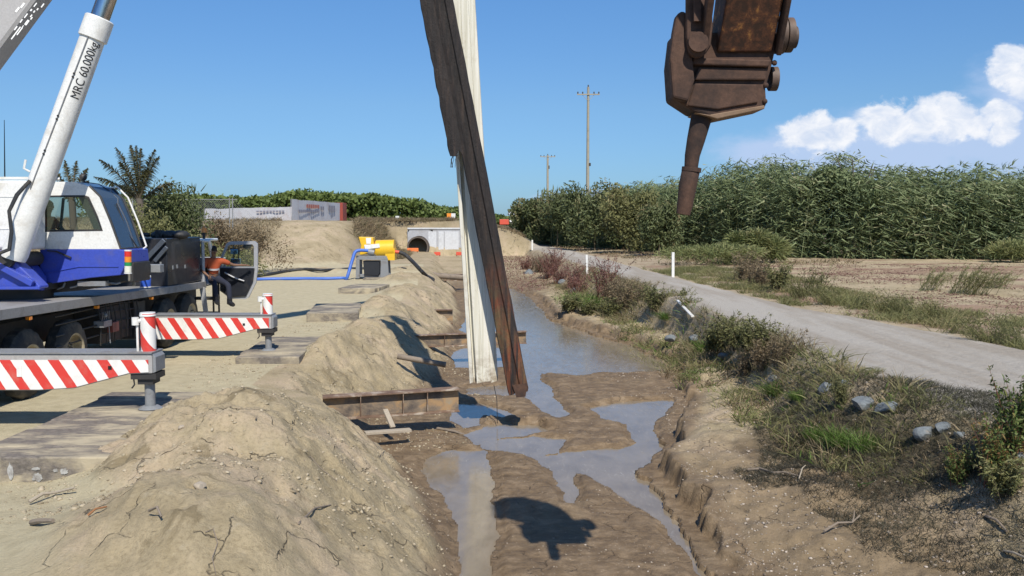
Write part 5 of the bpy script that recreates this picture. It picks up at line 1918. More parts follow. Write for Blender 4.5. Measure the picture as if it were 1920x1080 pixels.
def pump():
    Y = 46.0
    c = at(706, 520, Y)
    r = empty('water_pump', (c.x, Y, hz(c.x, Y)), 'yellow diesel water pump in a grey frame on the sand', 'pump')
    P = lambda L_, y=Y: [(at(px, py, y).x, at(px, py, y).z) for px, py in L_]
    b = MB()
    b.prism(P([(668, 480), (724, 480), (727, 487), (668, 487)]), Y, Y + .9)
    b.prism(P([(667, 487.2), (674, 487.2), (674, 522), (667, 522)]), Y, Y + .12)
    b.prism(P([(714, 487.2), (727, 487.2), (729, 520), (713, 520)]), Y, Y + .12)
    b.prism(P([(667, 487.2), (674, 487.2), (674, 522), (667, 522)]), Y + .78, Y + .9)
    b.prism(P([(714, 487.2), (727, 487.2), (729, 520), (713, 520)]), Y + .78, Y + .9)
    b.prism(P([(667, 515), (729, 515), (729, 520), (667, 520)]), Y + .2, Y + .7)
    b.build('frame', M['greysteel'], r, bevel=.01)
    b = MB()
    b.prism(P([(680, 489), (711, 489), (712, 512), (708, 518), (682, 516)]), Y + .1, Y + .7)
    b.build('radiator', M['blackpaint'], r, bevel=.03)
    b = MB()
    cc, q = at(706, 467, Y + .6), at(740, 466, Y + .6)
    b.tube([cc, q], .47, 24)
    b.prism(P([(722, 466), (740, 466), (740, 488), (723, 488)], Y + .2), Y + .2, Y + 1.0)
    hood = b.build('hood', M['yellow'], r, smooth=True)
    b = MB()
    b.prism(P([(672, 444), (699, 445), (701, 458), (708, 462), (704, 476), (674, 478), (677, 460)], Y + .2), Y + .2, Y + .9)
    b.build('pump_body', M['yellow'], r, bevel=.03)
    b = MB()
    b.prism(P([(683, 459), (711, 457), (712, 464), (684, 468)], Y + .1), Y + .1, Y + .18)
    b.prism(P([(686, 446), (696, 446), (695, 457), (687, 457)], Y + .17), Y + .17, Y + .19)
    b.build('label_plate', M['white'], r)
    b = MB()
    b.tube([at(690, 472, Y + .1), at(702, 474, Y + .1)], .16, 14)
    b.build('outlet_flange', M['greysteel'], r, smooth=True)
    b = MB()
    q = at(740, 472, Y + .5)
    b.tube([q, at(749, 473, Y + .5)], .09, 12)
    b.build('inlet_coupling', M['redplastic'], r, smooth=True)
    def hose(name, pix, rad, mat, label, cat, lift=None):
        pts = []
        for i, (px, py, Yq) in enumerate(pix):
            if Yq:
                pts.append(at(px, py, Yq))
            else:
                g = drop(px, py, 0)
                pts.append(g + Vector((0, 0, rad * .8)))
        # smooth (Catmull-Rom)
        out = []
        n = len(pts)
        for i in range(n - 1):
            p0, p1, p2, p3 = pts[max(i - 1, 0)], pts[i], pts[i + 1], pts[min(i + 2, n - 1)]
            for k in range(6):
                t = k / 6
                out.append(0.5 * ((2 * p1) + (p2 - p0) * t + (2 * p0 - 5 * p1 + 4 * p2 - p3) * t * t + (3 * p1 - p0 - 3 * p2 + p3) * t ** 3))
        out.append(pts[-1])
        tag(MB().tube(out, rad, 10).build(name, M[mat], None, smooth=True), label, cat)
    hose('water_hose', [(300, 531, 0), (400, 529, 0), (490, 526, 0), (560, 525, 0), (610, 525, 0), (644, 524, 0), (650, 522, 45.3), (660, 490, 45.6), (668, 471, 45.8), (690, 470, 46)], .085, 'bluehose', 'blue hose running along the sand and up to the yellow pump', 'hose')
    hose('water_hose', [(300, 535, 0), (420, 527, 0), (490, 519, 0), (530, 512, 0), (570, 508, 0), (610, 507, 0), (660, 506, 0), (700, 505, 0)], .09, 'hose', 'long black hose lying behind the blue hose', 'hose')
    hose('water_hose', [(749, 473, 46.5), (760, 478, 46.4), (775, 492, 46), (790, 508, 45), (800, 520, 0), (812, 527, 0)], .10, 'hose', 'black suction hose dropping from the pump into the trench', 'hose')
    hose('water_hose', [(722, 507, 0), (735, 507, 0), (752, 509, 0), (762, 510, 0)], .08, 'hose', 'short black hose end beside the pump on the trench side', 'hose')
pump()

def headwall():
    Y = 88.0
    xl, xr_ = at(765, 440, Y).x, -2.2
    zt, zb = at(800, 430, Y).z, -.6
    r = empty('headwall', ((xl + xr_) / 2, Y, 0), 'pale grey concrete culvert headwall at the far end of the trench', 'headwall')
    b = MB()
    # wall with a hole for the pipe
    c = at(786, 460, Y)
    R_ = .95
    n = 24
    outer, inner = [], []
    for k in range(n):
        t = 2 * math.pi * k / n
        inner.append((c.x + R_ * math.cos(t), c.z + R_ * math.sin(t)))
    x0_, x1_, z0_, z1_ = c.x - 1.15, c.x + 1.35, zb, zt
    for k in range(n):
        t = 2 * math.pi * k / n
        cx_, cz_ = math.cos(t), math.sin(t)
        s_ = min((x1_ - c.x) / cx_ if cx_ > 1e-6 else ((x0_ - c.x) / cx_ if cx_ < -1e-6 else 1e9), (z1_ - c.z) / cz_ if cz_ > 1e-6 else ((z0_ - c.z) / cz_ if cz_ < -1e-6 else 1e9))
        outer.append((c.x + cx_ * s_, c.z + cz_ * s_))
    for q in ring(outer, inner):
        b.prism(q, Y, Y + .3)
    b.box(x1_, xr_, Y, Y + .3, zb, zt).box(xl, x0_, Y + .001, Y + .3, zb, zt)
    b.build('wall', M['concrete'], r)
    b = MB()
    for px0, px1, dz in ((803, 818, .0), (822, 832, .0), (834, 860, .0)):
        a, e = at(px0, 434, Y - .05), at(px1, 468, Y - .05)
        b.box(a.x, e.x, Y - .05, Y - .002, e.z, a.z)
    for px0 in (866, 876):
        a, e = at(px0, 434, Y - .05), at(px0 + 8, 468, Y - .05)
        b.box(a.x, e.x, Y - .05, Y - .002, e.z, a.z)
    b.build('panel', M['concretepale'], r)
    MB().box(xl - .05, xr_ + .05, Y - .08, Y + .36, zt + .002, zt + .16).build('coping', M['concretepale'], r, bevel=.02)
    # pipe
    vs, fs = [], []
    n = 28
    prof = [(-1.3, R_ + .12), (-1.3, R_ - .04), (6, R_ - .04), (6, R_), (-1.0, R_ + .12)]
    b = MB()
    for k in range(n):
        t = 2 * math.pi * k / n
        for y_, q in prof:
            vs.append((c.x + q * math.cos(t), Y + y_, c.z - .15 + q * math.sin(t)))
    m_ = len(prof)
    for k in range(n):
        for i in range(m_ - 1):
            a, e = k * m_ + i, ((k + 1) % n) * m_ + i
            fs.append((a, e, e + 1, a + 1))
    b.add(vs, fs)
    b.build('culvert_pipe', worn('pipe_concrete', (.12, .10, .085), (.07, .055, .045), .5, .95), r, smooth=True)
    MB().tube([(c.x, Y + 1.2, c.z - .15), (c.x, Y + 1.3, c.z - .15)], R_ - .06, 24).build('pipe_shade_disc', M['black'], r)  # black disc stands in for the shade inside the pipe
headwall()

def site_bits():
    # orange/red small barriers at the foot of the headwall
    for px, py, lab in ((774, 473, 'flat orange barrier left of the culvert pipe mouth'), (820, 471, 'small red marker in the middle of the headwall foot'), (861, 472, 'red marker beside the pale pile at the headwall foot')):
        c = at(px, py, 86.0)
        z = hz(c.x, 86.0)
        r = empty('barrier', (c.x, 86, z), lab, 'barrier', 'orange markers below the headwall')
        w = .55 if px == 774 else .3
        MB().box(c.x - w, c.x + w, 85.95, 86.05, z + .08, z + .42).build('board', M['orangeplastic'] if px == 774 else M['redplastic'], r, bevel=.02)
        b = MB()
        for s_ in (-1, 1):
            b.box(c.x + s_ * w * .8 - .03, c.x + s_ * w * .8 + .03, 85.8, 86.2, z - .05, z + .08)
        b.build('foot', M['hose'], r)
    # road marker / signs
    def post(px, yt, yb, Y, w, mat, name, lab, cat, lean=0.0, cap=None, grp=None):
        a = at(px, yb, Y)
        z = hz(a.x, Y)
        t = at(px + lean, yt, Y)
        r = empty(name, (a.x, Y, z), lab, cat, grp)
        MB().bar(Vector((a.x, Y, z - .05)), Vector((t.x, Y, t.z)), w, w * .45).build('post', M[mat], r, bevel=.008)
        if cap:
            q = Vector((a.x, Y, z)).lerp(t, .86)
            MB().box(q.x - w * .3, q.x + w * .3, Y - w * .3 - .01, Y - w * .235, q.z - .07, q.z + .07).build('reflector', M[cap], r)
        return r
    def gpost(px, yt, yb, lab, w=.10, lean=0):
        g = drop(px, yb, .3)
        post(px, yt, yb, g.y, w, 'white', 'guide_post', lab, 'guide post', lean, None, 'white guide posts along the road')
    gpost(998, 450, 469, 'distant white guide post in front of the thicket end', .14)
    gpost(1101, 478, 518, 'white guide post among red weeds left of the road', .12, -1)
    gpost(1262, 473, 520, 'tall white guide post on the right road edge', .13)
    # fallen post
    a, e = drop(1270, 566, .2), drop(1299, 586, .2)
    r = empty('guide_post', tuple((a + e) / 2), 'fallen white guide post lying on the road verge', 'guide post', 'white guide posts along the road')
    MB().bar(a + Vector((0, 0, .10)), e + Vector((0, 0, .06)), .10, .05).build('post', M['white'], r, bevel=.01)
    for px, yt, yb, lab, Y in ((745, 405, 419, 'white bollard on the slope left of the headwall', 92), (785, 421, 431, 'white bollard just above the headwall corner', 89)):
        post(px, yt, yb, Y, .38, 'white', 'bollard', lab, 'bollard')
    # orange/white sign on two posts
    Y = 96
    zb = hz(at(846, 425, Y).x, Y)
    a, e = at(838, 400, Y), at(854, 409, Y)
    r = empty('road_sign', ((a.x + e.x) / 2, Y, zb), 'orange and white roadwork sign on two posts above the headwall', 'sign')
    xm = (a.x + e.x) / 2
    MB().box(a.x, xm - .002, Y - .03, Y, e.z, a.z).build('orange_panel', M['orangesign'], r)
    MB().box(xm + .002, e.x, Y - .03, Y, e.z, a.z).build('white_panel', M['white'], r)
    MB().box(a.x, e.x, Y - .035, Y - .005, e.z - .12, e.z - .004).build('blue_strip', M['coolerblue'], r)
    for x_ in (a.x + .08, e.x - .08):
        MB().box(x_ - .04, x_ + .04, Y + .002, Y + .08, zb - .1, a.z - .05).build('post', M['poleconc'], r)
    # vehicle-like red thing and a round sign far at the road end
    Y = 120
    c = at(948, 421, Y)
    z = hz(c.x, Y)
    r = empty('road_barrier', (c.x, Y, z), 'red and white road barrier at the far end of the road', 'barrier')
    MB().box(c.x - .8, c.x + .45, Y, Y + .3, z + .3, z + 1.0).build('board', M['redplastic'], r, bevel=.03)
    MB().box(c.x + .46, c.x + 1.1, Y, Y + .3, z + .5, z + 1.15).build('end_board', M['white'], r, bevel=.03)
    MB().box(c.x - .6, c.x - .5, Y + .05, Y + .2, z - .1, z + .3).box(c.x + .7, c.x + .8, Y + .05, Y + .2, z - .1, z + .5).build('leg', M['darksteel'], r)
    Y = 112
    c = at(960, 399, Y)
    z = hz(c.x, Y)
    r = empty('road_sign', (c.x, Y, z), 'small round grey sign on a post left of the thicket', 'sign')
    MB().tube([(c.x, Y, c.z), (c.x, Y + .04, c.z)], .42, 20).build('sign_face', M['concretepale'], r)
    MB().box(c.x - .5, c.x - .30, Y + .05, Y + .1, c.z - .3, c.z + .5).build('bracket', M['darksteel'], r)
    MB().box(c.x - .05, c.x + .05, Y + .05, Y + .13, z - .1, c.z).build('post', M['poleconc'], r)

    # power poles
    for px, yt, Y, lab, arm in ((1103, 163, 104, 'tall power pole with crossarm rising behind the thicket', 21), (1027, 291, 165, 'smaller distant power pole with crossarm left of the tall one', 14)):
        t = at(px, yt, Y)
        z = hz(t.x, Y)
        r = empty('power_pole', (t.x, Y, z), lab, 'power pole', 'power poles behind the thicket')
        k = Y / 78
        MB().tube([(t.x, Y, z - .3), (t.x, Y, t.z)], [.19 * k ** .5, .12 * k ** .5], 12).build('pole', M['poleconc'], r, smooth=True)
        zc = t.z - 14 * Y / F if Y < 120 else t.z - 3 * Y / F
        w = arm * Y / F
        cr = MB().box(t.x - w, t.x + w, Y - .22, Y - .12, zc - .07, zc + .07).build('crossarm', M['poleconc'], r)
        for s_ in (-.92, -.5, .5, .92, 0):
            q = Vector((t.x + w * s_, Y - .17, zc + .07)) if s_ else Vector((t.x, Y, t.z))
            MB().tube([q, q + Vector((0, 0, .1)), q + Vector((0, 0, .24))], [.04, .09, .05], 10).build('insulator', M['darksteel'], cr, smooth=True)
        b = MB()
        b.box(t.x + .1, t.x + .34, Y - .15, Y + .1, zc - (8.2 if Y < 120 else 2.2), zc - (7.85 if Y < 120 else 1.6))
        b.build('fuse_box', M['darksteel'], r)
        b = MB()
        b.bar((t.x, Y - .13, zc - .75), (t.x + w * .5, Y - .13, zc - .08), .04, .04).bar((t.x, Y - .13, zc - .75), (t.x - w * .5, Y - .13, zc - .08), .04, .04)
        b.build('brace', M['poleconc'], r)

    # banner fences and the red container
    def banner(a, e, h0, h1, lab, texty=False):
        r = empty('banner_fence', ((a.x + e.x) / 2, (a.y + e.y) / 2, min(a.z, e.z) - .1), lab, 'fence', 'banner fences on the hill')
        n = 14
        rs = random.Random(2)
        vs = []
        nn = Vector((e.y - a.y, -(e.x - a.x), 0)).normalized()
        if nn.y > 0:
            nn = -nn
        for k in range(n + 1):
            p = a.lerp(e, k / n)
            h = h0 + (h1 - h0) * k / n
            w = nn * (0.06 * math.sin(k * 2.1))
            vs += [p + w + Vector((0, 0, -.25)), p + w * .3 + Vector((0, 0, h + rs.uniform(-.03, .03)))]
        vs2 = [v - nn * .02 for v in vs]
        fs = []
        for k in range(n):
            fs.append((2 * k, 2 * k + 2, 2 * k + 3, 2 * k + 1))
            m_ = 2 * (n + 1)
            fs.append((m_ + 2 * k, m_ + 2 * k + 1, m_ + 2 * k + 3, m_ + 2 * k + 2))
            fs.append((2 * k + 1, 2 * k + 3, m_ + 2 * k + 3, m_ + 2 * k + 1))
        MB().add(vs + vs2, fs).build('banner', M['banner'], r, smooth=True)
        for k in range(0, n + 1, 3):
            p = a.lerp(e, k / n) - nn * .08
            h = h0 + (h1 - h0) * k / n
            MB().tube([p + Vector((0, 0, -.6)), p + Vector((0, 0, h + .05))], .04, 8).build('post', M['greysteel'], r)
        if texty:
            for u0, u1, v0, v1, mm in texty:
                q = lambda u, v: a.lerp(e, u) + Vector((0, 0, (h0 + (h1 - h0) * u) * v)) + nn * .09
                b = MB()
                # broken up like far lettering
                k = max(2, int((u1 - u0) / .035))
                for i in range(k):
                    ua = u0 + (u1 - u0) * i / k
                    ub = ua + (u1 - u0) / k * .72
                    b.quadprism(q(ua, v0 + rs.uniform(0, .03)), q(ub, v0 + rs.uniform(0, .03)), q(ub, v1), q(ua, v1), .01)
                b.build('lettering', M[mm], r)
        return r
    A0, A1 = at(385, 411, 70), at(548, 413, 79)
    B0, B1 = at(548, 412, 79), at(638, 409, 100)
    h = lambda py_t, py_b, Y: (py_b - py_t) * Y / F
    banner(A0, A1, h(392, 411, 70), h(388, 413, 79), 'low white banner fence along the top of the embankment', [(.1, .5, .25, .5, 'bannerred'), (.55, .9, .6, .75, 'bannergrey')][1:])
    banner(B0, B1, h(374, 412, 79), h(381, 409, 100), 'tall white banner hoarding with faded red and grey lettering', [(.24, .50, .58, .80, 'bannerred'), (.10, .50, .34, .50, 'bannergrey'), (.52, .60, .48, .72, 'bannergrey'), (.70, .86, .40, .80, 'bannergrey')])
    Y = 100.6
    a, e = at(638, 380, Y), at(652, 409, Y)
    r = empty('container', ((a.x + e.x) / 2, Y, 3), 'red shipping container end beside the tall white hoarding', 'container')
    e.x -= .55
    b = MB().box(a.x - 1.7, e.x, Y, Y + 2.4, e.z - .3, a.z)
    cb = b.build('container_body', M['redcont'], r, bevel=.03)
    b = MB()
    x = a.x - 1.1
    while x < e.x - .1:
        b.box(x, x + .09, Y - .04, Y - .002, e.z - .2, a.z - .15)
        x += .2
    b.build('corrugation', M['redcont'], r)
    # chain-link fence on the left
    r = empty('wire_fence', (at(262, 400, 58).x, 58, 2.4), 'galvanised wire fence behind the palm and the crane cab', 'fence')
    for px in (212, 232, 248, 258, 300, 340, 430, 436):
        t, b_ = at(px, 371, 58), at(px, 412, 58)
        MB().tube([t, b_ + Vector((0, 0, -.8))], .07 if px == 248 else .035, 8).build('post', M['greysteel'], r, smooth=True)
    b = MB()
    a, e = at(190, 374, 58), at(445, 374, 58)
    b.tube([a, e], .025, 6)
    for k in range(60):
        for sgn in (-1, 1):
            x0_ = a.x + (e.x - a.x) * k / 60
            b.tube([(x0_, 58.02, a.z), (x0_ + sgn * 1.6, 58.02, a.z - 1.6)], .006, 3, cap=False)
    b.build('wire_mesh', M['greysteel'], r)
site_bits()
# ------------------------------------------------------------------ vegetation
def thicket():
    """cane thicket on the right: one mass, built of stems, drooping leaves and plumes"""
    parts = []
    # base line in plan, from far-left to right
    line = np.array([(1.2, 112), (6.0, 92), (13.5, 73), (20.0, 63), (30, 60), (44, 58), (58, 57), (80, 60)], float)
    hts = np.array([3.2, 5.2, 6.0, 6.4, 6.7, 6.9, 6.6, 6.6])
    seg = np.linalg.norm(np.diff(line, axis=0), axis=1)
    s = np.concatenate([[0], np.cumsum(seg)])
    def on(t):
        return np.interp(t, s, line[:, 0]), np.interp(t, s, line[:, 1]), np.interp(t, s, hts)
    # clumps: each a bundle of canes with its own height and lean
    NC = 1150
    t = (np.arange(NC) + rng.uniform(0, 1, NC)) / NC * s[-1]
    rng.shuffle(t)
    x, y, h = on(t)
    dep = rng.uniform(0, 1, NC) ** 1.3 * 5.5
    x = x + dep * 0.35 + rng.normal(0, .3, NC)
    y = y + dep
    lump = fbm(t, np.zeros(NC), 9.0, 3, 301) * .8 + fbm(t, np.zeros(NC) + 5, 2.5, 3, 302) * .5
    h = h * (1 + .24 * lump) * rng.uniform(.72, 1.04, NC) * (0.80 + .2 * np.clip(dep / 2, 0, 1))
    z = height(x, y, False)
    cid = np.repeat(np.arange(NC), 290)
    n = len(cid)
    f = rng.random(n) ** 0.85
    lean = rng.normal(0, .10, (NC, 2)) + np.array([.07, -.05])
    rad = (0.55 + 0.5 * rng.random(NC))
    px = x[cid] + lean[cid, 0] * f * h[cid] + rng.normal(0, 1, n) * rad[cid] * (.55 + .3 * f)
    py = y[cid] + lean[cid, 1] * f * h[cid] + rng.normal(0, 1, n) * rad[cid] * (.55 + .3 * f)
    pz = z[cid] + f * h[cid]
    base = np.stack([px, py, pz], 1)
    d = unit(np.stack([rng.normal(.25, .8, n), rng.normal(-.2, .8, n), rng.uniform(-.1, 1.0, n)], 1))
    L = rng.uniform(.28, .62, n)
    bend = np.stack([d[:, 0] * .25, d[:, 1] * .25, -L * rng.uniform(.5, 1.1, n)], 1)
    crnd = rng.random(NC)
    rnd = np.clip(.55 * crnd[cid] + .45 * rng.random(n) - .12 * (rng.random(n) < .5), 0, .86)
    dead = rng.random(n) < .035
    rnd[dead] = 1.0
    parts.append(blades(base, d, L, rng.uniform(.07, .14, n), bend, rnd, 1))
    # stems, showing pale at the foot
    k = NC * 2
    ci = rng.integers(0, NC, k)
    b0 = np.stack([x[ci] + rng.normal(0, .6, k), y[ci] + rng.normal(0, .5, k), z[ci]], 1)
    dd = unit(np.stack([lean[ci, 0] + rng.normal(0, .06, k), lean[ci, 1] + rng.normal(0, .06, k), np.ones(k)], 1))
    parts.append(blades(b0, dd, h[ci] * rng.uniform(.9, 1.1, k), np.full(k, .05), None, rng.uniform(.3, 1.0, k)))
    # plumes at the top
    k = NC * 3
    ci = rng.integers(0, NC, k)
    top = np.stack([x[ci] + lean[ci, 0] * h[ci] + rng.normal(0, .55, k), y[ci] + rng.normal(0, .5, k), z[ci] + h[ci] * rng.uniform(.84, 1.0, k)], 1)
    for j in range(4):
        dd = unit(np.stack([rng.normal(.22, .22, k), rng.normal(0, .22, k), np.ones(k)], 1))
        parts.append(blades(top, dd, rng.uniform(.25, .65, k), rng.uniform(.05, .09, k), np.stack([rng.uniform(0, .35, k), np.zeros(k), -.1 * np.ones(k)], 1), rng.uniform(.35, .7, k)))
    o = veg_obj('cane_thicket', parts, G['cane'])
    tag(o, 'tall dense green cane thicket along the far side of the sandy field', 'thicket', kind='stuff')
thicket()

def wood():
    parts = []
    line = np.array([(-70, 128), (-48, 126), (-30, 124), (-18, 122), (-8, 128), (-1, 150), (3, 190)], float)
    top = [(380, 368), (450, 372), (520, 367), (570, 360), (640, 366), (700, 366), (740, 371), (790, 382), (830, 390), (860, 391), (900, 402), (945, 407), (990, 409)]
    tpx, tpy = np.array([q[0] for q in top]), np.array([q[1] for q in top])
    N = 420
    x = np.concatenate([rng.uniform(-62, 2, N - 60), rng.uniform(-6, 6, 60)])
    y = np.interp(x, line[:, 0], line[:, 1]) + rng.uniform(0, 9, N)
    y[-60:] += rng.uniform(0, 25, 60)
    pxx = 960 + x / y * F
    zt = CAMZ + (415 - np.interp(pxx, tpx, tpy)) / F * y
    zt = zt + rng.normal(0, .22, N)
    r = rng.uniform(1.0, 1.9, N)
    g = height(x, y, False)
    for k in range(2):
        n_per = 75
        cid = np.repeat(np.arange(N), n_per)
        n = len(cid)
        v = unit(rng.normal(size=(n, 3))) * (rng.random(n) ** .4)[:, None]
        if k == 0:
            c = np.stack([x, y, zt - r * .55], 1)
            P = c[cid] + v * np.stack([r * 1.2, r * 1.2, r * .6], 1)[cid]
        else:
            zz = g[cid] + (zt - r * .6 - g)[cid] * rng.random(n)
            P = np.stack([x[cid] + v[:, 0] * 1.8, y[cid] + v[:, 1] * 1.6, zz], 1)
        crn = rng.random(N)
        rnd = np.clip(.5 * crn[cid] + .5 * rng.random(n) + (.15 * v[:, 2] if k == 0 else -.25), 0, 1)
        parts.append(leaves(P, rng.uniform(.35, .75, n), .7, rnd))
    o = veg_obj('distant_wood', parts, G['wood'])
    tag(o, 'long green wood behind the banner fence and the headwall', 'wood', kind='stuff')
wood()

def bush_parts(w, d, h, n, leaf, sprigs=0, seed=0, aspect=.4, blade=False, bottom=.05):
    """an uneven crown made of several lobes"""
    nl = 9
    lc = np.stack([rng.uniform(-.5, .5, nl) * w, rng.uniform(-.5, .5, nl) * d, rng.uniform(.35, .8, nl) * h], 1)
    lr = rng.uniform(.22, .42, nl)
    cid = rng.integers(0, nl, n)
    v = unit(rng.normal(size=(n, 3))) * (rng.random(n) ** .45)[:, None]
    P = lc[cid] + v * np.stack([lr * w, lr * d, lr * h], 1)[cid]
    P[:, 2] = np.clip(P[:, 2], bottom * h, None)
    rn = np.clip(.4 * rng.random(nl)[cid] + .5 * rng.random(n) + .12 * v[:, 2], 0, 1)
    out = []
    if blade:
        dd = unit(v + np.array([0, 0, .7]) + rng.normal(0, .4, (n, 3)))
        L = rng.uniform(.6, 1.3, n) * leaf
        out.append(blades(P, dd, L, L * .14, np.stack([dd[:, 0] * .2 * L, dd[:, 1] * .2 * L, -.35 * L], 1), rn))
    else:
        out.append(leaves(P, rng.uniform(.6, 1.3, n) * leaf, aspect, rn))
    if sprigs:
        b = np.stack([rng.uniform(-.5, .5, sprigs) * w, rng.uniform(-.5, .5, sprigs) * d, rng.uniform(.6, .95, sprigs) * h], 1)
        dd = unit(np.stack([rng.normal(.1, .25, sprigs), rng.normal(0, .25, sprigs), np.ones(sprigs)], 1))
        out.append(blades(b, dd, rng.uniform(.05, .14, sprigs) * h, np.full(sprigs, leaf * .35), None, rng.uniform(.3, .8, sprigs)))
    return out

def trunk_mb(h, r, spread, n=5, seed=1):
    rs = random.Random(seed)
    b = MB()
    b.tube([(0, 0, -.15), (rs.uniform(-.05, .05), 0, h * .35), (rs.uniform(-.1, .1), rs.uniform(-.1, .1), h * .6)], [r, r * .8, r * .5], 8)
    for k in range(n):
        a = 2 * math.pi * k / n + rs.uniform(-.4, .4)
        z0 = h * rs.uniform(.15, .45)
        b.tube([(0, 0, z0), (math.cos(a) * spread * .3, math.sin(a) * spread * .3, z0 + h * .2), (math.cos(a) * spread * .7, math.sin(a) * spread * .7, z0 + h * .45)], [r * .5, r * .35, r * .15], 6)
    return b

def local_build(b, name, mat, parent):
    off = wloc(parent)
    b.v = [v + off for v in b.v]
    return b.build(name, mat, parent, smooth=True)

def bush(name, px, py_top, py_b, Y, wpx, n, leaf, mat, label, cat, group=None, sprigs=0, dmul=.8, blade=False, trunkr=.06, z=None):
    a = at(px, py_b, Y)
    zg = hz(a.x, Y) if z is None else z
    zt = at(px, py_top, Y).z
    w = wpx * Y / F
    r = empty(name, (a.x, Y, zg), label, cat, group)
    veg_obj('foliage', bush_parts(w, w * dmul, zt - zg, n, leaf, sprigs, blade=blade), G[mat], r)
    local_build(trunk_mb(zt - zg, trunkr, w * .35, 6, int(px)), 'stems', G['stem'], r)
    return r
# bushes round the left embankment
bush('bush', 335, 347, 445, 44, 95, 9000, .20, 'shrub', 'feathery dark green bush behind the black engine housing', 'bush', sprigs=70)
bush('bush', 290, 395, 450, 41, 110, 6000, .17, 'olive', 'yellowish green low bush in front of the palm', 'bush', sprigs=30)
bush('bush', 225, 400, 450, 43, 60, 3000, .17, 'shrub', 'small green bush behind the crane windscreen', 'bush')
bush('bush', 420, 412, 470, 47, 90, 5000, .15, 'dry', 'brownish dry bush on the embankment beside the open cab door', 'bush', sprigs=60)
bush('bush', 480, 415, 500, 50, 80, 4500, .15, 'dry', 'dry brown bush at the left edge of the sand ramp', 'bush', sprigs=60)
bush('bush', 455, 470, 500, 46, 75, 3500, .14, 'olive', 'low yellow green bush seen through the cab door window', 'bush', sprigs=40)
bush('bush', 388, 455, 500, 44, 70, 3500, .14, 'olive', 'low yellow green bush behind the cab pillar', 'bush', sprigs=40)
# darker trees and shrubs at the left end of the thicket
TS = [(1000, 372, 462, 96, 60, 'shrub', 'grey green shrub at the very left end of the thicket'),
      (1045, 350, 465, 90, 80, 'shrub', 'broad olive shrub in front of the thicket left end'),
      (1115, 345, 470, 80, 90, 'shrub', 'tall leafy shrub beneath the power pole'),
      (1180, 352, 476, 72, 80, 'olive', 'olive shrub at the thicket foot right of the power pole'),
      (1235, 372, 480, 66, 60, 'shrub', 'dark shrub behind the tall white guide post')]
for px, yt, yb, Y, w, m_, lab in TS:
    bush('shrub', px, yt, yb, Y, w, 7000, .34 * Y / 80, m_, lab, 'shrub', 'shrubs along the thicket left end', sprigs=60, blade=False)
bush('bush', 1415, 436, 494, 56, 80, 11000, .42, 'yellowgrass', 'bright yellow green grass clump at the thicket foot', 'grass clump', sprigs=60, blade=True)
bush('bush', 1335, 462, 498, 53, 120, 6000, .30, 'yellowgrass', 'low yellowish grass clump left of the bright green one', 'grass clump', sprigs=40, blade=True)
bush('bush', 1900, 452, 490, 56, 60, 4000, .35, 'yellowgrass', 'yellowish grass clump at the thicket foot by the right edge', 'grass clump', sprigs=30, blade=True)

def leafy_tree(px, py_top, py_b, Y, wpx, label):
    a = at(px, py_b, Y)
    zg = hz(a.x, Y)
    zt = at(px, py_top, Y).z
    w = wpx * Y / F
    r = empty('tree', (a.x, Y, zg), label, 'tree')
    h = zt - zg
    n = 9000
    nl = 8
    lc = np.stack([rng.uniform(-.4, .4, nl) * w, rng.uniform(-.4, .4, nl) * w * .7, rng.uniform(.62, .88, nl) * h], 1)
    cid = rng.integers(0, nl, n)
    v = unit(rng.normal(size=(n, 3))) * (rng.random(n) ** .4)[:, None]
    P = lc[cid] + v * np.array([w * .24, w * .24, h * .12])
    veg_obj('crown', [leaves(P, rng.uniform(.18, .34, n), .6, np.clip(.35 * rng.random(nl)[cid] + .4 * rng.random(n), 0, .7))], G['cane'], r)
    local_build(trunk_mb(h * 1.15, .18, w * .4, 6, 3), 'trunk', G['trunk'], r)
leafy_tree(1600, 296, 490, 62.5, 130, 'broad leafy tree rising above the middle of the thicket')

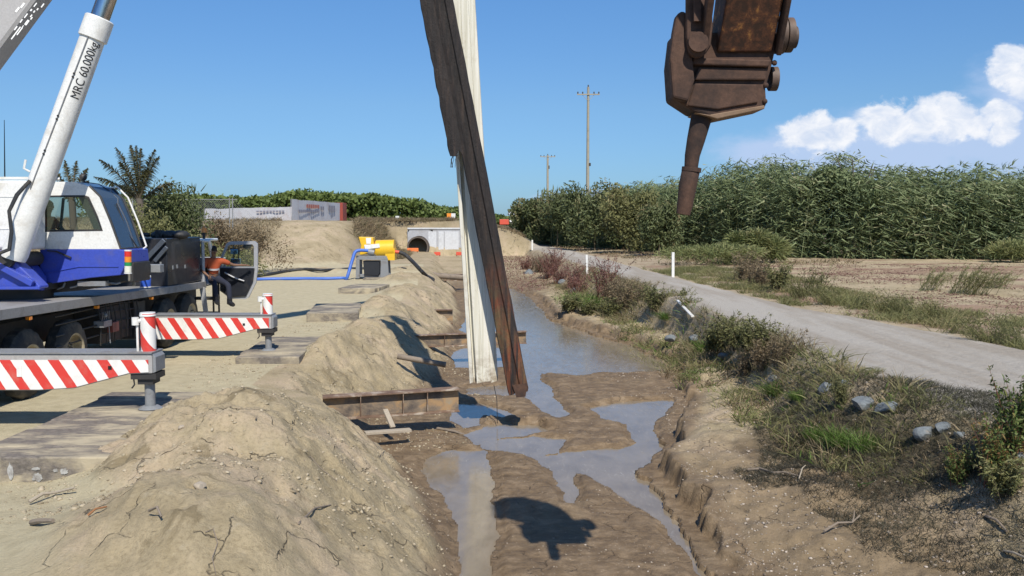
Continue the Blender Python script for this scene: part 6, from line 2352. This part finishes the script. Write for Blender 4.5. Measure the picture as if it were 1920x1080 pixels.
def palm(px, py_top, py_c, Y, fronds, label, scale=1.0):
    c = at(px, py_c, Y)
    zg = hz(c.x, Y)
    r = empty('palm', (c.x, Y, zg), label, 'palm', 'pandanus palms behind the crane')
    H = at(px, py_top, Y).z - c.z
    local_build(MB().tube([(0, 0, -.2), (.05, 0, (c.z - zg) * .6), (0, 0, c.z - zg + .15)], [.22, .17, .16], 10), 'trunk', G['trunk'], r)
    rs = random.Random(int(px))
    for k, (dx, dz, kink) in enumerate(fronds):
        o = np.array([0, 0, c.z - zg])
        tip = o + np.array([dx, rs.uniform(-.5, .5), dz]) * H
        mid = o + (tip - o) * .62 + np.array([dx * -.10, 0, .10]) * H
        ts = np.linspace(0, 1, 46)
        pts = np.array([(1 - t) ** 2 * o + 2 * t * (1 - t) * (mid * 1.0) + t * t * tip for t in ts])
        tn = unit(np.gradient(pts, axis=0))
        parts = []
        for sgn in (-1, 1):
            side = unit(np.cross(tn, np.array([0, 1.0, .25])))
            q = np.repeat(np.arange(6, 46), 2)
            d = unit(side[q] * sgn * .75 + tn[q] * .75 + np.stack([np.zeros(len(q)), rng.normal(0, .5, len(q)), -.3 * np.ones(len(q))], 1))
            L = (.17 * H) * (np.sin(np.clip(ts[q] * 1.05, 0, 1) * math.pi * .85 + .25)).clip(.25) * rng.uniform(.6, 1.1, len(q))
            parts.append(blades(pts[q], d, L, np.full(len(q), .045 * scale), np.stack([0 * L, 0 * L, -.35 * L], 1)))
        rb = blades(pts[:1], unit(tip[None] - o[None]), np.array([1e-3]), np.array([1e-3]))
        fo = veg_obj('frond', parts, G['palm'], r)
        b = MB().tube([tuple(p) for p in pts[::5]], list(np.linspace(.05, .012, len(pts[::5]))), 6)
        b.v = [v + wloc(r) for v in b.v]
        b.build('midrib', G['stem'], fo, smooth=True)
palm(262, 275, 378, 42, [(-.62, .75, 0), (-.42, .98, 0), (-.12, 1.02, 0), (.02, 1.0, 0), (.12, .95, 0), (.42, .92, 0), (.58, .78, 0), (-.85, .45, 0), (.45, .35, 0), (-.5, .3, 0), (-.2, .7, 0), (.25, .6, 0)],
     'large spiky palm behind the crane cab windscreen')
palm(135, 300, 380, 44, [(-.5, .8, 0), (-.2, 1.0, 0), (.1, .98, 0), (.4, .8, 0), (-.7, .5, 0), (.6, .5, 0)], 'smaller palm seen just above the operator cab roof')

# ---- weeds: prototypes copied with their own labels
def weed_proto(kind):
    r = empty('weed', (0, 0, 0))
    if kind == 'wisp':
        n = 70
        b = np.stack([rng.normal(0, .16, n), rng.normal(0, .16, n), np.zeros(n)], 1)
        d = unit(np.stack([rng.normal(.35, .25, n), rng.normal(0, .25, n), np.ones(n)], 1))
        L = rng.uniform(.45, 1.0, n)
        veg_obj('stalks', [blades(b, d, L, rng.uniform(.008, .014, n), np.stack([.2 * L, 0 * L, -.12 * L], 1), None, 3)], G['olive'], r)
        q = rng.integers(0, n, 520)
        t_q = rng.uniform(.35, 1, 520)[:, None]
        P = b[q] + d[q] * L[q][:, None] * t_q + np.stack([.2 * L, 0 * L, -.12 * L], 1)[q] * t_q ** 2 + rng.normal(0, .02, (520, 3))
        dd = unit(rng.normal(size=(520, 3)) + np.array([.3, 0, .6]))
        veg_obj('leaves', [blades(P, dd, rng.uniform(.04, .10, 520), rng.uniform(.010, .02, 520), None, None)], G['olive'], r)
    elif kind == 'grass':
        n = 420
        b = np.stack([rng.normal(0, .13, n), rng.normal(0, .13, n), np.zeros(n)], 1)
        d = unit(np.stack([rng.normal(.12, .42, n), rng.normal(0, .42, n), np.ones(n)], 1))
        L = rng.uniform(.25, .8, n)
        veg_obj('leaves', [blades(b, d, L, rng.uniform(.006, .014, n), np.stack([d[:, 0] * .3, d[:, 1] * .3, -.25 * L], 1) * L[:, None], None, 3)], G['green'], r)
        k = 26
        b = np.stack([rng.normal(0, .1, k), rng.normal(0, .1, k), np.zeros(k)], 1)
        veg_obj('seed_stalks', [blades(b, unit(np.stack([rng.normal(.1, .25, k), rng.normal(0, .25, k), np.ones(k)], 1)), rng.uniform(.7, 1.0, k), np.full(k, .007), None, None, 2)], G['dry'], r)
    else:
        mats = {'olive': ('olive', 'stem'), 'red': ('red', 'redstem'), 'dry': ('dry', 'stem'), 'orange': ('orangeleaf', 'redstem')}[kind]
        ns = 42
        sb = MB()
        P, D = [], []
        for k in range(ns):
            bx, by = rng.normal(0, .10), rng.normal(0, .10)
            dx, dy = rng.normal(.1, .26), rng.normal(0, .26)
            h = rng.uniform(.45, 1.0)
            p0 = np.array([bx, by, -.03])
            p1 = np.array([bx + dx * h * .4, by + dy * h * .4, h * .55])
            p2 = np.array([bx + dx * h, by + dy * h, h])
            sb.tube([p0, p1, p2], [.006, .004, .002], 4, cap=False)
            for j in range(52):
                t = rng.uniform(.2, 1.0)
                q = (1 - t) ** 2 * p0 + 2 * t * (1 - t) * p1 + t * t * p2
                P.append(q + rng.normal(0, .025, 3))
        P = np.array(P)
        n = len(P)
        size = {'olive': .07, 'red': .045, 'dry': .05, 'orange': .062, 'wisp': .05}[kind]
        d = unit(rng.normal(size=(n, 3)) + np.array([0, 0, .5]))
        L = rng.uniform(.6, 1.4, n) * size
        rn = np.clip(rng.random(n) * .8 + .25 * (P[:, 2] - .5), 0, 1) if kind != 'orange' else np.clip(rng.random(n) * 1.02, 0, 1)
        veg_obj('leaves', [blades(P, d, L, L * .33, np.stack([0 * L, 0 * L, -.3 * L], 1), rn)], G[mats[0]], r)
        sb.build('stems', G[mats[1]], r)
    return r
protos = {k: weed_proto(k) for k in ('grass', 'olive', 'red', 'dry', 'orange', 'wisp')}
used = set()
def place_weed(kind, px, py, s, label, group='weeds on the right bank', sz=None, at_w=None):
    p = protos[kind]
    g = drop(px, py, 0) if at_w is None else at_w
    if kind not in used:
        used.add(kind)
        r = p
    else:
        r = p.copy()
        COL.objects.link(r)
        for ch in p.children:
            c = ch.copy()
            COL.objects.link(c)
            c.parent = r
    r.location = (g.x, g.y, g.z - .02)
    r.rotation_euler = (0, 0, random.uniform(0, 6.28))
    r.scale = (s, s, (sz or s))
    r['label'] = label
    r['category'] = 'plant'
    r['group'] = group
W = [
    ('orange', 1862, 900, .85, 'tall leafy bush with orange and red leaves by the right edge', .85), ('orange', 1912, 850, .95, 'green leafy bush behind the orange leaved one at the right edge', 1.15),
    ('orange', 1800, 925, .6, 'small reddish plant left of the tall orange leaved bush', .6), ('olive', 1880, 940, .8, 'dark stemmed weed below the orange leaved bush', .6),
    ('grass', 1575, 832, .85, 'bright green grass tuft below the bluish rocks', .55), ('grass', 1625, 838, .8, 'bright green grass tuft with reddish stalks right of its twin', .52),
    ('grass', 1530, 820, .55, 'small green tuft left of the bright green ones', .4), ('olive', 1580, 765, .5, 'spindly weed with yellow tips beside the pale blue rock', .6),
    ('grass', 1455, 738, .8, 'yellow green tuft below the brown weed clump', .5), ('grass', 1500, 745, .6, 'low green tuft between weeds and pale blue rock', .35),
    ('dry', 1430, 695, 1.05, 'large brown dry weed clump beside the road bank', .85), ('dry', 1465, 690, 1.0, 'brown weed clump touching the road edge', .9), ('dry', 1400, 705, .85, 'dark brown weed clump left of the large one', .65),
    ('olive', 1405, 668, 1.2, 'yellow green weed clump left of the brown ones', 1.0), ('olive', 1380, 655, 1.1, 'yellowish weed clump in the middle of the bank row', 1.0), ('olive', 1440, 655, 1.0, 'olive weed clump behind the brown ones at the road edge', .9),
    ('olive', 1335, 640, 1.2, 'tall green weed clump above the small grey rock', 1.1), ('grass', 1325, 658, 1.2, 'bright low tuft under the tall green weed clump', .7), ('olive', 1300, 612, 1.0, 'weed just below the fallen guide post', .7),
    ('olive', 1270, 598, 1.1, 'low weed left of the fallen guide post', .8), ('olive', 1235, 600, 1.4, 'rounded green weed at the edge of the sandy bank', 1.1), ('grass', 1255, 612, 1.2, 'green tuft at the foot of the rounded weed', .6),
    ('dry', 1175, 580, 1.7, 'pale brown feathery weed between red weeds and green ones', 1.4), ('dry', 1205, 585, 1.3, 'thin pale brown weed left of the rounded green one', 1.0), ('dry', 1150, 570, 1.4, 'brown weed right behind the red clump', 1.2),
    ('red', 1136, 560, 1.9, 'reddish weed clump right of the leaning guide post', 2.1), ('red', 1086, 556, 1.7, 'low reddish weed clump at the foot of the guide post', 1.3), ('red', 1075, 540, 1.8, 'reddish weed clump left of the guide post', 1.7),
    ('red', 1050, 530, 1.7, 'low reddish weed above the pond corner', 1.3), ('red', 1030, 520, 2.0, 'reddish weed by the far road edge', 1.8), ('red', 1040, 508, 2.2, 'reddish brown weed left of the road bend', 1.8), ('dry', 1010, 510, 2.0, 'brown weed at the far end of the pond', 1.4),
    ('red', 985, 505, 2.0, 'small dark weed right behind the dark hanging pile', 1.2), ('grass', 1085, 570, 2.4, 'green grass tuft at the pond edge below red weeds', 1.1), ('grass', 1115, 578, 2.2, 'green grass tuft on the pond corner', 1.1), ('olive', 1065, 585, 1.6, 'dark green weed leaning over the pond corner', .9),
    ('olive', 1140, 592, 1.5, 'low olive weed at the start of the sandy bank', .8), ('olive', 1100, 590, 1.6, 'flat olive weed at the water edge', .7),
    # right of the road
    ('olive', 1520, 555, 1.5, 'leaning olive weed right of the road in the middle distance', 1.6), ('olive', 1500, 560, 1.2, 'olive weed left of the leaning one beyond the road', 1.0), ('dry', 1395, 530, 1.8, 'brown weed beyond the road near the sand berm', 1.5), ('dry', 1425, 538, 1.6, 'brown green weed beyond the road', 1.2),
    ('olive', 1460, 545, 1.5, 'wispy weed beyond the road before the leaning one', 1.2), ('olive', 1560, 572, 1.3, 'dense olive weed on the far verge', 1.0), ('olive', 1610, 580, 1.2, 'green weed on the far verge right of the dense one', .9), ('dry', 1660, 590, 1.0, 'dark brown weed touching the far road edge', .8),
    ('olive', 1700, 590, 1.2, 'olive weed with upright stems on the far verge', 1.0), ('olive', 1755, 605, 1.2, 'thick olive weed on the far verge above the gravel spill', 1.0), ('dry', 1800, 550, 1.6, 'reddish brown feathery weed out in the sandy field', 1.6), ('dry', 1830, 552, 1.4, 'feathery weed right of its reddish neighbour in the field', 1.4),
    ('olive', 1790, 625, 1.0, 'olive weed near the gravel spill at the road edge', .8), ('olive', 1880, 640, 1.0, 'upright green weed by the right end of the verge', 1.0), ('olive', 1910, 650, .9, 'green weed at the very right of the verge', .9), ('olive', 1840, 640, .9, 'low weed before the upright green one', .7),
    ('olive', 1740, 545, 1.4, 'wispy green weed in the middle of the sandy field', 1.3), ('olive', 1860, 540, 1.5, 'green weed patch at the right side of the field', 1.0),
]
for k_, px, py, s_, lab, sz in W:
    if px >= 1480 and py < 700:
        k_ = 'wisp'
    grp = 'weeds on the right bank' if px < 1480 or py > 700 else 'weeds beyond the road'
    place_weed(k_, px, py, s_, lab, grp, sz)

# ---- ground cover nobody could count
def cover(name, pix_poly, n, h, w, mat, label, cat, lean=.6, world=None, clump=0.0, seed=1, dens_noise=None):
    if world is None:
        P = np.array([[*gp(px, py, -.3).xy] for px, py in pix_poly])
    else:
        P = np.array(world, float)
    lo, hi = P.min(0), P.max(0)
    x = rng.uniform(lo[0], hi[0], n * 4)
    y = rng.uniform(lo[1], hi[1], n * 4)
    sd = poly_sdf(x, y, P)
    keep = sd < fbm(x, y, .8, 3, seed) * .35
    if clump:
        keep &= fbm(x, y, clump, 4, seed + 50) > rng.normal(.0, .08, len(x))
    x, y = x[keep][:n], y[keep][:n]
    z = height(x, y)
    k = len(x)
    d = unit(np.stack([rng.normal(.05, lean, k), rng.normal(0, lean, k), np.ones(k)], 1))
    L = rng.uniform(.4, 1.2, k) * h * (0.7 + .5 * (fbm(x, y, .6, 3, seed + 9) + .5))
    rn = np.clip(.5 + .6 * fbm(x, y, 1.0, 3, seed + 20) + rng.normal(0, .22, k), 0, 1)
    o = veg_obj(name, [blades(np.stack([x, y, z - .01], 1), d, L, w * rng.uniform(.6, 1.4, k), np.stack([d[:, 0], d[:, 1], -.5 * np.ones(k)], 1) * L[:, None] * .5, rn)], G[mat])
    tag(o, label, cat, kind='stuff')
cover('dead_grass', [(1420, 740), (1500, 725), (1600, 770), (1750, 800), (1930, 830), (2050, 900), (2100, 1050), (2000, 1060), (1900, 985), (1940, 1030), (1800, 985), (1700, 960), (1620, 945), (1560, 905), (1490, 860), (1400, 865), (1390, 825), (1440, 800)], 42000, .15, .006, 'darkmat',
      'mat of dark dead grass on the right bank', 'dead grass', seed=5)
cover('grass', [(1480, 740), (1560, 740), (1700, 800), (1800, 840), (1760, 900), (1640, 870), (1540, 840), (1470, 800)], 5000, .16, .007, 'olive',
      'thin olive grass growing through the dead mat on the bank', 'grass', clump=.5, seed=15)
vr = [(road_r(y) + .15, y) for y in (16, 20, 26, 32, 40, 50)] + [(12.5, 50), (13, 40), (12.6, 32), (13.5, 26), (14.5, 20), (14.5, 16)]
cover('verge_grass', None, 30000, .38, .014, 'olive', 'olive weeds and grass covering the verge beyond the road', 'grass', world=vr, clump=1.0, seed=25)
fld = [(road_r(y) + .8, y) for y in (16, 24, 34, 48)] + [(14, 54), (40, 54), (30, 30), (18, 16)]
cover('red_ground_weed', None, 30000, .10, .03, 'red', 'patches of low reddish ground weed on the sandy field', 'ground weed', world=fld, clump=1.6, seed=35, lean=1.2)
cover('bank_grass', None, 9000, .22, .014, 'dry', 'sparse dry grass along the near bank of the road', 'grass',
      world=[(xR(y) + 1.0 if y > 15 else 5.4, y) for y in (11, 14, 20, 26, 32, 40, 55)] + [(road_l(y) - .1, y) for y in (60, 40, 32, 26, 20, 14, 11)], clump=.9, seed=45)
for kk, (mt_, lab_, nm_, hh_) in enumerate((('olive', 'ragged olive weeds crowding the near edge of the road', 'roadside_weeds', .42), ('green', 'patches of fresh green grass along the near road edge', 'roadside_weeds', .26), ('dry', 'dead brown weeds mixed in along the near road edge', 'roadside_weeds', .46))):
    cover(nm_, None, (9000, 2600, 8000)[kk], hh_, .016, mt_, lab_, 'weeds',
          world=[(road_l(y) - 1.9, y) for y in (12, 16, 20, 26, 33, 42, 52)] + [(road_l(y) - .05, y) for y in (52, 42, 33, 26, 20, 16, 13)], clump=.7 + .2 * kk, seed=145 + kk * 10)
cover('embankment_grass', None, 16000, .55, .035, 'dry', 'dry brown grass covering the hillside left of the sand ramp', 'grass', world=[(-30, 52), (-17.5, 50), (-16.5, 58), (-18.5, 73), (-40, 74), (-40, 52)], seed=55)
cover('embankment_grass', None, 22000, .60, .04, 'dry', 'dry grass on the slope between sand ramp and headwall', 'grass', world=[(-12.3, 69), (-13.6, 78), (-15.5, 94), (-6, 96), (-6, 89), (-10.4, 88), (-9.2, 80), (-8.6, 70)], seed=65)
cover('cross_road_grass', None, 5000, .40, .05, 'dry', 'dry grass on the bank where the road meets the embankment', 'grass', world=[(-2.6, 88.5), (0.8, 88), (1.5, 100), (-1, 112), (-4, 100)], seed=95)
cover('roadside_grass', None, 6000, .35, .04, 'dry', 'dry grass strip at the foot of the thicket', 'grass', world=[(3.5, 95), (8.5, 60), (9.5, 50), (22, 55), (22, 60), (14, 68), (6, 90)], seed=75, clump=2.0)
cover('trench_weeds', None, 2500, .35, .03, 'red', 'dark reddish weeds scattered at the far end of the trench', 'weeds', world=[(-1.5, 56), (1.5, 50), (3.4, 60), (1.5, 85), (-2, 85)], seed=85)

# ---- rocks
RK = [(1552, 727, .17, 'pale bluish rock at the road bank above the green tufts'), (1580, 722, .10, 'small pale rock touching the pale bluish one'), (1618, 760, .20, 'wide flat blue grey rock on the bank'),
      (1665, 768, .18, 'tall blue grey rock with a dark cleft'), (1735, 808, .16, 'brownish grey rock half hidden in dry grass'), (1770, 805, .13, 'grey rock left of the orange leaved bush'), (1800, 815, .08, 'small pale rock beside the orange leaved bush'),
      (1910, 865, .14, 'pale rock at the right edge below the bush'), (1450, 712, .13, 'flat pale rock under the brown weeds'), (1305, 642, .22, 'grey rock below the tall green weed clump'), (1360, 668, .16, 'bluish rock under the yellowish weeds'),
      (1258, 618, .18, 'small grey rock in front of the rounded green weed'), (1082, 548, .34, 'grey rock under the red weeds'), (990, 513, .45, 'pale bluish flat rock at the far end of the pond'), (1056, 530, .30, 'blue grey rock beside the red weeds')]
def rock(px, py, s, label, mat='rock', cat='rock', grp='rocks on the right bank', seed=None):
    g = drop(px, py, 0)
    rs = random.Random(seed or int(px * 7 + py))
    bm = bmesh.new()
    bmesh.ops.create_icosphere(bm, subdivisions=3, radius=1)
    ph = [Vector((rs.gauss(0, 1), rs.gauss(0, 1), rs.gauss(0, 1))).normalized() for _ in range(9)]
    cut = [rs.uniform(.55, .9) for _ in ph]
    for v in bm.verts:
        for n_, c_ in zip(ph, cut):
            dd = v.co.dot(n_)
            if dd > c_:
                v.co -= n_ * (dd - c_)
        v.co += v.co.normalized() * rs.uniform(-.015, .015)
        v.co = Vector((v.co.x * s * rs_x, v.co.y * s, v.co.z * s * .72)) if False else Vector((v.co.x * s * 1.25, v.co.y * s, v.co.z * s * .75))
    me = bpy.data.meshes.new('rock')
    bm.to_mesh(me)
    bm.free()
    me.materials.append(M[mat])
    o = bpy.data.objects.new('rock' if cat == 'rock' else 'clod', me)
    COL.objects.link(o)
    o.location = g + Vector((0, 0, s * .05))
    o.rotation_euler = (0, 0, rs.uniform(0, 3))
    tag(o, label, cat, grp)
for a in RK:
    rock(*a)
CL = [(126, 856, .075, 'rounded brown clod lying on the large grey timber mat', 'brownrock'), (240, 788, .05, 'small dark clod by the foot of the nearest jack', 'brownrock'),
      (375, 912, .06, 'pale clay lump in the middle of the near spoil heap', 'timberpale'), (340, 802, .045, 'pale clay lump near the top of the near heap', 'timberpale')]
for px, py, s, lab, m_ in CL:
    rock(px, py, s, lab, m_, 'clod', 'clay lumps')

# loose gravel and crumbs on heaps and banks: stuff
def crumbs(name, n, region, smin_, smax_, mat, label, seed):
    r_ = np.random.default_rng(seed)
    x = r_.uniform(region[0], region[1], n)
    y = region[2] * (region[3] / region[2]) ** r_.random(n)
    z = height(x, y)
    keep = (z > WZ + .04)
    keep &= (fbm(x, y, .9, 3, seed) > r_.normal(-.05, .2, n))
    x, y, z = x[keep], y[keep], z[keep]
    k = len(x)
    s = smin_ * (smax_ / smin_) ** (r_.random(k) ** 3.6)
    ico = np.array([(0, 0, 1), (.89, 0, .45), (.28, .85, .45), (-.72, .53, .45), (-.72, -.53, .45), (.28, -.85, .45),
                    (.72, .53, -.45), (-.28, .85, -.45), (-.89, 0, -.45), (-.28, -.85, -.45), (.72, -.53, -.45), (0, 0, -1)])
    tf = np.array([(0, 1, 2), (0, 2, 3), (0, 3, 4), (0, 4, 5), (0, 5, 1), (1, 6, 2), (2, 7, 3), (3, 8, 4), (4, 9, 5), (5, 10, 1),
                   (6, 7, 2), (7, 8, 3), (8, 9, 4), (9, 10, 5), (10, 6, 1), (11, 7, 6), (11, 8, 7), (11, 9, 8), (11, 10, 9), (11, 6, 10)])
    V = ico[None] * (s[:, None, None] * r_.uniform(.6, 1.3, (k, 12, 1))) * np.stack([r_.uniform(.8, 1.4, k), r_.uniform(.8, 1.4, k), r_.uniform(.5, .9, k)], 1)[:, None, :]
    V = V + np.stack([x, y, z + s * .15], 1)[:, None, :]
    T = (tf[None] + (np.arange(k) * 12)[:, None, None]).reshape(-1, 3)
    me = fast_mesh(name, V.reshape(-1, 3), T, None, mat, np.repeat(r_.random(k), 12))
    o = bpy.data.objects.new(name, me)
    COL.objects.link(o)
    tag(o, label, 'crumbs', kind='stuff')
t_ = NT('crumb_material')
a_ = t_.n('ShaderNodeAttribute', attribute_name='rnd')
t_.set(Base_Color=t_.ramp(a_.outputs['Fac'], [(.1, (.22, .18, .12)), (.5, (.33, .28, .19)), (.9, (.42, .36, .26))]), Roughness=.95)
crumbs('spoil_crumbs', 30000, (-6.5, -.4, 8.6, 30), .004, .032, t_.m, 'loose crumbs of dried clay on the spoil heaps', 3)
t_ = NT('stone_material')
a_ = t_.n('ShaderNodeAttribute', attribute_name='rnd')
t_.set(Base_Color=t_.ramp(a_.outputs['Fac'], [(.1, (.15, .12, .09)), (.5, (.30, .25, .19)), (.9, (.44, .38, .32))]), Roughness=.95)
crumbs('bank_stones', 15000, (2.6, 6.2, 9, 40), .005, .026, t_.m, 'loose stones and crumbs on the right bank', 4)
crumbs('mud_crumbs', 6000, (-1.5, 3.4, 9.5, 26), .004, .016, t_.m, 'small stones on the mud of the trench', 6)

# sticks and roots
def stick(pix, rad, label, mat='drift', lift=.03, branch=None, cat='stick', grp='dead sticks'):
    g = [drop(px, py, 0) for px, py in pix]
    rs = random.Random(int(pix[0][0]))
    pts = [p + Vector((0, 0, lift * (1 + (i % 2)))) for i, p in enumerate(g)]
    b = MB().tube(pts, [rad * (1 - .5 * i / len(pts)) for i in range(len(pts))], 7)
    if branch:
        i, v = branch
        b.tube([pts[i], pts[i] + Vector(v) * .5 + Vector((.01, 0, .01)), pts[i] + Vector(v)], [rad * .6, rad * .5, rad * .25], 6)
    tag(b.build('stick', M[mat], None, smooth=True), label, cat, grp)
stick([(1402, 884), (1425, 886), (1450, 890), (1472, 893), (1500, 897)], .022, 'long grey stick lying on the sandy right bank')
stick([(1498, 905), (1504, 893), (1510, 880)], .010, 'thin pale twig standing up beside the long grey stick', 'timberpale', .06)
stick([(1545, 1002), (1570, 992), (1598, 985), (1612, 978)], .016, 'forked brown branch on the bank shelf', 'drift', .04, (2, (.06, .1, .12)))
stick([(1848, 972), (1868, 984), (1888, 998)], .020, 'brown stick at the foot of the dead grass mat')
stick([(1882, 1038), (1900, 1046), (1935, 1056)], .016, 'pale stick in the bottom right corner', 'timberpale')
stick([(55, 948), (80, 940), (105, 930), (140, 928)], .020, 'curved yellowish root in front of the large timber mat', 'timberpale', .04)
stick([(60, 985), (75, 988), (100, 982)], .030, 'dark tangled root lump on the sand', 'drift', .03)
stick([(165, 972), (180, 966), (200, 956)], .012, 'short reddish brown stick on the near heap', 'rustbright', .03)
stick([(280, 968), (295, 972), (303, 980)], .014, 'dark stick poking out of the near heap', 'drift', .05)
stick([(480, 790), (488, 775), (487, 758)], .010, 'dark twig near the top of the near heap', 'drift', .05, (1, (.08, 0, .06)))
stick([(570, 865), (582, 858), (600, 878), (632, 905)], .006, 'wiry brown root across the near heap flank', 'drift', .008)
stick([(385, 1000), (400, 995), (408, 1020), (398, 1050), (405, 1080)], .006, 'long wiry brown root low on the near heap', 'drift', .008)
stick([(700, 870), (720, 848), (700, 830), (660, 800)], .006, 'thin wire on the right flank of the near heap', 'drift', .008)
stick([(560, 985), (590, 960), (620, 950)], .012, 'thin brown twig low on the near heap right side', 'drift', .02)
stick([(820, 805), (850, 812), (885, 822)], .03, 'dark root in the wet hollow below the beam', 'drift', .02)
